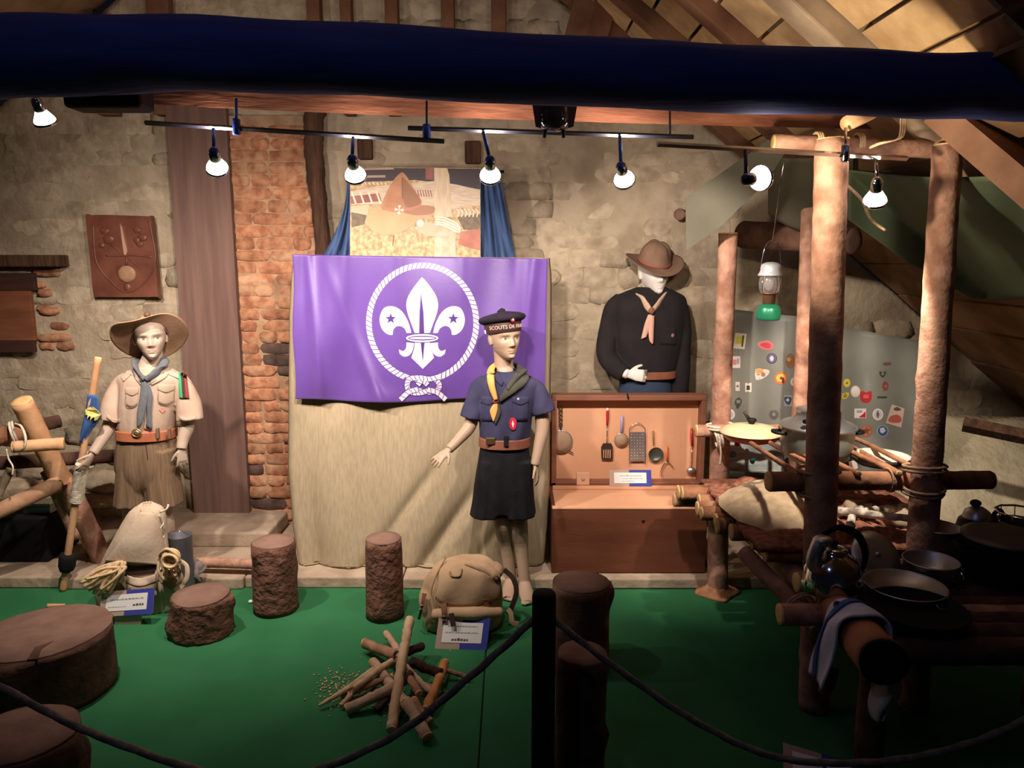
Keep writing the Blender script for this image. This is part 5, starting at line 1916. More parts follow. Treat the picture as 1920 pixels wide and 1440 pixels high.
mb.sheet(tarp3, 40, 16, thick=.004)
tag(bake('tarp', mb, m_tarp), 'sagging grey-green canvas between the two back pine poles', 'tarp')
mb = MB()
a, b = P(1620, 350, 3.1), P(1540, 425, 3.4)
t = thing('cross_log', 'dark log lying across behind the middle pine pole', 'log', P(1560, 470, 3.95))
log_part(t, 'log', P(1395, 440, 4.0), P(1600, 452, 3.45), .07, .06, m_bark_dark, m_cut_brown, seed=151, n=20)
t = thing('wall_log', 'short log end sticking out of the wall left of the canvas flap', 'log', P(1275, 405, 4.3))
log_part(t, 'log', P(1278, 402, 4.5), P(1274, 402, 4.28), .03, .032, m_bark, m_cut_brown, seed=152, n=14)

# ---- dark front table with kettles
ft = thing('front_table', 'low log table in the dark at right, carrying kettles and mess tins', 'table', (1.45, 2.2, 0))
ZF = .535
FX = G(1500, 1100, ZF)
log_part(ft, 'frame_log', P(1494, 1092, 2.5), V((2.2, 2.5, ZF - .03)), .036, .036, m_bark_red, m_cut, seed=161)
log_part(ft, 'frame_log', P(1463, 1152, 2.22), V((2.2, 2.2, P(1463, 1152, 2.22).z)), .034, .034, m_bark_red, m_cut, seed=162)
rn = random.Random(9)
for i in range(8):
    y = 2.02 + i * .088
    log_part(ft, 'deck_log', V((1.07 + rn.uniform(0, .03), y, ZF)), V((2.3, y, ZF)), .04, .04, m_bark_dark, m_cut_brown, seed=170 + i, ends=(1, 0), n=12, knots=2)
for (x, y) in ((1.95, 2.1), (1.95, 2.6), (1.12, 2.16)):
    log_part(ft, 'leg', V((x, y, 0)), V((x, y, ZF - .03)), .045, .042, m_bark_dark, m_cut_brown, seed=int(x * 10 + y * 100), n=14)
mb = MB()
coil(mb, P(1497, 1138, 2.26), P(1520, 1165, 2.2) - P(1480, 1120, 2.3), .05, .005, 2)
bake('lashing', mb, m_twine, ft)
ztop = ZF + .054


def ware(name, label, cat_, px, Y, group='cookware on the dark front table'):
    c = V((P(px, 1060, Y).x, Y, ztop))
    return c, thing(name, label, cat_, c, group)


# kettle
c, t = ware('kettle', 'round chrome kettle with black arched handle at the front of the table', 'kettle', 1562, 2.30)
bake('body', MB().lathe([(.075, 0), (.09, .006), (.094, .03), (.088, .075), (.07, .11), (.046, .128), (.04, .132), (.04, .136)], c, n=40), m_chrome, t)
ld = bake('lid', MB().lathe([(.042, .136), (.042, .141), (.03, .149), (.01, .152), (.001, .152)], c, n=30, cap=False), m_chrome, t)
bake('knob', MB().lathe([(.006, .152), (.012, .16), (.01, .17), (.002, .173)], c, n=14), m_black, ld)
bake('spout', MB().tube(cat([c + V((-.055, -.02, .085)), c + V((-.075, -.03, .115)), c + V((-.07, -.03, .150)), c + V((-.055, -.025, .178))], 5), [.028, .024, .022, .024], n=16), m_alu, t)
bake('spout_cap', MB().ball(c + V((-.05, -.025, .18)), (.03, .028, .018)), m_alu, t)
bake('handle', MB().tube(cat([c + V((-.04, 0, .19)), c + V((.01, 0, .215)), c + V((.07, 0, .19)), c + V((.10, 0, .13)), c + V((.095, 0, .07))], 6), [(.010, .006), (.011, .007), (.013, .008), (.012, .008), (.006, .005)], n=10, hint=(0, 1, 0)), m_black, t)
# round mess-tin lid standing behind
c, t = ware('round_lid', 'flat round grey lid leaning behind the chrome kettle', 'lid', 1640, 2.46)
ax = V((.15, -.75, .65)).normalized()
c2 = c + V((0, 0, .055))
bake('disc', MB().lathe([(.001, .012), (.05, .011), (.083, .008), (.088, .002), (.085, -.004), (.001, -.003)], c2, ax, n=36), m_alu, t)
bake('knob', MB().lathe([(.008, .01), (.01, .018), (.002, .022)], c2, ax, n=14), m_alu, t)
# mess tins
for (px, Y, r, h, nm, lb) in ((1745, 2.42, .085, .055, 'mess_tin', 'shallow aluminium mess tin in the middle of the dark table'), (1700, 2.28, .12, .03, 'tin_plate', 'wide tin plate in front of the mess tin'), (1752, 2.62, .075, .10, 'mess_tin', 'tall aluminium mess tin with folded handle near the right pole')):
    c, t = ware(nm, lb, 'tin', px, Y)
    bake('pan', MB().lathe([(r * .9, 0), (r * .97, .006), (r, h), (r * 1.03, h + .002), (r * .97, h - .001), (r * .9, .008), (.001, .006)], c, n=36), m_alu, t)
    bake('rim', MB().tube([c + V((r * 1.02 * cos(a), r * 1.02 * sin(a), h)) for a in [2 * pi * i / 36 for i in range(36)]], .003, n=6, closed=True), m_alu, t)
    bake('handle', MB().tube(cat([c + V((r * .3, -r * .98, h * .7)), c + V((r * .35, -r * 1.1, h * .35)), c + V((r * .8, -r * .9, h * .35)), c + V((r * .8, -r * .65, h * .7))], 5), .003, n=6), m_chrome, t)
# small kettle at the back right
c, t = ware('small_kettle', 'small dark kettle with shiny lid behind the right pole', 'kettle', 1822, 2.72)
c = c + V((0, 0, .0))
bake('body', MB().lathe([(.05, 0), (.065, .01), (.07, .05), (.06, .09), (.035, .11)], c, n=28), M('sooty_metal', (44, 42, 40), (62, 58, 54), scale=10, rough=.5, metal=.5), t)
bake('lid', MB().lathe([(.05, .1), (.042, .125), (.02, .14), (.001, .143)], c, n=28, cap=False), m_alu, t)
bake('knob', MB().ball(c + V((-.01, 0, .155)), (.02, .018, .014)), m_black, t)
bake('handle', MB().tube(cat([c + V((.05, 0, .09)), c + V((.08, 0, .13)), c + V((.10, -.01, .10)), c + V((.125, -.01, .075))], 5), .008, n=8), m_black, t)
# big black pots
c, t = ware('black_pot', 'large sooty black pot with flat lid at the right edge', 'pot', 1880, 2.42)
bake('body', MB().lathe([(.10, 0), (.125, .02), (.13, .12), (.128, .135)], c, n=36), m_blackm, t)
bake('lid', MB().lathe([(.133, .135), (.133, .142), (.11, .15), (.001, .152)], c, n=36, cap=False), M('grey_lid', (104, 92, 78), rough=.5, metal=.4, bump=.05), t)
bake('handle', MB().tube(cat([c + V((-.12, -.03, .11)), c + V((-.16, -.02, .115)), c + V((-.16, .02, .115)), c + V((-.12, .03, .11))], 5), .006, n=8), m_black, t)
c, t = ware('wire_basket', 'shallow wire basket behind the black pot at right edge', 'basket', 1905, 2.66)
c = c + V((0, 0, .10))
bake('stand_pot', MB().lathe([(.08, -.10), (.09, -.08), (.09, 0)], c, n=28), m_blackm, t)
bake('rim', MB().tube([c + V((.085 * cos(a), .085 * sin(a), .04)) for a in [2 * pi * i / 10 for i in range(10)]], .004, n=6, closed=True), m_chrome, t)
bake('rim', MB().tube([c + V((.075 * cos(a), .075 * sin(a), .002)) for a in [2 * pi * i / 10 for i in range(10)]], .004, n=6, closed=True), m_chrome, t)
for k in range(10):
    a = 2 * pi * k / 10
    bake('wire', MB().tube([c + V((.075 * cos(a), .075 * sin(a), .002)), c + V((.085 * cos(a), .085 * sin(a), .04))], .002, n=5), m_chrome, t)
c, t = ware('wide_pan', 'wide black frying pan in front on the dark table', 'pan', 1725, 2.12)
bake('pan', MB().lathe([(.12, 0), (.14, .03), (.143, .034), (.136, .032), (.116, .008), (.001, .006)], c, n=36), m_blackm, t)
bake('handle', MB().tube([c + V((-.13, -.01, .028)), c + V((-.25, -.02, .05))], [.010, .012], n=8), m_black, t)

# ---- log with towel draped over it, in front of the table
A, B = P(1572, 1150, 2.22), P(1655, 1240, 1.86)
t = thing('hanging_log', 'short log with blackened end below the dark table', 'log', B)
bake('log', log_mb(A, B, .062, .062, 181, n=24, rough=.03), M('smooth_log', (150, 96, 62), (170, 114, 78), scale=8, rough=.75), t)
bake('black_end', face_disc(B, B - A, .064, 2, th=.012), m_blackm, t)
axl = (B - A).normalized()
sdv = axl.cross(V((0, 0, 1))).normalized()
upv = sdv.cross(axl).normalized()


def towel(u, v, ro=0.0):
    # u across (over the log), v along the log
    an = lerp(-1.45, 2.35, u)
    r = .076 + ro + .006 * sin(u * 15 + v * 5)
    base = lerp(A, B, .30 + .34 * v)
    p = base + upv * (r * cos(an)) + sdv * (r * sin(an))
    if an > 1.3:
        p = base + upv * (r * cos(1.3)) + sdv * (r * sin(1.3)) + V((-.16, 0, -1)) * ((an - 1.3) * .17)
    return p + upv * .002


mb = MB()
mb.sheet(towel, 40, 14, thick=.006, flip=True)
m_tow = M('white_blue_towel', (196, 200, 214), (206, 208, 220), scale=10, rough=.95, bump=.4, bscale=200, bdist=.003)
tw = thing('towel', 'white and blue towel draped over the short dark-ended log', 'towel', towel(0, .5))
bake('cloth', mb, m_tow, tw)
mb = MB()
mb.sheet(lambda u, v: towel(u, .25 + .16 * v + .04 * sin(u * 6), .009), 40, 4, thick=.003, flip=True)
bake('blue_stripe', mb, M('towel_blue', (70, 92, 150), rough=.95), tw)
c = P(1655, 1290, 1.9)
mb = MB()


def rag(u, v):
    w_ = .055 * (1 - .75 * v ** 1.5)
    return c + V(((u - .5) * 2 * w_ * .8 + .012 * sin(v * 5), -.02 * sin(u * pi) + .015 * sin(u * 9 + v * 3), .05 - .135 * v + .012 * sin(u * 11) * (1 - v)))


mb.sheet(rag, 20, 20, thick=.003)
tag(bake('paper_rag', mb, M('pale_rag', (178, 172, 164), (196, 190, 180), scale=8, rough=.95)), 'pale crumpled rag hanging below the black log end', 'rag')
c = P(1553, 1282, 2.06)
mb = MB()
mb.tube([c + V((.01, 0, .05)), c + V((0, 0, .0)), c + V((-.012, 0, -.03))], [.018, .02, .016], n=12)
tag(bake('wooden_peg', mb, m_cut_brown), 'pale peg hanging below the towel', 'peg')

# ================================================================== MANNEQUINS
HEAD = [(0.00, .27, .12, .05), (.03, .34, .04, .10), (.08, .38, -.04, .155), (.15, .385, -.12, .205), (.22, .38, -.21, .245), (.32, .385, -.33, .285),
        (.42, .39, -.41, .318), (.50, .385, -.45, .335), (.60, .40, -.475, .345), (.70, .405, -.48, .35), (.80, .375, -.455, .335), (.88, .305, -.385, .285), (.94, .21, -.28, .205), (.98, .10, -.16, .11), (1.0, 0.0, -.05, .02)]


def gs(x, s):
    return exp(-(x / s) ** 2)


def face_relief(x, h):
    """how far the face stands forward of the plain head form"""
    ax = abs(x)
    d = 0.0
    if .28 < h < .62:                                    # nose
        n = interp([(.28, 0.0), (.315, .03), (.345, .095), (.38, .105), (.45, .06), (.52, .032), (.60, .006)], h)[0]
        s = interp([(.28, .055), (.345, .062), (.40, .045), (.55, .036), (.62, .05)], h)[0]
        d += n * gs(ax, s)
        d += .022 * gs(ax - .062, .025) * gs(h - .335, .022)
    d -= .050 * gs(ax - .145, .085) * gs(h - .505, .05)   # eye sockets
    d += .030 * gs(ax - .148, .052) * gs(h - .500, .026)  # eyeballs
    d -= .012 * gs(ax - .148, .06) * gs(h - .532, .009)   # lid crease
    d += .020 * gs(ax - .15, .10) * gs(h - .585, .030)    # brow
    d += .020 * gs(ax - .20, .07) * gs(h - .36, .07)      # cheeks
    d += .026 * gs(ax, .085) * gs(h - .238, .016)         # upper lip
    d += .028 * gs(ax, .075) * gs(h - .192, .018)         # lower lip
    d -= .022 * gs(ax, .09) * gs(h - .214, .008)          # mouth line
    d -= .018 * gs(ax, .08) * gs(h - .150, .02)
    d += .022 * gs(ax, .09) * gs(h - .085, .04)           # chin
    return d


class Head:
    def __init__(self, center, H, yaw, tilt=0.0, nod=0.0):
        self.H = H
        f = V((sin(yaw), -cos(yaw), 0))
        r = V((cos(yaw), sin(yaw), 0))
        u = V((0, 0, 1))
        q = Quaternion(f, tilt) @ Quaternion(r, nod)
        self.f, self.r, self.u = q @ f, q @ r, q @ u
        self.C = V(center) - self.u * (.5 * H)

    def w(self, x, y, h):
        return self.C + (self.r * x + self.f * y + self.u * h) * self.H

    def loc(self, p):
        d = (V(p) - self.C) / self.H
        return d.dot(self.r), d.dot(self.f), d.dot(self.u)

    def build(self, mb, k=1.0, ears=True):
        rings = []
        N, Mv = 64, 60
        for j in range(Mv + 1):
            h = j / Mv
            f, b, wd = interp(HEAD, h)
            y0 = -.04
            ring = []
            for i in range(N):
                a = 2 * pi * i / N
                s, c = sin(a), cos(a)
                e = .93
                x = wd * (abs(s) ** e) * (1 if s >= 0 else -1)
                y = y0 + ((f - y0) if c >= 0 else (y0 - b)) * (abs(c) ** e) * (1 if c >= 0 else -1)
                if c > 0.1:
                    y += face_relief(x, h) * min(1, (c - .1) * 3) * k
                ring.append(self.w(x, y, h))
            rings.append(ring)
        mb.loft(rings)
        if ears:
            for s in (-1, 1):
                R = Matrix((self.r, self.f, self.u)).transposed()
                mb.ball(self.w(s * .345, -.06, .46), (.030 * self.H, .075 * self.H, .115 * self.H), R @ Matrix.Rotation(.25, 3, 'X'))
                mb.ball(self.w(s * .335, -.03, .38), (.03 * self.H, .045 * self.H, .05 * self.H), R)


def hand(mb, W, d, n, side, L, curl=.35, spread=.10, thumb=.7, fr=.050):
    d = V(d).normalized()
    n = (V(n) - d * V(n).dot(d)).normalized()
    a = d.cross(n).normalized()
    if a.dot(V(side)) < 0:
        a = -a
    W = V(W)
    mb.tube([W - d * .05 * L, W + d * .12 * L, W + d * .3 * L, W + d * .5 * L, W + d * .54 * L], [(.115 * L, .09 * L), (.15 * L, .085 * L), (.20 * L, .08 * L), (.205 * L, .065 * L), (.16 * L, .04 * L)], n=14, hint=n)
    for o, ln, sp in ((.155, .41, .9), (.055, .46, .3), (-.05, .43, -.35), (-.15, .34, -1.1)):
        p = W + d * (.46 - abs(o) * .15) * L + a * o * L
        dd = (d + a * sp * spread).normalized()
        pts = [p]
        for k, sg in enumerate((.42, .32, .26)):
            q = Quaternion(dd.cross(n).normalized(), curl * (.7 + .5 * k))
            dd = q @ dd
            p = p + dd * ln * L * sg
            pts.append(p)
        mb.tube(cat(pts, 3), [fr * L, fr * .96 * L, fr * .9 * L, fr * .62 * L], n=8)
    p = W + d * .14 * L + a * .13 * L
    dd = (d * .75 + a * thumb + n * .25).normalized()
    pts = [p, p + dd * .19 * L]
    dd = (dd + d * .5 + n * .2).normalized()
    pts += [pts[-1] + dd * .15 * L, pts[-1] + dd * .27 * L]
    mb.tube(cat(pts, 3), [fr * 1.3 * L, fr * 1.15 * L, fr * L, fr * .7 * L], n=8)


def ring_at(cx, py, hw, Y, depth, n=32, e=.86, dx=0, fn=None):
    c = P(cx, py, Y)
    w_ = hw * mpp(c)
    out = []
    for k in range(n):
        a = 2 * pi * k / n
        s, c_ = sin(a), cos(a)
        x = w_ * abs(c_) ** e * (1 if c_ >= 0 else -1)
        y = depth * abs(s) ** e * (1 if s >= 0 else -1)
        if fn:
            x, y = fn(a, x, y)
        out.append(c + V((x, y, 0)))
    return out


def rows_loft(mb, rows, Y, n=32, sub=5, fn=None):
    """rows: (py, cx, hw_px, depth_m, dY) top to bottom, smoothed"""
    pts = [V((r[0], r[1], r[2])) for r in rows]
    ext = [V((r[3], r[4] if len(r) > 4 else 0, 0)) for r in rows]
    A, B = cat(pts, sub), cat(ext, sub)
    rings = []
    for i, (a, b) in enumerate(zip(A, B)):
        rings.append(ring_at(a.y, a.x, a.z, Y + b.y, b.x, n, fn=(lambda an, x, y, t=i / (len(A) - 1): fn(an, t, x, y)) if fn else None))
    mb.loft(rings)


def strip(mb, bvh, A, B, thick=.004, off=.002, n=14, Y=3.5, k=6):
    """cloth band between two drawn edges, lying on a garment"""
    A = cat([V((*p, 0)) for p in A], 8)
    B = cat([V((*p, 0)) for p in B], 8)

    def at(lst, t):
        x = t * (len(lst) - 1)
        i = min(int(x), len(lst) - 2)
        return lerp(lst[i], lst[i + 1], x - i)
    g = []
    for j in range(k + 1):
        row = []
        for i in range(n + 1):
            q = lerp(at(A, i / n), at(B, i / n), j / k)
            p, _ = onto(bvh, q.x, q.y, 0, Y)
            bul = off + thick * (1 + .8 * sin(pi * j / k))
            dirv = (CAM - p).normalized()
            row.append(p + dirv * bul)
        g.append(row)
    back = [[p + (p - CAM).normalized() * thick * 1.6 for p in row] for row in g]
    W = n + 1
    vs = [p for row in g for p in row] + [p for row in back for p in row]
    K = W * (k + 1)
    fs = []
    for j in range(k):
        for i in range(n):
            a = j * W + i
            fs.append((a, a + 1, a + W + 1, a + W))
            fs.append((K + a, K + a + W, K + a + W + 1, K + a + 1))
    rim = list(range(W)) + [j * W + n for j in range(1, k + 1)] + [k * W + i for i in range(n - 1, -1, -1)] + [j * W for j in range(k - 1, 0, -1)]
    for a, b in zip(rim, rim[1:] + rim[:1]):
        fs.append((b, a, a + K, b + K))
    mb.add(vs, fs)
    return mb


def roll(name, mat, parent, pts, r=(.019, .009)):
    """folded scarf lying round one side of the neck, from nape to knot"""
    P_ = cat([P(x, y, Y) for x, y, Y in pts], 6)
    c = V((sum(p.x for p in P_) / len(P_), sum(p.y for p in P_) / len(P_), 0))
    mb = MB()
    mb.tube(P_, [(r[0] * .9, r[1]), (r[0], r[1]), (r[0] * 1.1, r[1]), (r[0], r[1]), (r[0] * .6, r[1])], n=12, hint=(0, 1, .9), wob=lambda i, k, an: 1 + .05 * sin(i * 1.3 + an * 2))
    return bake(name, mb, mat, parent)


def paint_material(name, base, rough=.45, spec=.4):
    m = bpy.data.materials.new(name)
    m.use_nodes = True
    nt = m.node_tree
    b = nt.nodes['Principled BSDF']
    at = nt.nodes.new('ShaderNodeAttribute')
    at.attribute_name = 'paint'
    nt.links.new(at.outputs['Color'], b.inputs['Base Color'])
    b.inputs['Roughness'].default_value = rough
    b.inputs['Specular IOR Level'].default_value = spec
    return m


def paint_body(me, hd, base, lips, iris, brow, strength=1.0):
    ca = me.color_attributes.new('paint', 'FLOAT_COLOR', 'POINT')
    base, lips, iris, brow = map(lambda c: V(lin(c)), (base, lips, iris, brow))
    white = V(lin((222, 214, 200)))
    lo = hd.C - hd.u * .02
    vals = []
    for v in me.vertices:
        c = base
        if (v.co - hd.w(0, 0, .5)).length < hd.H * .8:
            x, y, h = hd.loc(v.co)
            if y > .18:
                ax = abs(x)
                gx = ax - .148
                e = (gx / .062) ** 2 + ((h - .500) / .024) ** 2
                if e < 1:
                    c = lerp(base, white, .35 * strength)
                    ix = (x - (.148 if x > 0 else -.148)) - .012
                    if (ix / .031) ** 2 + ((h - .502) / .026) ** 2 < 1:
                        c = lerp(base, iris, .9 * strength)
                elif 1 <= e < 1.9 and h > .497:
                    c = lerp(base, brow, .75 * strength)
                elif abs(h - (.590 + .012 * gs(gx, .06) - .004)) < .010 and abs(gx) < .085:
                    c = lerp(base, brow, .55 * strength)
                elif (x / .098) ** 2 + ((h - .214) / .042) ** 2 < 1:
                    c = lerp(base, lips, .8 * strength)
                    if abs(h - .214) < .006:
                        c = lerp(base, brow, .6 * strength)
                elif abs(ax - .045) < .018 and abs(h - .318) < .008:
                    c = lerp(base, brow, .6 * strength)
        vals += [c.x, c.y, c.z, 1.0]
    ca.data.foreach_set('color', vals)


def hat_parts(parent, O, up, fwd, brimR, crownR, crownH, wave, mat, bandmat, asp=1.12, pinch=.2, th=.005, under=None):
    up, fwd = V(up).normalized(), V(fwd)
    fwd = (fwd - up * fwd.dot(up)).normalized()
    rt = fwd.cross(up)
    O = V(O)

    def W(r, an, z):
        k = 1 + (asp - 1) * max(0, (1 - (r - crownR) / (brimR - crownR)) if r > crownR else 1)
        return O + fwd * (r * cos(an) * k) + rt * (r * sin(an)) + up * z
    N = 56
    rs = [lerp(crownR * .97, brimR, i / 10) for i in range(11)]
    rings = [[W(r, 2 * pi * k / N, wave(2 * pi * k / N, (r - crownR) / (brimR - crownR)) + th) for k in range(N)] for r in rs]
    rings += [[W(r, 2 * pi * k / N, wave(2 * pi * k / N, (r - crownR) / (brimR - crownR))) for k in range(N)] for r in rs[::-1]]
    rings.append(rings[0])
    h = bake('hat_brim', MB().loft(rings, cap=False), mat, parent)
    prof = [(1.0, 0), (1.0, .25), (.96, .5), (.86, .72), (.70, .88), (.50, .97), (.25, 1.0), (.02, .98)]
    rings = []
    for (pr, ph) in [interp([(i, *p) for i, p in enumerate(prof)], j / 3.0) for j in range(3 * (len(prof) - 1) + 1)]:
        ring = []
        for k in range(N):
            an = 2 * pi * k / N
            d = 0
            for a0 in (pi / 4, 3 * pi / 4, 5 * pi / 4, 7 * pi / 4):
                da = (an - a0 + pi) % (2 * pi) - pi
                d += exp(-(da / .33) ** 2)
            r = crownR * pr * (1 - pinch * d * max(0, ph - .2) / .8)
            ring.append(W(r, an, ph * crownH - pinch * .12 * crownH * d * ph))
        rings.append(ring)
    bake('hat_crown', MB().loft(rings), mat, parent)
    if bandmat:
        rings = [[W(crownR * rr, 2 * pi * k / N, zz) for k in range(N)] for rr, zz in ((1.0, .006), (1.035, .006), (1.03, .026), (.99, .026))]
        bake('hat_band', MB().loft(rings, cap=False), bandmat, parent)
    return W


# ------------------------------------------------------------------ boy with khaki shirt (left)
def boy_khaki():
    Yb = 3.62
    t = thing('mannequin', 'boy mannequin in khaki shirt and wide hat holding the pennant staff', 'mannequin', (P(282, 900, Yb).x, Yb, 0))
    hd = Head(P(282, 632, Yb - .01), .205, radians(24), tilt=.05, nod=.02)
    mb = MB()
    hd.build(mb)
    # neck, torso, arms, legs
    mb.tube([hd.w(0, -.10, .30), hd.w(0, -.10, .05), P(281, 680, Yb + .01), P(281, 705, Yb + .01)], [.048, .045, .047, .07], n=18)
    rows_loft(mb, [(696, 282, 24, .04), (710, 283, 44, .055), (730, 282, 50, .075), (790, 278, 44, .075), (830, 276, 46, .08), (880, 276, 48, .08), (905, 276, 40, .07)], Yb)
    # viewer-left arm (reaches to the staff), viewer-right arm (hangs)
    L = cat([P(232, 712, Yb), P(217, 750, Yb - .01), P(206, 796, Yb - .03), P(190, 826, Yb - .07), P(174, 850, Yb - .11)], 5)
    mb.tube(L, [.026, .032, .034, .031, .026, .023], n=14)
    hand(mb, P(174, 850, Yb - .11), P(160, 872, Yb - .135) - P(174, 850, Yb - .11), V((-.7, .3, .3)), V((.1, -1, 0.2)), .125, curl=.25, spread=.05)
    Rr = cat([P(340, 712, Yb), P(350, 750, Yb), P(352, 795, Yb - .01), P(344, 822, Yb - .03), P(340, 842, Yb - .05)], 5)
    mb.tube(Rr, [.026, .033, .035, .032, .027, .024], n=14)
    hand(mb, P(340, 840, Yb - .05), V((.03, -.03, -1)), V((-.5, .6, 0)), V((-.6, -.8, 0)), .125, curl=.28, spread=.14)
    for s, cx in ((-1, 250), (1, 305)):
        mb.tube(cat([P(cx, 890, Yb), P(cx, 960, Yb), P(cx + s * 3, 985, Yb - .005), P(cx + s * 4, 1040, Yb + .01), V((P(cx + s * 6, 1060, Yb).x, Yb + .01, .06))], 5), [.075, .055, .047, .05, .046, .034, .032], n=16)
        f0 = V((P(cx + s * 6, 1060, Yb).x, Yb + .05, .035))
        mb.tube([f0 + V((0, .03, 0)), f0 + V((0, -.04, .0)), f0 + V((s * .01, -.09, -.01)), f0 + V((s * .012, -.12, -.015))], [(.034, .034), (.036, .034), (.04, .025), (.03, .018)], n=14, hint=(0, 0, 1))
    me = fuse(mb, .0032, 2, 'body', .4)
    paint_body(me, hd, (176, 154, 134), (170, 126, 108), (80, 68, 58), (114, 92, 78))
    body = bake('body', None, paint_material('mannequin_skin_pale', None), t, me=me)

    # shirt
    sb = MB()
    fold = lambda an, tt, x, y: (x * (1 + .025 * sin(an * 7 + tt * 8)), y * (1 + .05 * sin(an * 9 + tt * 5) * tt))
    rows_loft(sb, [(686, 282, 26, .058, .01), (696, 284, 44, .070, .01), (708, 284, 60, .080), (728, 282, 58, .092), (765, 278, 54, .098), (795, 276, 51, .096), (812, 275, 48, .088)], Yb, fn=fold)
    sb.tube(cat([P(242, 708, Yb), P(226, 724, Yb), P(216, 750, Yb - .01), P(209, 788, Yb - .025)], 5), [.034, .043, .050, .056, .060], n=18, wob=lambda i, k, an: 1 + .035 * sin(3 * an + i * .7))
    sb.tube(cat([P(324, 706, Yb), P(341, 722, Yb), P(352, 752, Yb), P(357, 788, Yb - .01)], 5), [.034, .044, .052, .060, .064], n=18, wob=lambda i, k, an: 1 + .035 * sin(3 * an + i * .8))
    sme = fuse(sb, .006, 2, 'shirt')
    bv = bvh_of(sme)
    m_shirt = M('khaki_shirt', (176, 150, 130), (188, 164, 142), scale=8, rough=.92, bump=.25, bscale=36, bdist=.006)
    m_shirt_d = M('khaki_shirt_seam', (168, 140, 110), rough=.92, bump=0)
    shirt = bake('shirt', None, m_shirt, t, me=sme)
    # collar
    for A, B in (([(256, 690), (260, 700), (268, 710)], [(248, 696), (252, 708), (264, 723)]), ([(308, 690), (298, 700), (280, 710)], [(320, 696), (308, 710), (284, 723)])):
        bake('collar', strip(MB(), bv, A, B, .003, .003, Y=Yb - .08), m_shirt, shirt)
    # epaulettes, pockets with flaps, buttons, front placket
    bake('epaulette', strip(MB(), bv, [(226, 706), (240, 694)], [(231, 716), (246, 702)], .003, .003, Y=Yb - .03), m_shirt, shirt)
    bake('epaulette', strip(MB(), bv, [(318, 694), (338, 700)], [(316, 702), (334, 710)], .003, .003, Y=Yb - .03), m_shirt, shirt)
    for (x0, x1, y0, y1) in ((236, 258, 728, 762), (297, 326, 722, 758)):
        bake('pocket', strip(MB(), bv, [(x0, y0), (x1, y0)], [(x0, y1 - 2), ((x0 + x1) / 2, y1 + 3), (x1, y1 - 4)], .002, .002, Y=Yb - .09), m_shirt, shirt)
        bake('pocket_flap', strip(MB(), bv, [(x0 - 1, y0 - 1), (x1 + 1, y0 - 1)], [(x0 - 1, y0 + 9), ((x0 + x1) / 2, y0 + 15), (x1 + 1, y0 + 9)], .002, .005, Y=Yb - .09), m_shirt, shirt)
        bake('pocket_seam', MB().tube([onto(bv, x, y, .004, Yb - .09)[0] for x, y in ((x0 - 1, y0 + 9), ((x0 + x1) / 2, y0 + 15), (x1 + 1, y0 + 9))], .0012, n=5), m_shirt_d, shirt)
        bake('pocket_seam', MB().tube(cat([onto(bv, x, y, .003, Yb - .09)[0] for x, y in ((x0, y0 + 10), (x0, y1 - 2), ((x0 + x1) / 2, y1 + 3), (x1, y1 - 4), (x1, y0 + 10))], 3), .0012, n=5), m_shirt_d, shirt)
    bake('placket', strip(MB(), bv, [(270, 716), (270, 806)], [(283, 716), (283, 806)], .002, .001, Y=Yb - .1), m_shirt, shirt)
    for (x, y) in ((247, 739), (311, 734), (276, 795)):
        p, n = onto(bv, x, y, .004, Yb - .1)
        bake('button', MB().lathe([(.005, 0), (.005, .002), (.002, .003)], p, n, n=10), m_shirt_d, shirt)
    for px0, cc in ((334, (60, 150, 96)), (339, (58, 40, 36)), (345, (128, 54, 46))):
        bake('shoulder_ribbon', strip(MB(), bv, [(px0, 698), (px0 + 1, 722), (px0 + 2, 746)], [(px0 + 5, 699), (px0 + 7, 722), (px0 + 10, 747)], .002, .006, Y=Yb - .04), M('ribbon_%d' % px0, cc, rough=.8, bump=0), shirt)
    bake('badge', patch(MB(), bv, star(304, 768, 6, 4, k=4), .002, .002), M('pink_badge', (206, 140, 122), rough=.7, bump=0), shirt)
    bake('sleeve_cuff', strip(MB(), bv, [(336, 779), (350, 784), (366, 780)], [(336, 786), (350, 791), (367, 787)], .002, .003, Y=Yb - .05), m_shirt, shirt)
    bake('sleeve_cuff', strip(MB(), bv, [(201, 776), (212, 784), (225, 786)], [(199, 783), (211, 791), (224, 793)], .002, .003, Y=Yb - .08), m_shirt, shirt)
    # lanyard
    bake('lanyard', MB().tube(cat([onto(bv, x, y, .006, Yb - .09)[0] for x, y in ((247, 690), (254, 706), (266, 718), (276, 722), (292, 714), (308, 700))], 4), .003, n=6), M('grey_cord', (120, 112, 108), rough=.9, bump=0), shirt)

    # neckerchief
    m_scarf = M('slate_scarf', (92, 94, 98), (108, 110, 112), scale=10, rough=.92, bump=.2, bscale=60)
    sc = roll('neckerchief', m_scarf, t, [(284, 668, Yb + .085), (309, 672, Yb + .03), (302, 688, Yb - .05), (288, 702, Yb - .085), (273, 712, Yb - .102)], (.021, .010))
    roll('scarf_roll', m_scarf, sc, [(282, 668, Yb + .085), (255, 675, Yb + .03), (255, 690, Yb - .05), (263, 703, Yb - .085), (271, 712, Yb - .102)], (.019, .010))
    p, n = onto(bv, 271, 712, .012, Yb - .1)
    bake('knot', MB().ball(p, (.018, .014, .018)), m_scarf, sc)
    bake('scarf_tail', strip(MB(), bv, [(265, 714), (262, 745), (257, 775), (257, 803)], [(276, 714), (277, 745), (272, 775), (267, 792)], .006, .010, Y=Yb - .1), m_scarf, sc)
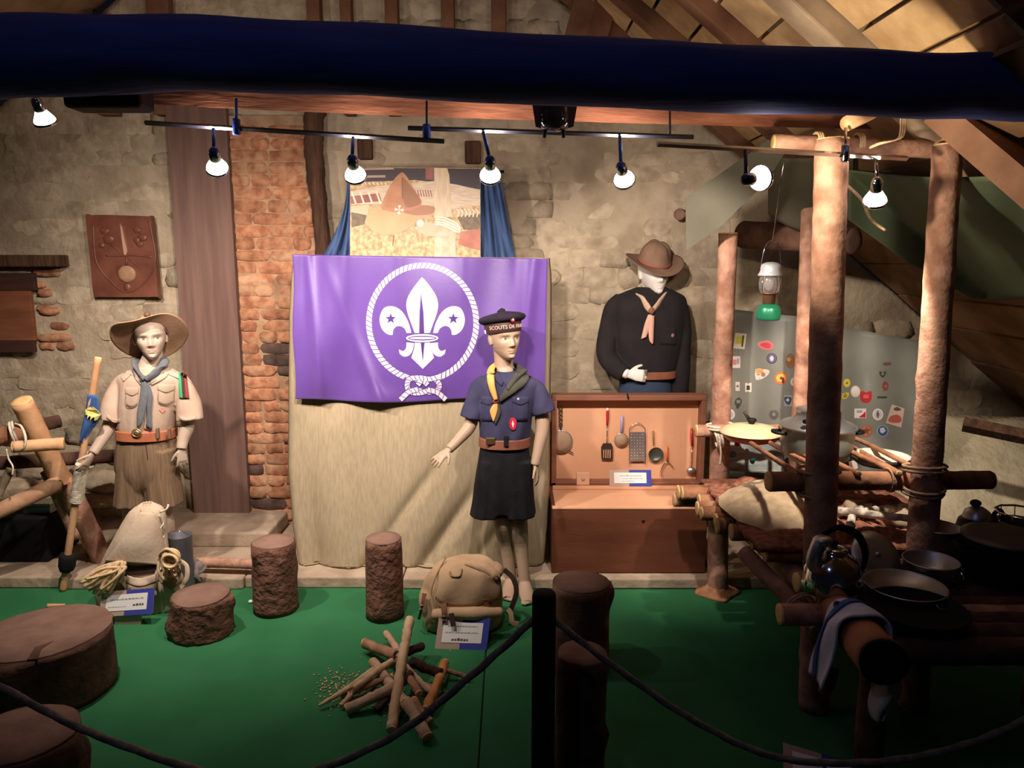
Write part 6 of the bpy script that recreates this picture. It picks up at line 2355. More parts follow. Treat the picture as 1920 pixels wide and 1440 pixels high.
    bake('scarf_tail', strip(MB(), bv, [(269, 716), (273, 745), (275, 770), (274, 800)], [(279, 716), (286, 742), (284, 770), (285, 806)], .006, .006, Y=Yb - .1), m_scarf, sc)

    # shorts
    hb = MB()
    pl = lambda an, tt, x, y: (x * (1 + .03 * sin(an * 8) * tt), y * (1 + .09 * sin(an * 10 + 1) * tt))
    rows_loft(hb, [(808, 275, 50, .088), (825, 275, 53, .095), (850, 276, 57, .10), (880, 277, 58, .10), (905, 277, 44, .085), (928, 278, 22, .05)], Yb, fn=pl)
    for cx0, cx1, w0, w1 in ((252, 248, 29, 31), (303, 309, 30, 32)):
        rows_loft(hb, [(840, cx0 + 4, w0 - 4, .088), (880, cx0, w0, .092), (915, (cx0 + cx1) / 2, w0 + 1, .092), (944, cx1, w1, .094)], Yb, fn=pl)
    hme = fuse(hb, .006, 1, 'shorts')
    hv = bvh_of(hme)
    m_cord = M('brown_corduroy', (108, 86, 64), (126, 102, 78), scale=120, stretch=(1, 1, .08), rough=.95, bump=.4, bscale=90, bdist=.003)
    shorts = bake('shorts', None, m_cord, t, me=hme)
    bake('fly_seam', MB().tube(cat([onto(hv, x, y, .001, Yb - .1)[0] for x, y in ((272, 822), (276, 850), (277, 862))], 4), .0018, n=5), m_timber, shorts)
    # belt
    lm = M('tan_leather', (160, 92, 62), (178, 108, 76), scale=12, rough=.5, bump=.1)
    comb = MB()
    rows_loft(comb, [(803, 275, 54, .107), (811, 275, 54, .107), (820, 275, 54, .107)], Yb)
    belt = bake('belt', comb, lm, t)
    bb = BVHTree.FromPolygons(comb.v, comb.f) if comb.v else None
    p = P(256, 812, Yb - .112)
    bake('buckle', MB().tube([p + V((.021 * cos(a), 0, .018 * sin(a))) for a in [2 * pi * i / 20 for i in range(20)]], .0035, n=8, closed=True), M('brass', (190, 160, 110), rough=.35, metal=.8, bump=0), belt)
    bake('buckle_plate', MB().lathe([(.014, 0), (.014, .003), (.005, .005)], p, (0, -1, 0), n=18), M('brass_plate', (150, 130, 100), rough=.4, metal=.7, bump=0), belt)
    for x in (296, 318):
        bake('belt_loop', MB().bbox(P(x, 812, Yb - .09), (.012, .02, .05), .003), m_cord, belt)

    # wide hat pushed to the back of the head
    m_hat = M('felt_hat_tan', (150, 116, 88), (166, 130, 100), scale=10, rough=.95, bump=.2, bscale=80)
    O = hd.w(0, -.05, .53)
    up = (hd.u * .72 - hd.f * .69).normalized()
    wv = lambda an, r: (-.016 * cos(2 * an) - .014 * sin(3 * an + .4) * max(0, cos(an) + .4)) * max(0, r) ** 1.3 - .004 * max(0, r)
    Wf = hat_parts(t, O, up, hd.f, .172, .077, .088, wv, m_hat, M('hat_band_brown', (112, 78, 54), rough=.7, bump=0), pinch=.2, asp=1.30)
    bake('hat_badge', MB().ball(Wf(.080, 0, .045), (.016, .012, .012)), M('badge_brown', (96, 68, 50), rough=.5, bump=0), t)
    bake('hat_lining', MB().loft([[Wf(r_, 2 * pi * k / 40, z_) for k in range(40)] for r_, z_ in ((.076, -.010), (.0775, -.011), (.077, .012), (.075, .012))], cap=False), M('hat_sweatband', (126, 100, 98), rough=.8, bump=0), t)
    return t


# ------------------------------------------------------------------ boy with navy shirt and flat cap (middle)
def text_mesh(txt, size):
    cu = bpy.data.curves.new('lettering', 'FONT')
    cu.body = txt
    cu.size = size
    cu.align_x = 'CENTER'
    cu.align_y = 'CENTER'
    cu.extrude = .0004
    cu.resolution_u = 2
    o = bpy.data.objects.new('lettering', cu)
    COL.objects.link(o)
    dg = bpy.context.evaluated_depsgraph_get()
    me = bpy.data.meshes.new_from_object(o.evaluated_get(dg))
    bpy.data.objects.remove(o)
    vs = [v.co.copy() for v in me.vertices]
    fs = [list(p.vertices) for p in me.polygons]
    bpy.data.meshes.remove(me)
    return vs, fs


def boy_navy():
    Yb = 3.56
    t = thing('mannequin', 'boy mannequin in navy shirt, black shorts and ribboned cap', 'mannequin', (P(950, 1000, Yb).x, Yb, 0))
    hd = Head(P(946, 632, Yb - .01), .208, radians(26), tilt=.03, nod=.0)
    mb = MB()
    hd.build(mb)
    mb.tube([hd.w(0, -.10, .30), hd.w(0, -.10, .05), P(945, 686, Yb + .01), P(947, 712, Yb + .01)], [.048, .044, .045, .07], n=18)
    rows_loft(mb, [(704, 947, 24, .04), (718, 950, 42, .055), (740, 950, 46, .075), (800, 946, 40, .072), (835, 945, 42, .078), (880, 945, 46, .08), (905, 945, 40, .07)], Yb)
    L = cat([P(900, 722, Yb), P(890, 760, Yb), P(881, 798, Yb - .02), P(862, 822, Yb - .07), P(842, 843, Yb - .12)], 5)
    mb.tube(L, [.026, .032, .033, .030, .025, .021], n=14)
    hand(mb, P(842, 843, Yb - .12), P(815, 866, Yb - .17) - P(842, 843, Yb - .12), V((.3, .7, -.6)), V((.6, -.3, -.8)), .125, curl=.18, spread=.22, thumb=.9)
    Rr = cat([P(1000, 724, Yb), P(1012, 760, Yb), P(1017, 800, Yb - .01), P(1010, 840, Yb - .03), P(1003, 872, Yb - .05)], 5)
    mb.tube(Rr, [.026, .033, .034, .031, .026, .022], n=14)
    hand(mb, P(1003, 870, Yb - .05), P(1012, 908, Yb - .06) - P(1003, 870, Yb - .05), V((-.9, .2, 0)), V((-.3, -.9, 0)), .12, curl=.25, spread=.08)
    for s, k0, k1, fpx in ((-1, (942, 975), (952, 1045), (958, 1090)), (1, (972, 978), (977, 1050), (984, 1104))):
        fb = G(fpx[0], fpx[1] + 10, 0)
        an = V((fb.x, Yb + (.03 if s < 0 else -.01), .055))
        mb.tube(cat([P(945 + s * 18, 890, Yb), P(k0[0], k0[1] - 20, Yb), P(k0[0], k0[1] + 5, Yb - .01), lerp(P(k0[0], k0[1], Yb), an, .40) + V((0, .015, 0)), an], 6), [.07, .052, .043, .046, .042, .031, .028], n=16)
        mb.ball(P(k0[0], k0[1] + 3, Yb - .025), (.03, .028, .036))
        mb.tube([an + V((0, .035, -.022)), an + V((0, -.01, -.01)), an + V((s * .008, -.07, -.03)), an + V((s * .012, -.13, -.04))], [(.028, .03), (.032, .036), (.038, .024), (.028, .014)], n=14, hint=(0, 0, 1))
        for k in range(5):
            b0 = an + V((s * (.012 + (k - 2) * .013), -.125 + .006 * abs(k - 1), -.042))
            mb.tube([b0, b0 + V((s * .002, -.024 + .002 * k, -.002))], [.0085, .0065], n=8)
    me = fuse(mb, .0032, 2, 'body', .4)
    paint_body(me, hd, (164, 138, 114), (160, 116, 96), (60, 50, 42), (98, 78, 60))
    bake('body', None, paint_material('mannequin_skin_tan', None, rough=.5), t, me=me)

    sb = MB()
    fold = lambda an, tt, x, y: (x * (1 + .03 * sin(an * 6 + tt * 9)), y * (1 + .06 * sin(an * 9 + tt * 6) * tt))
    rows_loft(sb, [(694, 947, 26, .055, .01), (704, 951, 42, .068, .01), (716, 953, 56, .078), (738, 952, 54, .09), (775, 949, 50, .096), (808, 947, 47, .094), (828, 946, 44, .088)], Yb, fn=fold)
    sb.tube(cat([P(912, 713, Yb), P(898, 728, Yb), P(890, 758, Yb - .005), P(883, 785, Yb - .015)], 5), [.032, .042, .048, .052, .054], n=18, wob=lambda i, k, an: 1 + .04 * sin(3 * an + i * .7))
    sb.tube(cat([P(990, 716, Yb), P(1004, 730, Yb), P(1013, 752, Yb), P(1020, 774, Yb - .005)], 5), [.032, .043, .051, .057, .060], n=18, wob=lambda i, k, an: 1 + .04 * sin(3 * an + i * .8))
    sme = fuse(sb, .006, 2, 'shirt')
    bv = bvh_of(sme)
    m_navy = M('navy_shirt', (48, 46, 70), (58, 56, 82), scale=8, rough=.9, bump=.25, bscale=36, bdist=.006)
    m_navy_d = M('navy_seam', (34, 32, 50), rough=.9, bump=0)
    shirt = bake('shirt', None, m_navy, t, me=sme)
    for A, B in (([(930, 688), (936, 700), (944, 716)], [(922, 700), (930, 714), (940, 724)]), ([(964, 688), (956, 702), (946, 716)], [(974, 702), (962, 716), (950, 726)])):
        bake('collar', strip(MB(), bv, A, B, .003, .003, Y=Yb - .07), m_navy, shirt)
    for (x0, x1, y0, y1) in ((903, 928, 745, 790), (962, 990, 745, 790)):
        bake('pocket', strip(MB(), bv, [(x0, y0), (x1, y0)], [(x0, y1), (x1, y1)], .002, .002, Y=Yb - .09), m_navy, shirt)
        bake('pocket_flap', strip(MB(), bv, [(x0 - 1, y0 - 1), (x1 + 1, y0 - 1)], [(x0 - 1, y0 + 9), ((x0 + x1) / 2, y0 + 15), (x1 + 1, y0 + 9)], .002, .005, Y=Yb - .09), m_navy, shirt)
        bake('pocket_seam', MB().tube([onto(bv, x, y, .004, Yb - .09)[0] for x, y in ((x0 - 1, y0 + 9), ((x0 + x1) / 2, y0 + 15), (x1 + 1, y0 + 9))], .0012, n=5), m_navy_d, shirt)
    p, n = onto(bv, 971, 748, .006, Yb - .09)
    bake('button', MB().lathe([(.006, 0), (.006, .002), (.002, .003)], p, n, n=10), M('pale_button', (190, 180, 160), rough=.4, bump=0), shirt)
    bdg = bake('badge', patch(MB(), bv, sm([(956, 786), (962, 783), (968, 788), (967, 802), (961, 806), (955, 800)], 3), .003, .003), M('red_badge', (182, 40, 62), rough=.6, bump=0), shirt)
    bake('badge_lily', patch(MB(), bv, [(961, 787), (964, 794), (962, 802), (959, 794)], .002, .007), M('badge_white', (214, 190, 190), rough=.6, bump=0), bdg)

    # two-coloured scarf
    m_gold = M('gold_scarf', (206, 146, 76), (222, 166, 96), scale=12, rough=.85, bump=.15)
    m_olive = M('dark_olive_scarf', (58, 56, 48), (72, 70, 60), scale=12, rough=.92, bump=.2)
    sc = bake('neckerchief', strip(MB(), bv, [(968, 694), (960, 708), (950, 724), (936, 746)], [(996, 704), (984, 722), (966, 736), (938, 755)], .006, .008, Y=Yb - .05, n=18), m_olive, t)
    roll('scarf_roll', m_olive, sc, [(949, 680, Yb + .085), (974, 688, Yb + .04), (978, 698, Yb - .02), (968, 714, Yb - .075), (952, 732, Yb - .098)], (.026, .010))
    roll('scarf_gold_side', m_gold, sc, [(947, 680, Yb + .085), (926, 684, Yb + .03), (920, 700, Yb - .055), (922, 724, Yb - .092), (930, 750, Yb - .108)], (.017, .008))
    p, n = onto(bv, 931, 752, .012, Yb - .09)
    bake('woggle', MB().ball(p, (.014, .011, .012)), M('red_woggle', (160, 74, 66), rough=.6, bump=0), sc)
    bake('scarf_tail', strip(MB(), bv, [(926, 757), (919, 768), (920, 778), (924, 789)], [(933, 757), (933, 768), (930, 780), (926, 791)], .005, .008, Y=Yb - .1), m_gold, sc)
    bake('scarf_tail', strip(MB(), bv, [(931, 757), (932, 772), (927, 788)], [(936, 757), (939, 775), (929, 797)], .004, .004, Y=Yb - .1), m_olive, sc)

    hb = MB()
    pl = lambda an, tt, x, y: (x * (1 + .03 * sin(an * 8) * tt), y * (1 + .05 * sin(an * 10 + 1) * tt))
    rows_loft(hb, [(822, 946, 43, .082), (840, 946, 46, .09), (880, 945, 51, .098), (925, 944, 55, .10), (957, 943, 52, .09)], Yb, fn=pl)
    for cx0, cx1, w0, w1 in ((920, 914, 30, 33), (970, 972, 30, 33)):
        rows_loft(hb, [(860, cx0 + 3, w0 - 4, .088), (900, cx0, w0, .094), (935, (cx0 + cx1) / 2, w0 + 1, .096), (964, cx1, w1, .098)], Yb, fn=pl)
    hme = fuse(hb, .006, 1, 'shorts')
    shorts = bake('shorts', None, M('black_wool', (16, 14, 17), (24, 21, 25), scale=20, rough=.97, bump=.2, bscale=100), t, me=hme)
    comb = MB()
    rows_loft(comb, [(818, 946, 48, .101), (827, 946, 48, .101), (835, 946, 48, .101)], Yb)
    belt = bake('belt', comb, M('brown_leather', (118, 70, 54), (136, 84, 66), scale=12, rough=.5, bump=.1), t)
    bake('buckle', MB().bbox(P(920, 827, Yb - .094), (.045, .012, .034), .004), M('bronze', (110, 90, 60), rough=.4, metal=.7, bump=0), belt)
    bake('belt_loop', MB().bbox(P(949, 827, Yb - .098), (.022, .02, .05), .003), M('black_wool', (16, 14, 17)), belt)

    # flat cap with lettered ribbon
    O = hd.w(-.01, -.04, .635)
    up = (hd.u - hd.f * .10 + hd.r * -.03).normalized()
    fw = (hd.f - up * hd.f.dot(up)).normalized()
    rt = fw.cross(up)
    asp = 1.16
    CW = lambda r, an, z: O + fw * (r * cos(an) * asp) + rt * (r * sin(an)) + up * z
    N = 48
    cap_m = M('navy_cap', (26, 20, 30), (36, 28, 40), scale=14, rough=.95, bump=.2, bscale=80)
    top = [(.083, .036), (.100, .044), (.110, .056), (.106, .068), (.084, .078), (.045, .084), (.020, .087), (.018, .097), (.010, .101), (.001, .101)]
    capo = bake('cap_top', MB().loft([[CW(r, 2 * pi * k / N, z + .006 * cos(2 * pi * k / N)) for k in range(N)] for r, z in top]), cap_m, t)
    rib = bake('cap_ribbon', MB().loft([[CW(r, 2 * pi * k / N, z) for k in range(N)] for r, z in ((.081, -.005), (.083, -.003), (.0865, .040), (.084, .042))], cap=False), M('cap_ribbon_brown', (62, 36, 34), (72, 44, 40), scale=20, rough=.6), t)
    vs, fs = text_mesh('SCOUTS DE FRANCE', .024)
    out = []
    for v in vs:
        an = -v.x / (.083 * 1.06)
        z_ = .019 + v.y
        out.append(CW(.083 + .0035 * z_ / .042 + .0014 + v.z, -an if False else an * -1, z_))
    # letters must read left to right for a viewer in front
    tst = CW(.08, .3, 0) - CW(.08, -.3, 0)
    if tst.x < 0:
        out = []
        for v in vs:
            an = v.x / (.083 * 1.06)
            z_ = .019 + v.y
            out.append(CW(.083 + .0035 * z_ / .042 + .0014 + v.z, -an, z_))
    bake('lettering', MB().add(out, fs, False), M('letter_pale', (206, 180, 160), rough=.7, bump=0), rib)
    bake('cap_badge', MB().lathe([(.011, 0), (.011, .003), (.004, .005)], CW(.0985, 0, .049), fw, n=16), M('cap_badge_red', (186, 34, 52), rough=.5, bump=0), capo)
    bake('cap_badge', MB().ball(CW(.102, 0, .051), (.004, .003, .008)), M('badge_white', (214, 190, 190)), capo)
    for an in (1.75, -1.75):
        bake('chin_strap', MB().tube([CW(.084, an, .012), CW(.083, an, -.006)], .005, n=8), m_paper, rib)
    return t


# ------------------------------------------------------------------ adult in black jacket (behind the trunk)
def adult():
    Yb = 4.24
    t = thing('mannequin', 'white adult mannequin in black jacket and brown hat behind the chest', 'mannequin', (P(1215, 740, Yb).x, Yb, .06))
    hd = Head(P(1226, 510, Yb - .01), .232, radians(16), tilt=.05, nod=.12)
    mb = MB()
    hd.build(mb, k=.8)
    mb.tube([hd.w(0, -.12, .30), hd.w(0, -.12, .05), P(1221, 555, Yb + .01), P(1219, 580, Yb + .01)], [.055, .052, .056, .08], n=18)
    rows_loft(mb, [(566, 1218, 34, .05), (584, 1216, 56, .075), (640, 1215, 52, .09), (700, 1212, 46, .085), (760, 1210, 48, .09), (850, 1210, 46, .09)], Yb)
    for s in (-1, 1):
        x = P(1210, 740, Yb).x + s * .085
        mb.tube([V((x, Yb, .75)), V((x, Yb, .45)), V((x, Yb, .10))], [.075, .06, .045], n=14)
        mb.tube([V((x, Yb + .03, .09)), V((x, Yb - .03, .085)), V((x, Yb - .10, .08))], [(.035, .03), (.04, .03), (.035, .02)], n=12, hint=(0, 0, 1))
    mb.tube(cat([P(1152, 570, Yb), P(1138, 620, Yb), P(1136, 668, Yb - .03), P(1158, 692, Yb - .09), P(1178, 702, Yb - .125)], 5), [.034, .038, .040, .036, .03, .026], n=14)
    hand(mb, P(1176, 701, Yb - .125), V((.9, -.1, -.1)), V((.2, .9, -.2)), V((0, -.2, 1)), .17, curl=.75, spread=.05)
    mb.tube(cat([P(1274, 572, Yb), P(1280, 630, Yb), P(1280, 690, Yb), P(1278, 740, Yb - .02)], 5), [.034, .038, .040, .035, .03], n=14)
    me = fuse(mb, .004, 2, 'body', .4)
    paint_body(me, hd, (226, 218, 206), (222, 212, 200), (206, 198, 188), (190, 180, 170), .5)
    bake('body', None, paint_material('mannequin_white', None, rough=.4), t, me=me)

    jb = MB()
    fold = lambda an, tt, x, y: (x * (1 + .02 * sin(an * 6 + tt * 7)), y * (1 + .03 * sin(an * 8 + tt * 5)))
    rows_loft(jb, [(538, 1222, 27, .065, .01), (548, 1220, 50, .08, .01), (560, 1217, 68, .095), (590, 1216, 69, .115), (640, 1216, 62, .118), (690, 1214, 53, .11), (708, 1213, 50, .105)], Yb, fn=fold)
    wv = lambda i, k, an: 1 + .03 * sin(3 * an + i * .8)
    jb.tube(cat([P(1166, 560, Yb), P(1150, 580, Yb), P(1141, 620, Yb), P(1137, 664, Yb - .02), P(1152, 688, Yb - .07), P(1172, 702, Yb - .11)], 5), [.042, .052, .056, .056, .053, .046], n=18, wob=wv)
    jb.tube(cat([P(1262, 560, Yb), P(1274, 580, Yb), P(1277, 620, Yb), P(1276, 670, Yb), P(1274, 715, Yb - .01), P(1273, 742, Yb - .01)], 5), [.042, .052, .056, .056, .055, .054], n=18, wob=wv)
    jme = fuse(jb, .007, 2, 'jacket')
    bv = bvh_of(jme)
    jk = bake('jacket', None, M('black_jacket', (30, 26, 27), (38, 33, 33), scale=10, rough=.95, bump=.2, bscale=60), t, me=jme)
    p, n = onto(bv, 1261, 629, .002, Yb - .11)
    bake('lapel_badge', MB().lathe([(.011, 0), (.011, .003), (.003, .004)], p, n, n=14), M('pale_badge', (150, 110, 106), rough=.5, bump=0), jk)
    bake('jacket_pocket', strip(MB(), bv, [(1238, 612), (1268, 614)], [(1238, 646), (1267, 648)], .002, .002, Y=Yb - .1), M('black_jacket', (30, 26, 27)), jk)
    # trousers and belt
    tb = MB()
    rows_loft(tb, [(700, 1211, 46, .098), (730, 1210, 50, .105), (790, 1210, 52, .11), (840, 1210, 50, .105)], Yb)
    for s in (-1, 1):
        x = P(1210, 740, Yb).x + s * .085
        tb.tube([V((x, Yb, .85)), V((x, Yb, .45)), V((x, Yb, .12))], [.088, .08, .075], n=16)
    tr_ = bake('trousers', None, M('navy_trousers', (44, 56, 76), (54, 66, 88), scale=10, rough=.9, bump=.2, bscale=60), t, me=fuse(tb, .009, 2, 'trousers'))
    cb_ = MB()
    rows_loft(cb_, [(693, 1212, 56, .123), (699, 1212, 56, .124), (706, 1212, 56, .124)], Yb)
    belt = bake('belt', cb_, M('brown_leather_adult', (128, 78, 56), (146, 92, 68), scale=12, rough=.5, bump=.1), t)
    bake('buckle', MB().bbox(P(1208, 699, Yb - .126), (.035, .010, .035), .004), M('steel_buckle', (170, 164, 150), rough=.3, metal=.8, bump=0), belt)
    # scarf
    m_sc = M('beige_scarf', (190, 158, 132), (206, 174, 148), scale=12, rough=.9, bump=.2)
    m_sc2 = M('pink_scarf', (206, 156, 136), (216, 170, 150), scale=12, rough=.9, bump=.2)
    sc = roll('neckerchief', m_sc, t, [(1222, 528, Yb + .095), (1196, 540, Yb + .03), (1200, 556, Yb - .06), (1209, 570, Yb - .10), (1220, 583, Yb - .122)], (.026, .010))
    roll('scarf_roll', m_sc, sc, [(1224, 528, Yb + .095), (1248, 540, Yb + .03), (1243, 556, Yb - .06), (1234, 570, Yb - .10), (1223, 583, Yb - .122)], (.022, .010))
    p, n = onto(bv, 1221, 583, .014, Yb - .1)
    bake('woggle', MB().ball(p, (.017, .013, .02)), M('leather_woggle', (128, 84, 64), rough=.6, bump=0), sc)
    bake('scarf_tail', strip(MB(), bv, [(1215, 590), (1208, 610), (1202, 636)], [(1223, 590), (1219, 612), (1212, 632)], .006, .008, Y=Yb - .12), m_sc2, sc)
    bake('scarf_tail', strip(MB(), bv, [(1218, 592), (1216, 615), (1217, 636), (1222, 645)], [(1227, 592), (1226, 616), (1225, 644)], .006, .012, Y=Yb - .12), m_sc2, sc)
    # campaign hat
    m_hat = M('brown_felt_hat', (124, 96, 76), (138, 108, 88), scale=10, rough=.95, bump=.2, bscale=80)
    O = hd.w(0.0, -.02, .70)
    up = (hd.u + hd.f * .24 + V((.06, 0, 0))).normalized()
    wv2 = lambda an, r: (-.022 * cos(2 * an) + .010) * max(0, r) ** 1.2
    hat_parts(t, O, up, hd.f, .160, .088, .125, wv2, m_hat, M('hat_band_red', (146, 92, 74), rough=.7, bump=0), pinch=.30)
    return t


boy_khaki()
boy_navy()
adult()

# ================================================================== RUCKSACKS
def rucksack_pale():
    Y = 3.41
    t = thing('rucksack', 'tall pale canvas rucksack with coiled ropes beside the khaki mannequin', 'rucksack', (P(258, 1140, Y).x, Y, 0))
    m_cv = M('pale_canvas', (186, 164, 140), (202, 182, 156), scale=9, rough=.95, bump=.3, bscale=50, bdist=.006)
    m_cv2 = M('khaki_canvas_dark', (150, 134, 104), (168, 150, 118), scale=9, rough=.95, bump=.3, bscale=50)
    mb = MB()
    g = lambda an, tt, x, y: (x * (1 + .035 * sin(an * 11 + tt * 2) * (1 - tt)), y * (1 + .06 * sin(an * 13) * (1 - tt)))
    rows_loft(mb, [(946, 276, 14, .035), (955, 275, 28, .06), (972, 272, 36, .08), (1005, 264, 46, .10), (1045, 256, 60, .095), (1075, 256, 72, .10), (1110, 260, 78, .10), (1138, 262, 74, .095)], Y, fn=g)
    for cx, py in ((222, 1100), (318, 1092)):
        c = P(cx, py, Y - .04)
        mb.ball(c, (.065, .065, .075))
    mb.ball(P(262, 1104, Y - .075), (.075, .045, .06))
    me = fuse(mb, .006, 2, 'bag')
    for v in me.vertices:
        pass
    bv = bvh_of(me)
    bag = bake('bag', None, m_cv, t, me=me)
    fl = bake('flap', strip(MB(), bv, [(262, 960), (240, 995), (212, 1032), (196, 1052)], [(292, 962), (304, 1000), (310, 1032), (308, 1060)], .009, .016, Y=Y - .1, n=16, k=10), m_cv, t)
    for A in ([(268, 958), (252, 1000), (228, 1050)], [(285, 962), (292, 1010), (286, 1056)]):
        bake('flap_seam', MB().tube(cat([onto(bv, x, y, .018, Y - .1)[0] for x, y in A], 5), .002, n=5), m_cv2, fl)
    # dark strip painted as shade under the flap, then pocket lids and folds
    bake('flap_shade_strip', strip(MB(), bv, [(206, 1056), (250, 1062), (306, 1058)], [(214, 1070), (252, 1078), (304, 1070)], .003, .004, Y=Y - .12), M('canvas_painted_shade', (72, 58, 48), rough=.95), bag)
    for A, B in (([(238, 1078), (262, 1084), (292, 1076)], [(236, 1112), (262, 1120), (294, 1110)]), ([(306, 1066), (322, 1070), (338, 1062)], [(304, 1094), (322, 1102), (342, 1090)])):
        bake('pocket', strip(MB(), bv, A, B, .008, .010, Y=Y - .14), m_cv2, bag)
        bake('pocket_lid', strip(MB(), bv, A, [((a[0] + b[0]) / 2, (a[1] * .55 + b[1] * .45)) for a, b in zip(A, B)], .005, .022, Y=Y - .14), m_cv, bag)
    for x0, y0, x1, y1 in ((214, 1085, 205, 1125), (300, 1090, 304, 1130), (330, 1070, 338, 1120), (248, 1122, 252, 1140)):
        bake('fold', MB().tube(cat([onto(bv, lerp(x0, x1, q), lerp(y0, y1, q) + 3 * sin(q * 5), .001, Y - .1)[0] for q in (0, .25, .5, .75, 1)], 4), [.003, .008, .007, .002], n=8), m_cv, bag)
    # gathered neck with drawstring
    for k in range(12):
        a = 2 * pi * k / 12
        c0, c1 = P(276, 944, Y), P(275, 958, Y)
        bake('gather', MB().tube([c0 + V((.02 * cos(a), .02 * sin(a), 0)), c1 + V((.062 * cos(a), .055 * sin(a), 0))], [.006, .011], n=8), m_cv, bag)
    bake('drawstring', MB().tube(cat([P(300, 960, Y - .08), P(312, 955, Y - .08), P(316, 946, Y - .07)], 4), .005, n=6), m_rope_white, t)
    bake('drawstring', MB().tube(cat([onto(bv, x, y, .012, Y - .1)[0] for x, y in ((296, 966), (302, 980), (298, 990), (304, 1002), (296, 1015))], 5), .003, n=6), m_rope_white, t)
    for A in ([(238, 1050), (234, 1072), (229, 1092)], [(304, 1050), (300, 1078), (296, 1112)]):
        mb = MB()
        ribbon(mb, cat([onto(bv, x, y, .020, Y - .12)[0] for x, y in A], 4), .018, .004, (0, -1, 0))
        bake('strap', mb, m_cv, t)
    for A in ([(234, 1082), (244, 1100), (262, 1104), (280, 1092)], [(300, 1080), (316, 1094), (332, 1100), (342, 1090)]):
        mb = MB()
        ribbon(mb, cat([onto(bv, x, y, .010, Y - .12)[0] for x, y in A], 5), .03, .004, (0, -1, .2))
        bake('pocket_flap', mb, m_cv2, t)
    for (x, y) in ((229, 1092), (296, 1112), (342, 1090)):
        p, n = onto(bv, x, y, .02, Y - .12)
        bake('buckle', MB().tube([p + V((.009 * cos(a), -.002, .008 * sin(a))) for a in [2 * pi * i / 8 for i in range(8)]], .002, n=5, closed=True), m_chrome, t)
    bake('shoulder_strap', MB().tube(cat([P(338, 1052, Y - .02), P(350, 1062, Y - .05), P(350, 1085, Y - .06), P(340, 1098, Y - .06)], 5), [(.012, .004)] * 4, n=8, hint=(0, 1, 0)), m_cv, t)
    # rope coils tied to both sides
    rn = random.Random(4)
    for lb, c0, tips in (('left', (232, 1058), [(152, 1092), (158, 1100), (168, 1106), (176, 1112), (186, 1116), (196, 1118), (204, 1112), (162, 1085), (190, 1105)]), ('right', (300, 1046), [(338, 1052), (336, 1062), (330, 1072), (322, 1080), (310, 1086), (336, 1045)])):
        rc = thing('rope_coil', 'coiled yellow rope tied to the %s side of the pale rucksack' % lb, 'rope', P(*c0, Y - .16), 'rope coils on the pale rucksack')
        for i, tp in enumerate(tips):
            yy = Y - .12 - .006 * i
            a0 = P(c0[0] + rn.uniform(-5, 5), c0[1] + rn.uniform(-6, 8), yy)
            b0 = P(tp[0], tp[1], yy - .02)
            b0.z = max(b0.z, .012)
            md = (a0 + b0) / 2
            s_ = (b0 - a0).cross(V((0, 1, 0))).normalized() * .022
            pts = cat([a0, md + s_ + V((0, -.015, .02)), b0, md - s_ + V((0, .0, .0))], 8, closed=True)
            bake('rope_loop', MB().tube(pts, .0072, n=7, closed=True), m_rope, rc)
        if lb == 'right':
            cc = P(322, 1042, Y - .16)
            for k in range(3):
                bake('rope_loop', MB().tube([cc + V((.034 * cos(a), -.012 * k, .03 * sin(a) - .008 * k)) for a in [2 * pi * i / 24 for i in range(24)]], .0072, n=7, closed=True), m_rope, rc)
    # tent peg with cord lying on the carpet
    pg = thing('tent_peg', 'wooden peg with a cord lying on the carpet left of the caption card', 'peg', G(112, 1140))
    bake('peg', log_mb(G(90, 1140) + V((0, 0, .011)), G(122, 1140) + V((0, 0, .011)), .011, .010, 33, n=10, knots=1), m_peeled, pg)
    bake('cord', MB().tube(cat([G(122, 1140) + V((0, 0, .01)), G(140, 1143) + V((0, 0, .006)), G(160, 1141) + V((0, 0, .006)), G(178, 1138) + V((0, 0, .006))], 5), .005, n=6), m_rope, pg)
    # grey-blue bucket behind
    c = V((P(334, 1060, 3.46).x, 3.50, .0))
    bz = P(330, 1068, 3.5).z
    bk_ = thing('enamel_can', 'grey-blue enamel can standing behind the pale rucksack', 'can', (c.x, c.y, 0))
    top = P(332, 1004, 3.5).z
    bake('can_body', MB().lathe([(.05, 0), (.052, .01), (.056, top), (.058, top + .004), (.052, top), (.05, .02)], (c.x, c.y, 0), n=28), M('grey_blue_enamel', (84, 82, 88), (100, 98, 102), scale=6, rough=.45), bk_)
    bake('wire_handle', MB().tube(cat([V((c.x - .056, c.y, top - .01)), V((c.x - .03, c.y - .03, top + .03)), V((c.x + .03, c.y - .03, top + .03)), V((c.x + .056, c.y, top - .01))], 5), .002, n=5), m_chrome, bk_)
    return t


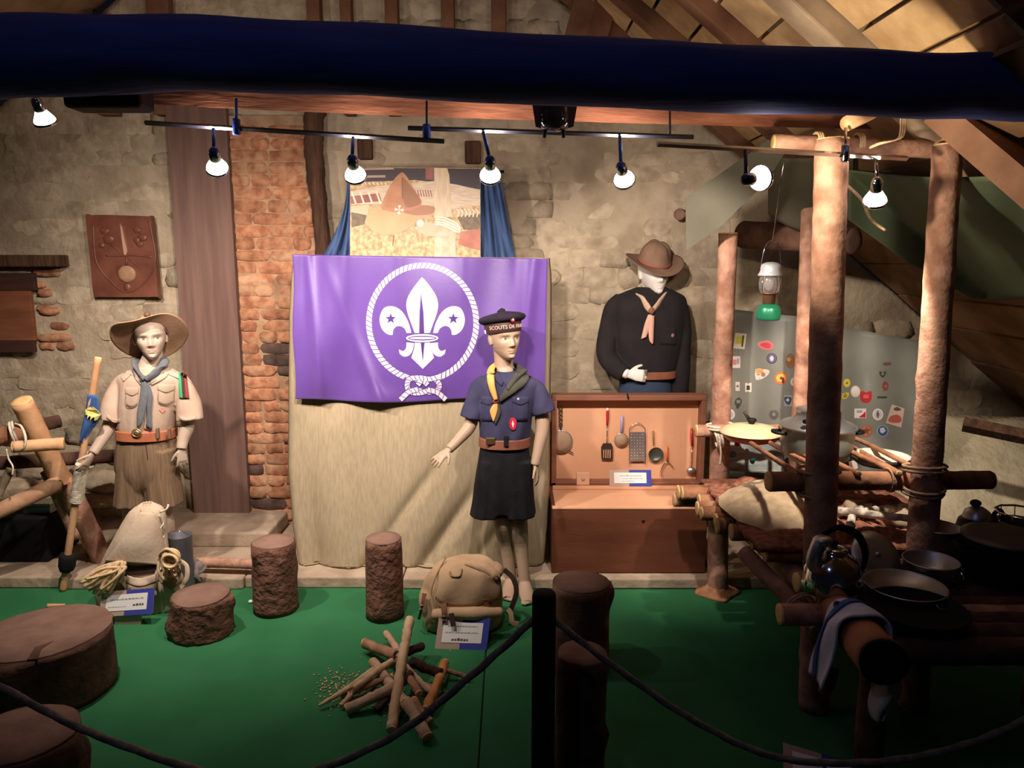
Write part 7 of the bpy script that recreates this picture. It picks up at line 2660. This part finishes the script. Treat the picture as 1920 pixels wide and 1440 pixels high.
def rucksack_khaki():
    Y = 3.22
    t = thing('rucksack', 'low khaki rucksack with leather straps before the navy mannequin', 'rucksack', (P(868, 1160, Y).x, Y, 0))
    m_k = M('khaki_canvas', (166, 136, 104), (184, 154, 120), scale=8, rough=.95, bump=.3, bscale=40, bdist=.006)
    m_kd = M('khaki_canvas_fold', (140, 112, 76), (158, 128, 90), scale=8, rough=.95, bump=.3, bscale=40)
    m_lth = M('strap_leather', (112, 68, 46), (130, 82, 58), scale=14, rough=.55, bump=.1)
    mb = MB()
    g = lambda an, tt, x, y: (x * (1 + .03 * sin(an * 5 + tt * 9)), y * (1 + .05 * sin(an * 7 + tt * 8)))
    rows_loft(mb, [(1046, 884, 30, .05, .02), (1058, 874, 54, .09), (1078, 868, 68, .115), (1105, 868, 76, .13), (1135, 866, 76, .13), (1160, 866, 72, .12), (1170, 866, 66, .11)], Y, fn=g)
    mb.ball(P(806, 1125, Y - .02), (.05, .08, .085))
    mb.ball(P(920, 1070, Y), (.06, .08, .035))
    me = fuse(mb, .006, 2, 'bag')
    bv = bvh_of(me)
    bag = bake('bag', None, m_k, t, me=me)
    fl = bake('flap', strip(MB(), bv, [(838, 1052), (872, 1046), (915, 1054), (938, 1078)], [(816, 1118), (840, 1138), (900, 1134), (942, 1118)], .008, .006, Y=Y - .1, n=18, k=14), m_k, t)
    bake('flap_piping', MB().tube(cat([onto(bv, x, y, .018, Y - .12)[0] for x, y in ((838, 1052), (820, 1085), (816, 1118), (840, 1138), (900, 1134), (942, 1118))], 6), .003, n=6), m_kd, fl)
    bake('carry_loop', MB().tube(cat([onto(bv, x, y, .022, Y - .1)[0] for x, y in ((846, 1076), (850, 1082), (862, 1080), (866, 1072))], 5), .004, n=6), m_kd, fl)
    bake('flap_fold', MB().tube(cat([onto(bv, x, y, .014, Y - .1)[0] for x, y in ((872, 1062), (900, 1070), (930, 1084))], 5), [.006, .014, .006], n=8), m_k, fl)
    bake('bed_roll', MB().tube(cat([P(812, 1152, Y - .13), P(860, 1150, Y - .15), P(905, 1150, Y - .15), P(940, 1148, Y - .12)], 5), [.022, .027, .028, .027, .02], n=14, wob=lambda i, k, an: 1 + .05 * sin(2 * an + i)), m_k, t)
    for A, wd in (([(832, 1126), (835, 1140), (836, 1152), (837, 1164)], .022), ([(907, 1120), (908, 1136), (907, 1150), (906, 1166)], .022), ([(800, 1114), (797, 1134), (793, 1154)], .016)):
        mb = MB()
        pth = cat([onto(bv, x, y, .022, Y - .14)[0] + V((0, -.028 if y > 1138 and wd > .02 else -.004, 0)) for x, y in A], 5)
        ribbon(mb, pth, wd, .004, (0, -1, .1), taper=lambda q: 1.25 - .5 * min(1, q * 2))
        st_ = bake('leather_strap', mb, m_lth, t)
        p = pth[len(pth) // 2] + V((0, -.005, 0))
        bake('buckle', MB().tube([p + V((.012 * sx, 0, .009 * sz)) for sx, sz in ((-1, -1), (1, -1), (1, 1), (-1, 1))], .002, n=5, closed=True), m_alu, st_)
    mb = MB()
    ribbon(mb, cat([P(846, 1150, Y - .18), P(848, 1162, Y - .185), P(850, 1174, Y - .19)], 4), .022, .004, (0, -1, .2))
    bake('loose_strap', mb, M('dark_strap', (70, 58, 52), rough=.6), t)
    for A in ([(948, 1062), (975, 1088), (1000, 1118)],):
        mb = MB()
        ribbon(mb, cat([P(945, 1068, Y + .05), P(962, 1085, Y + .02), P(968, 1112, Y), P(955, 1150, Y - .02)], 5), .022, .005, (0, -1, 0))
        bake('shoulder_strap', mb, M('dark_leather', (58, 40, 32), rough=.6), t)
    mb = MB()
    ribbon(mb, cat([P(952, 1142, Y - .08), P(958, 1150, Y - .09), P(960, 1166, Y - .1), P(972, 1170, Y - .1)], 5), .02, .004, (0, -1, .1))
    bake('side_strap', mb, m_k, t)
    return t


rucksack_pale()
rucksack_khaki()
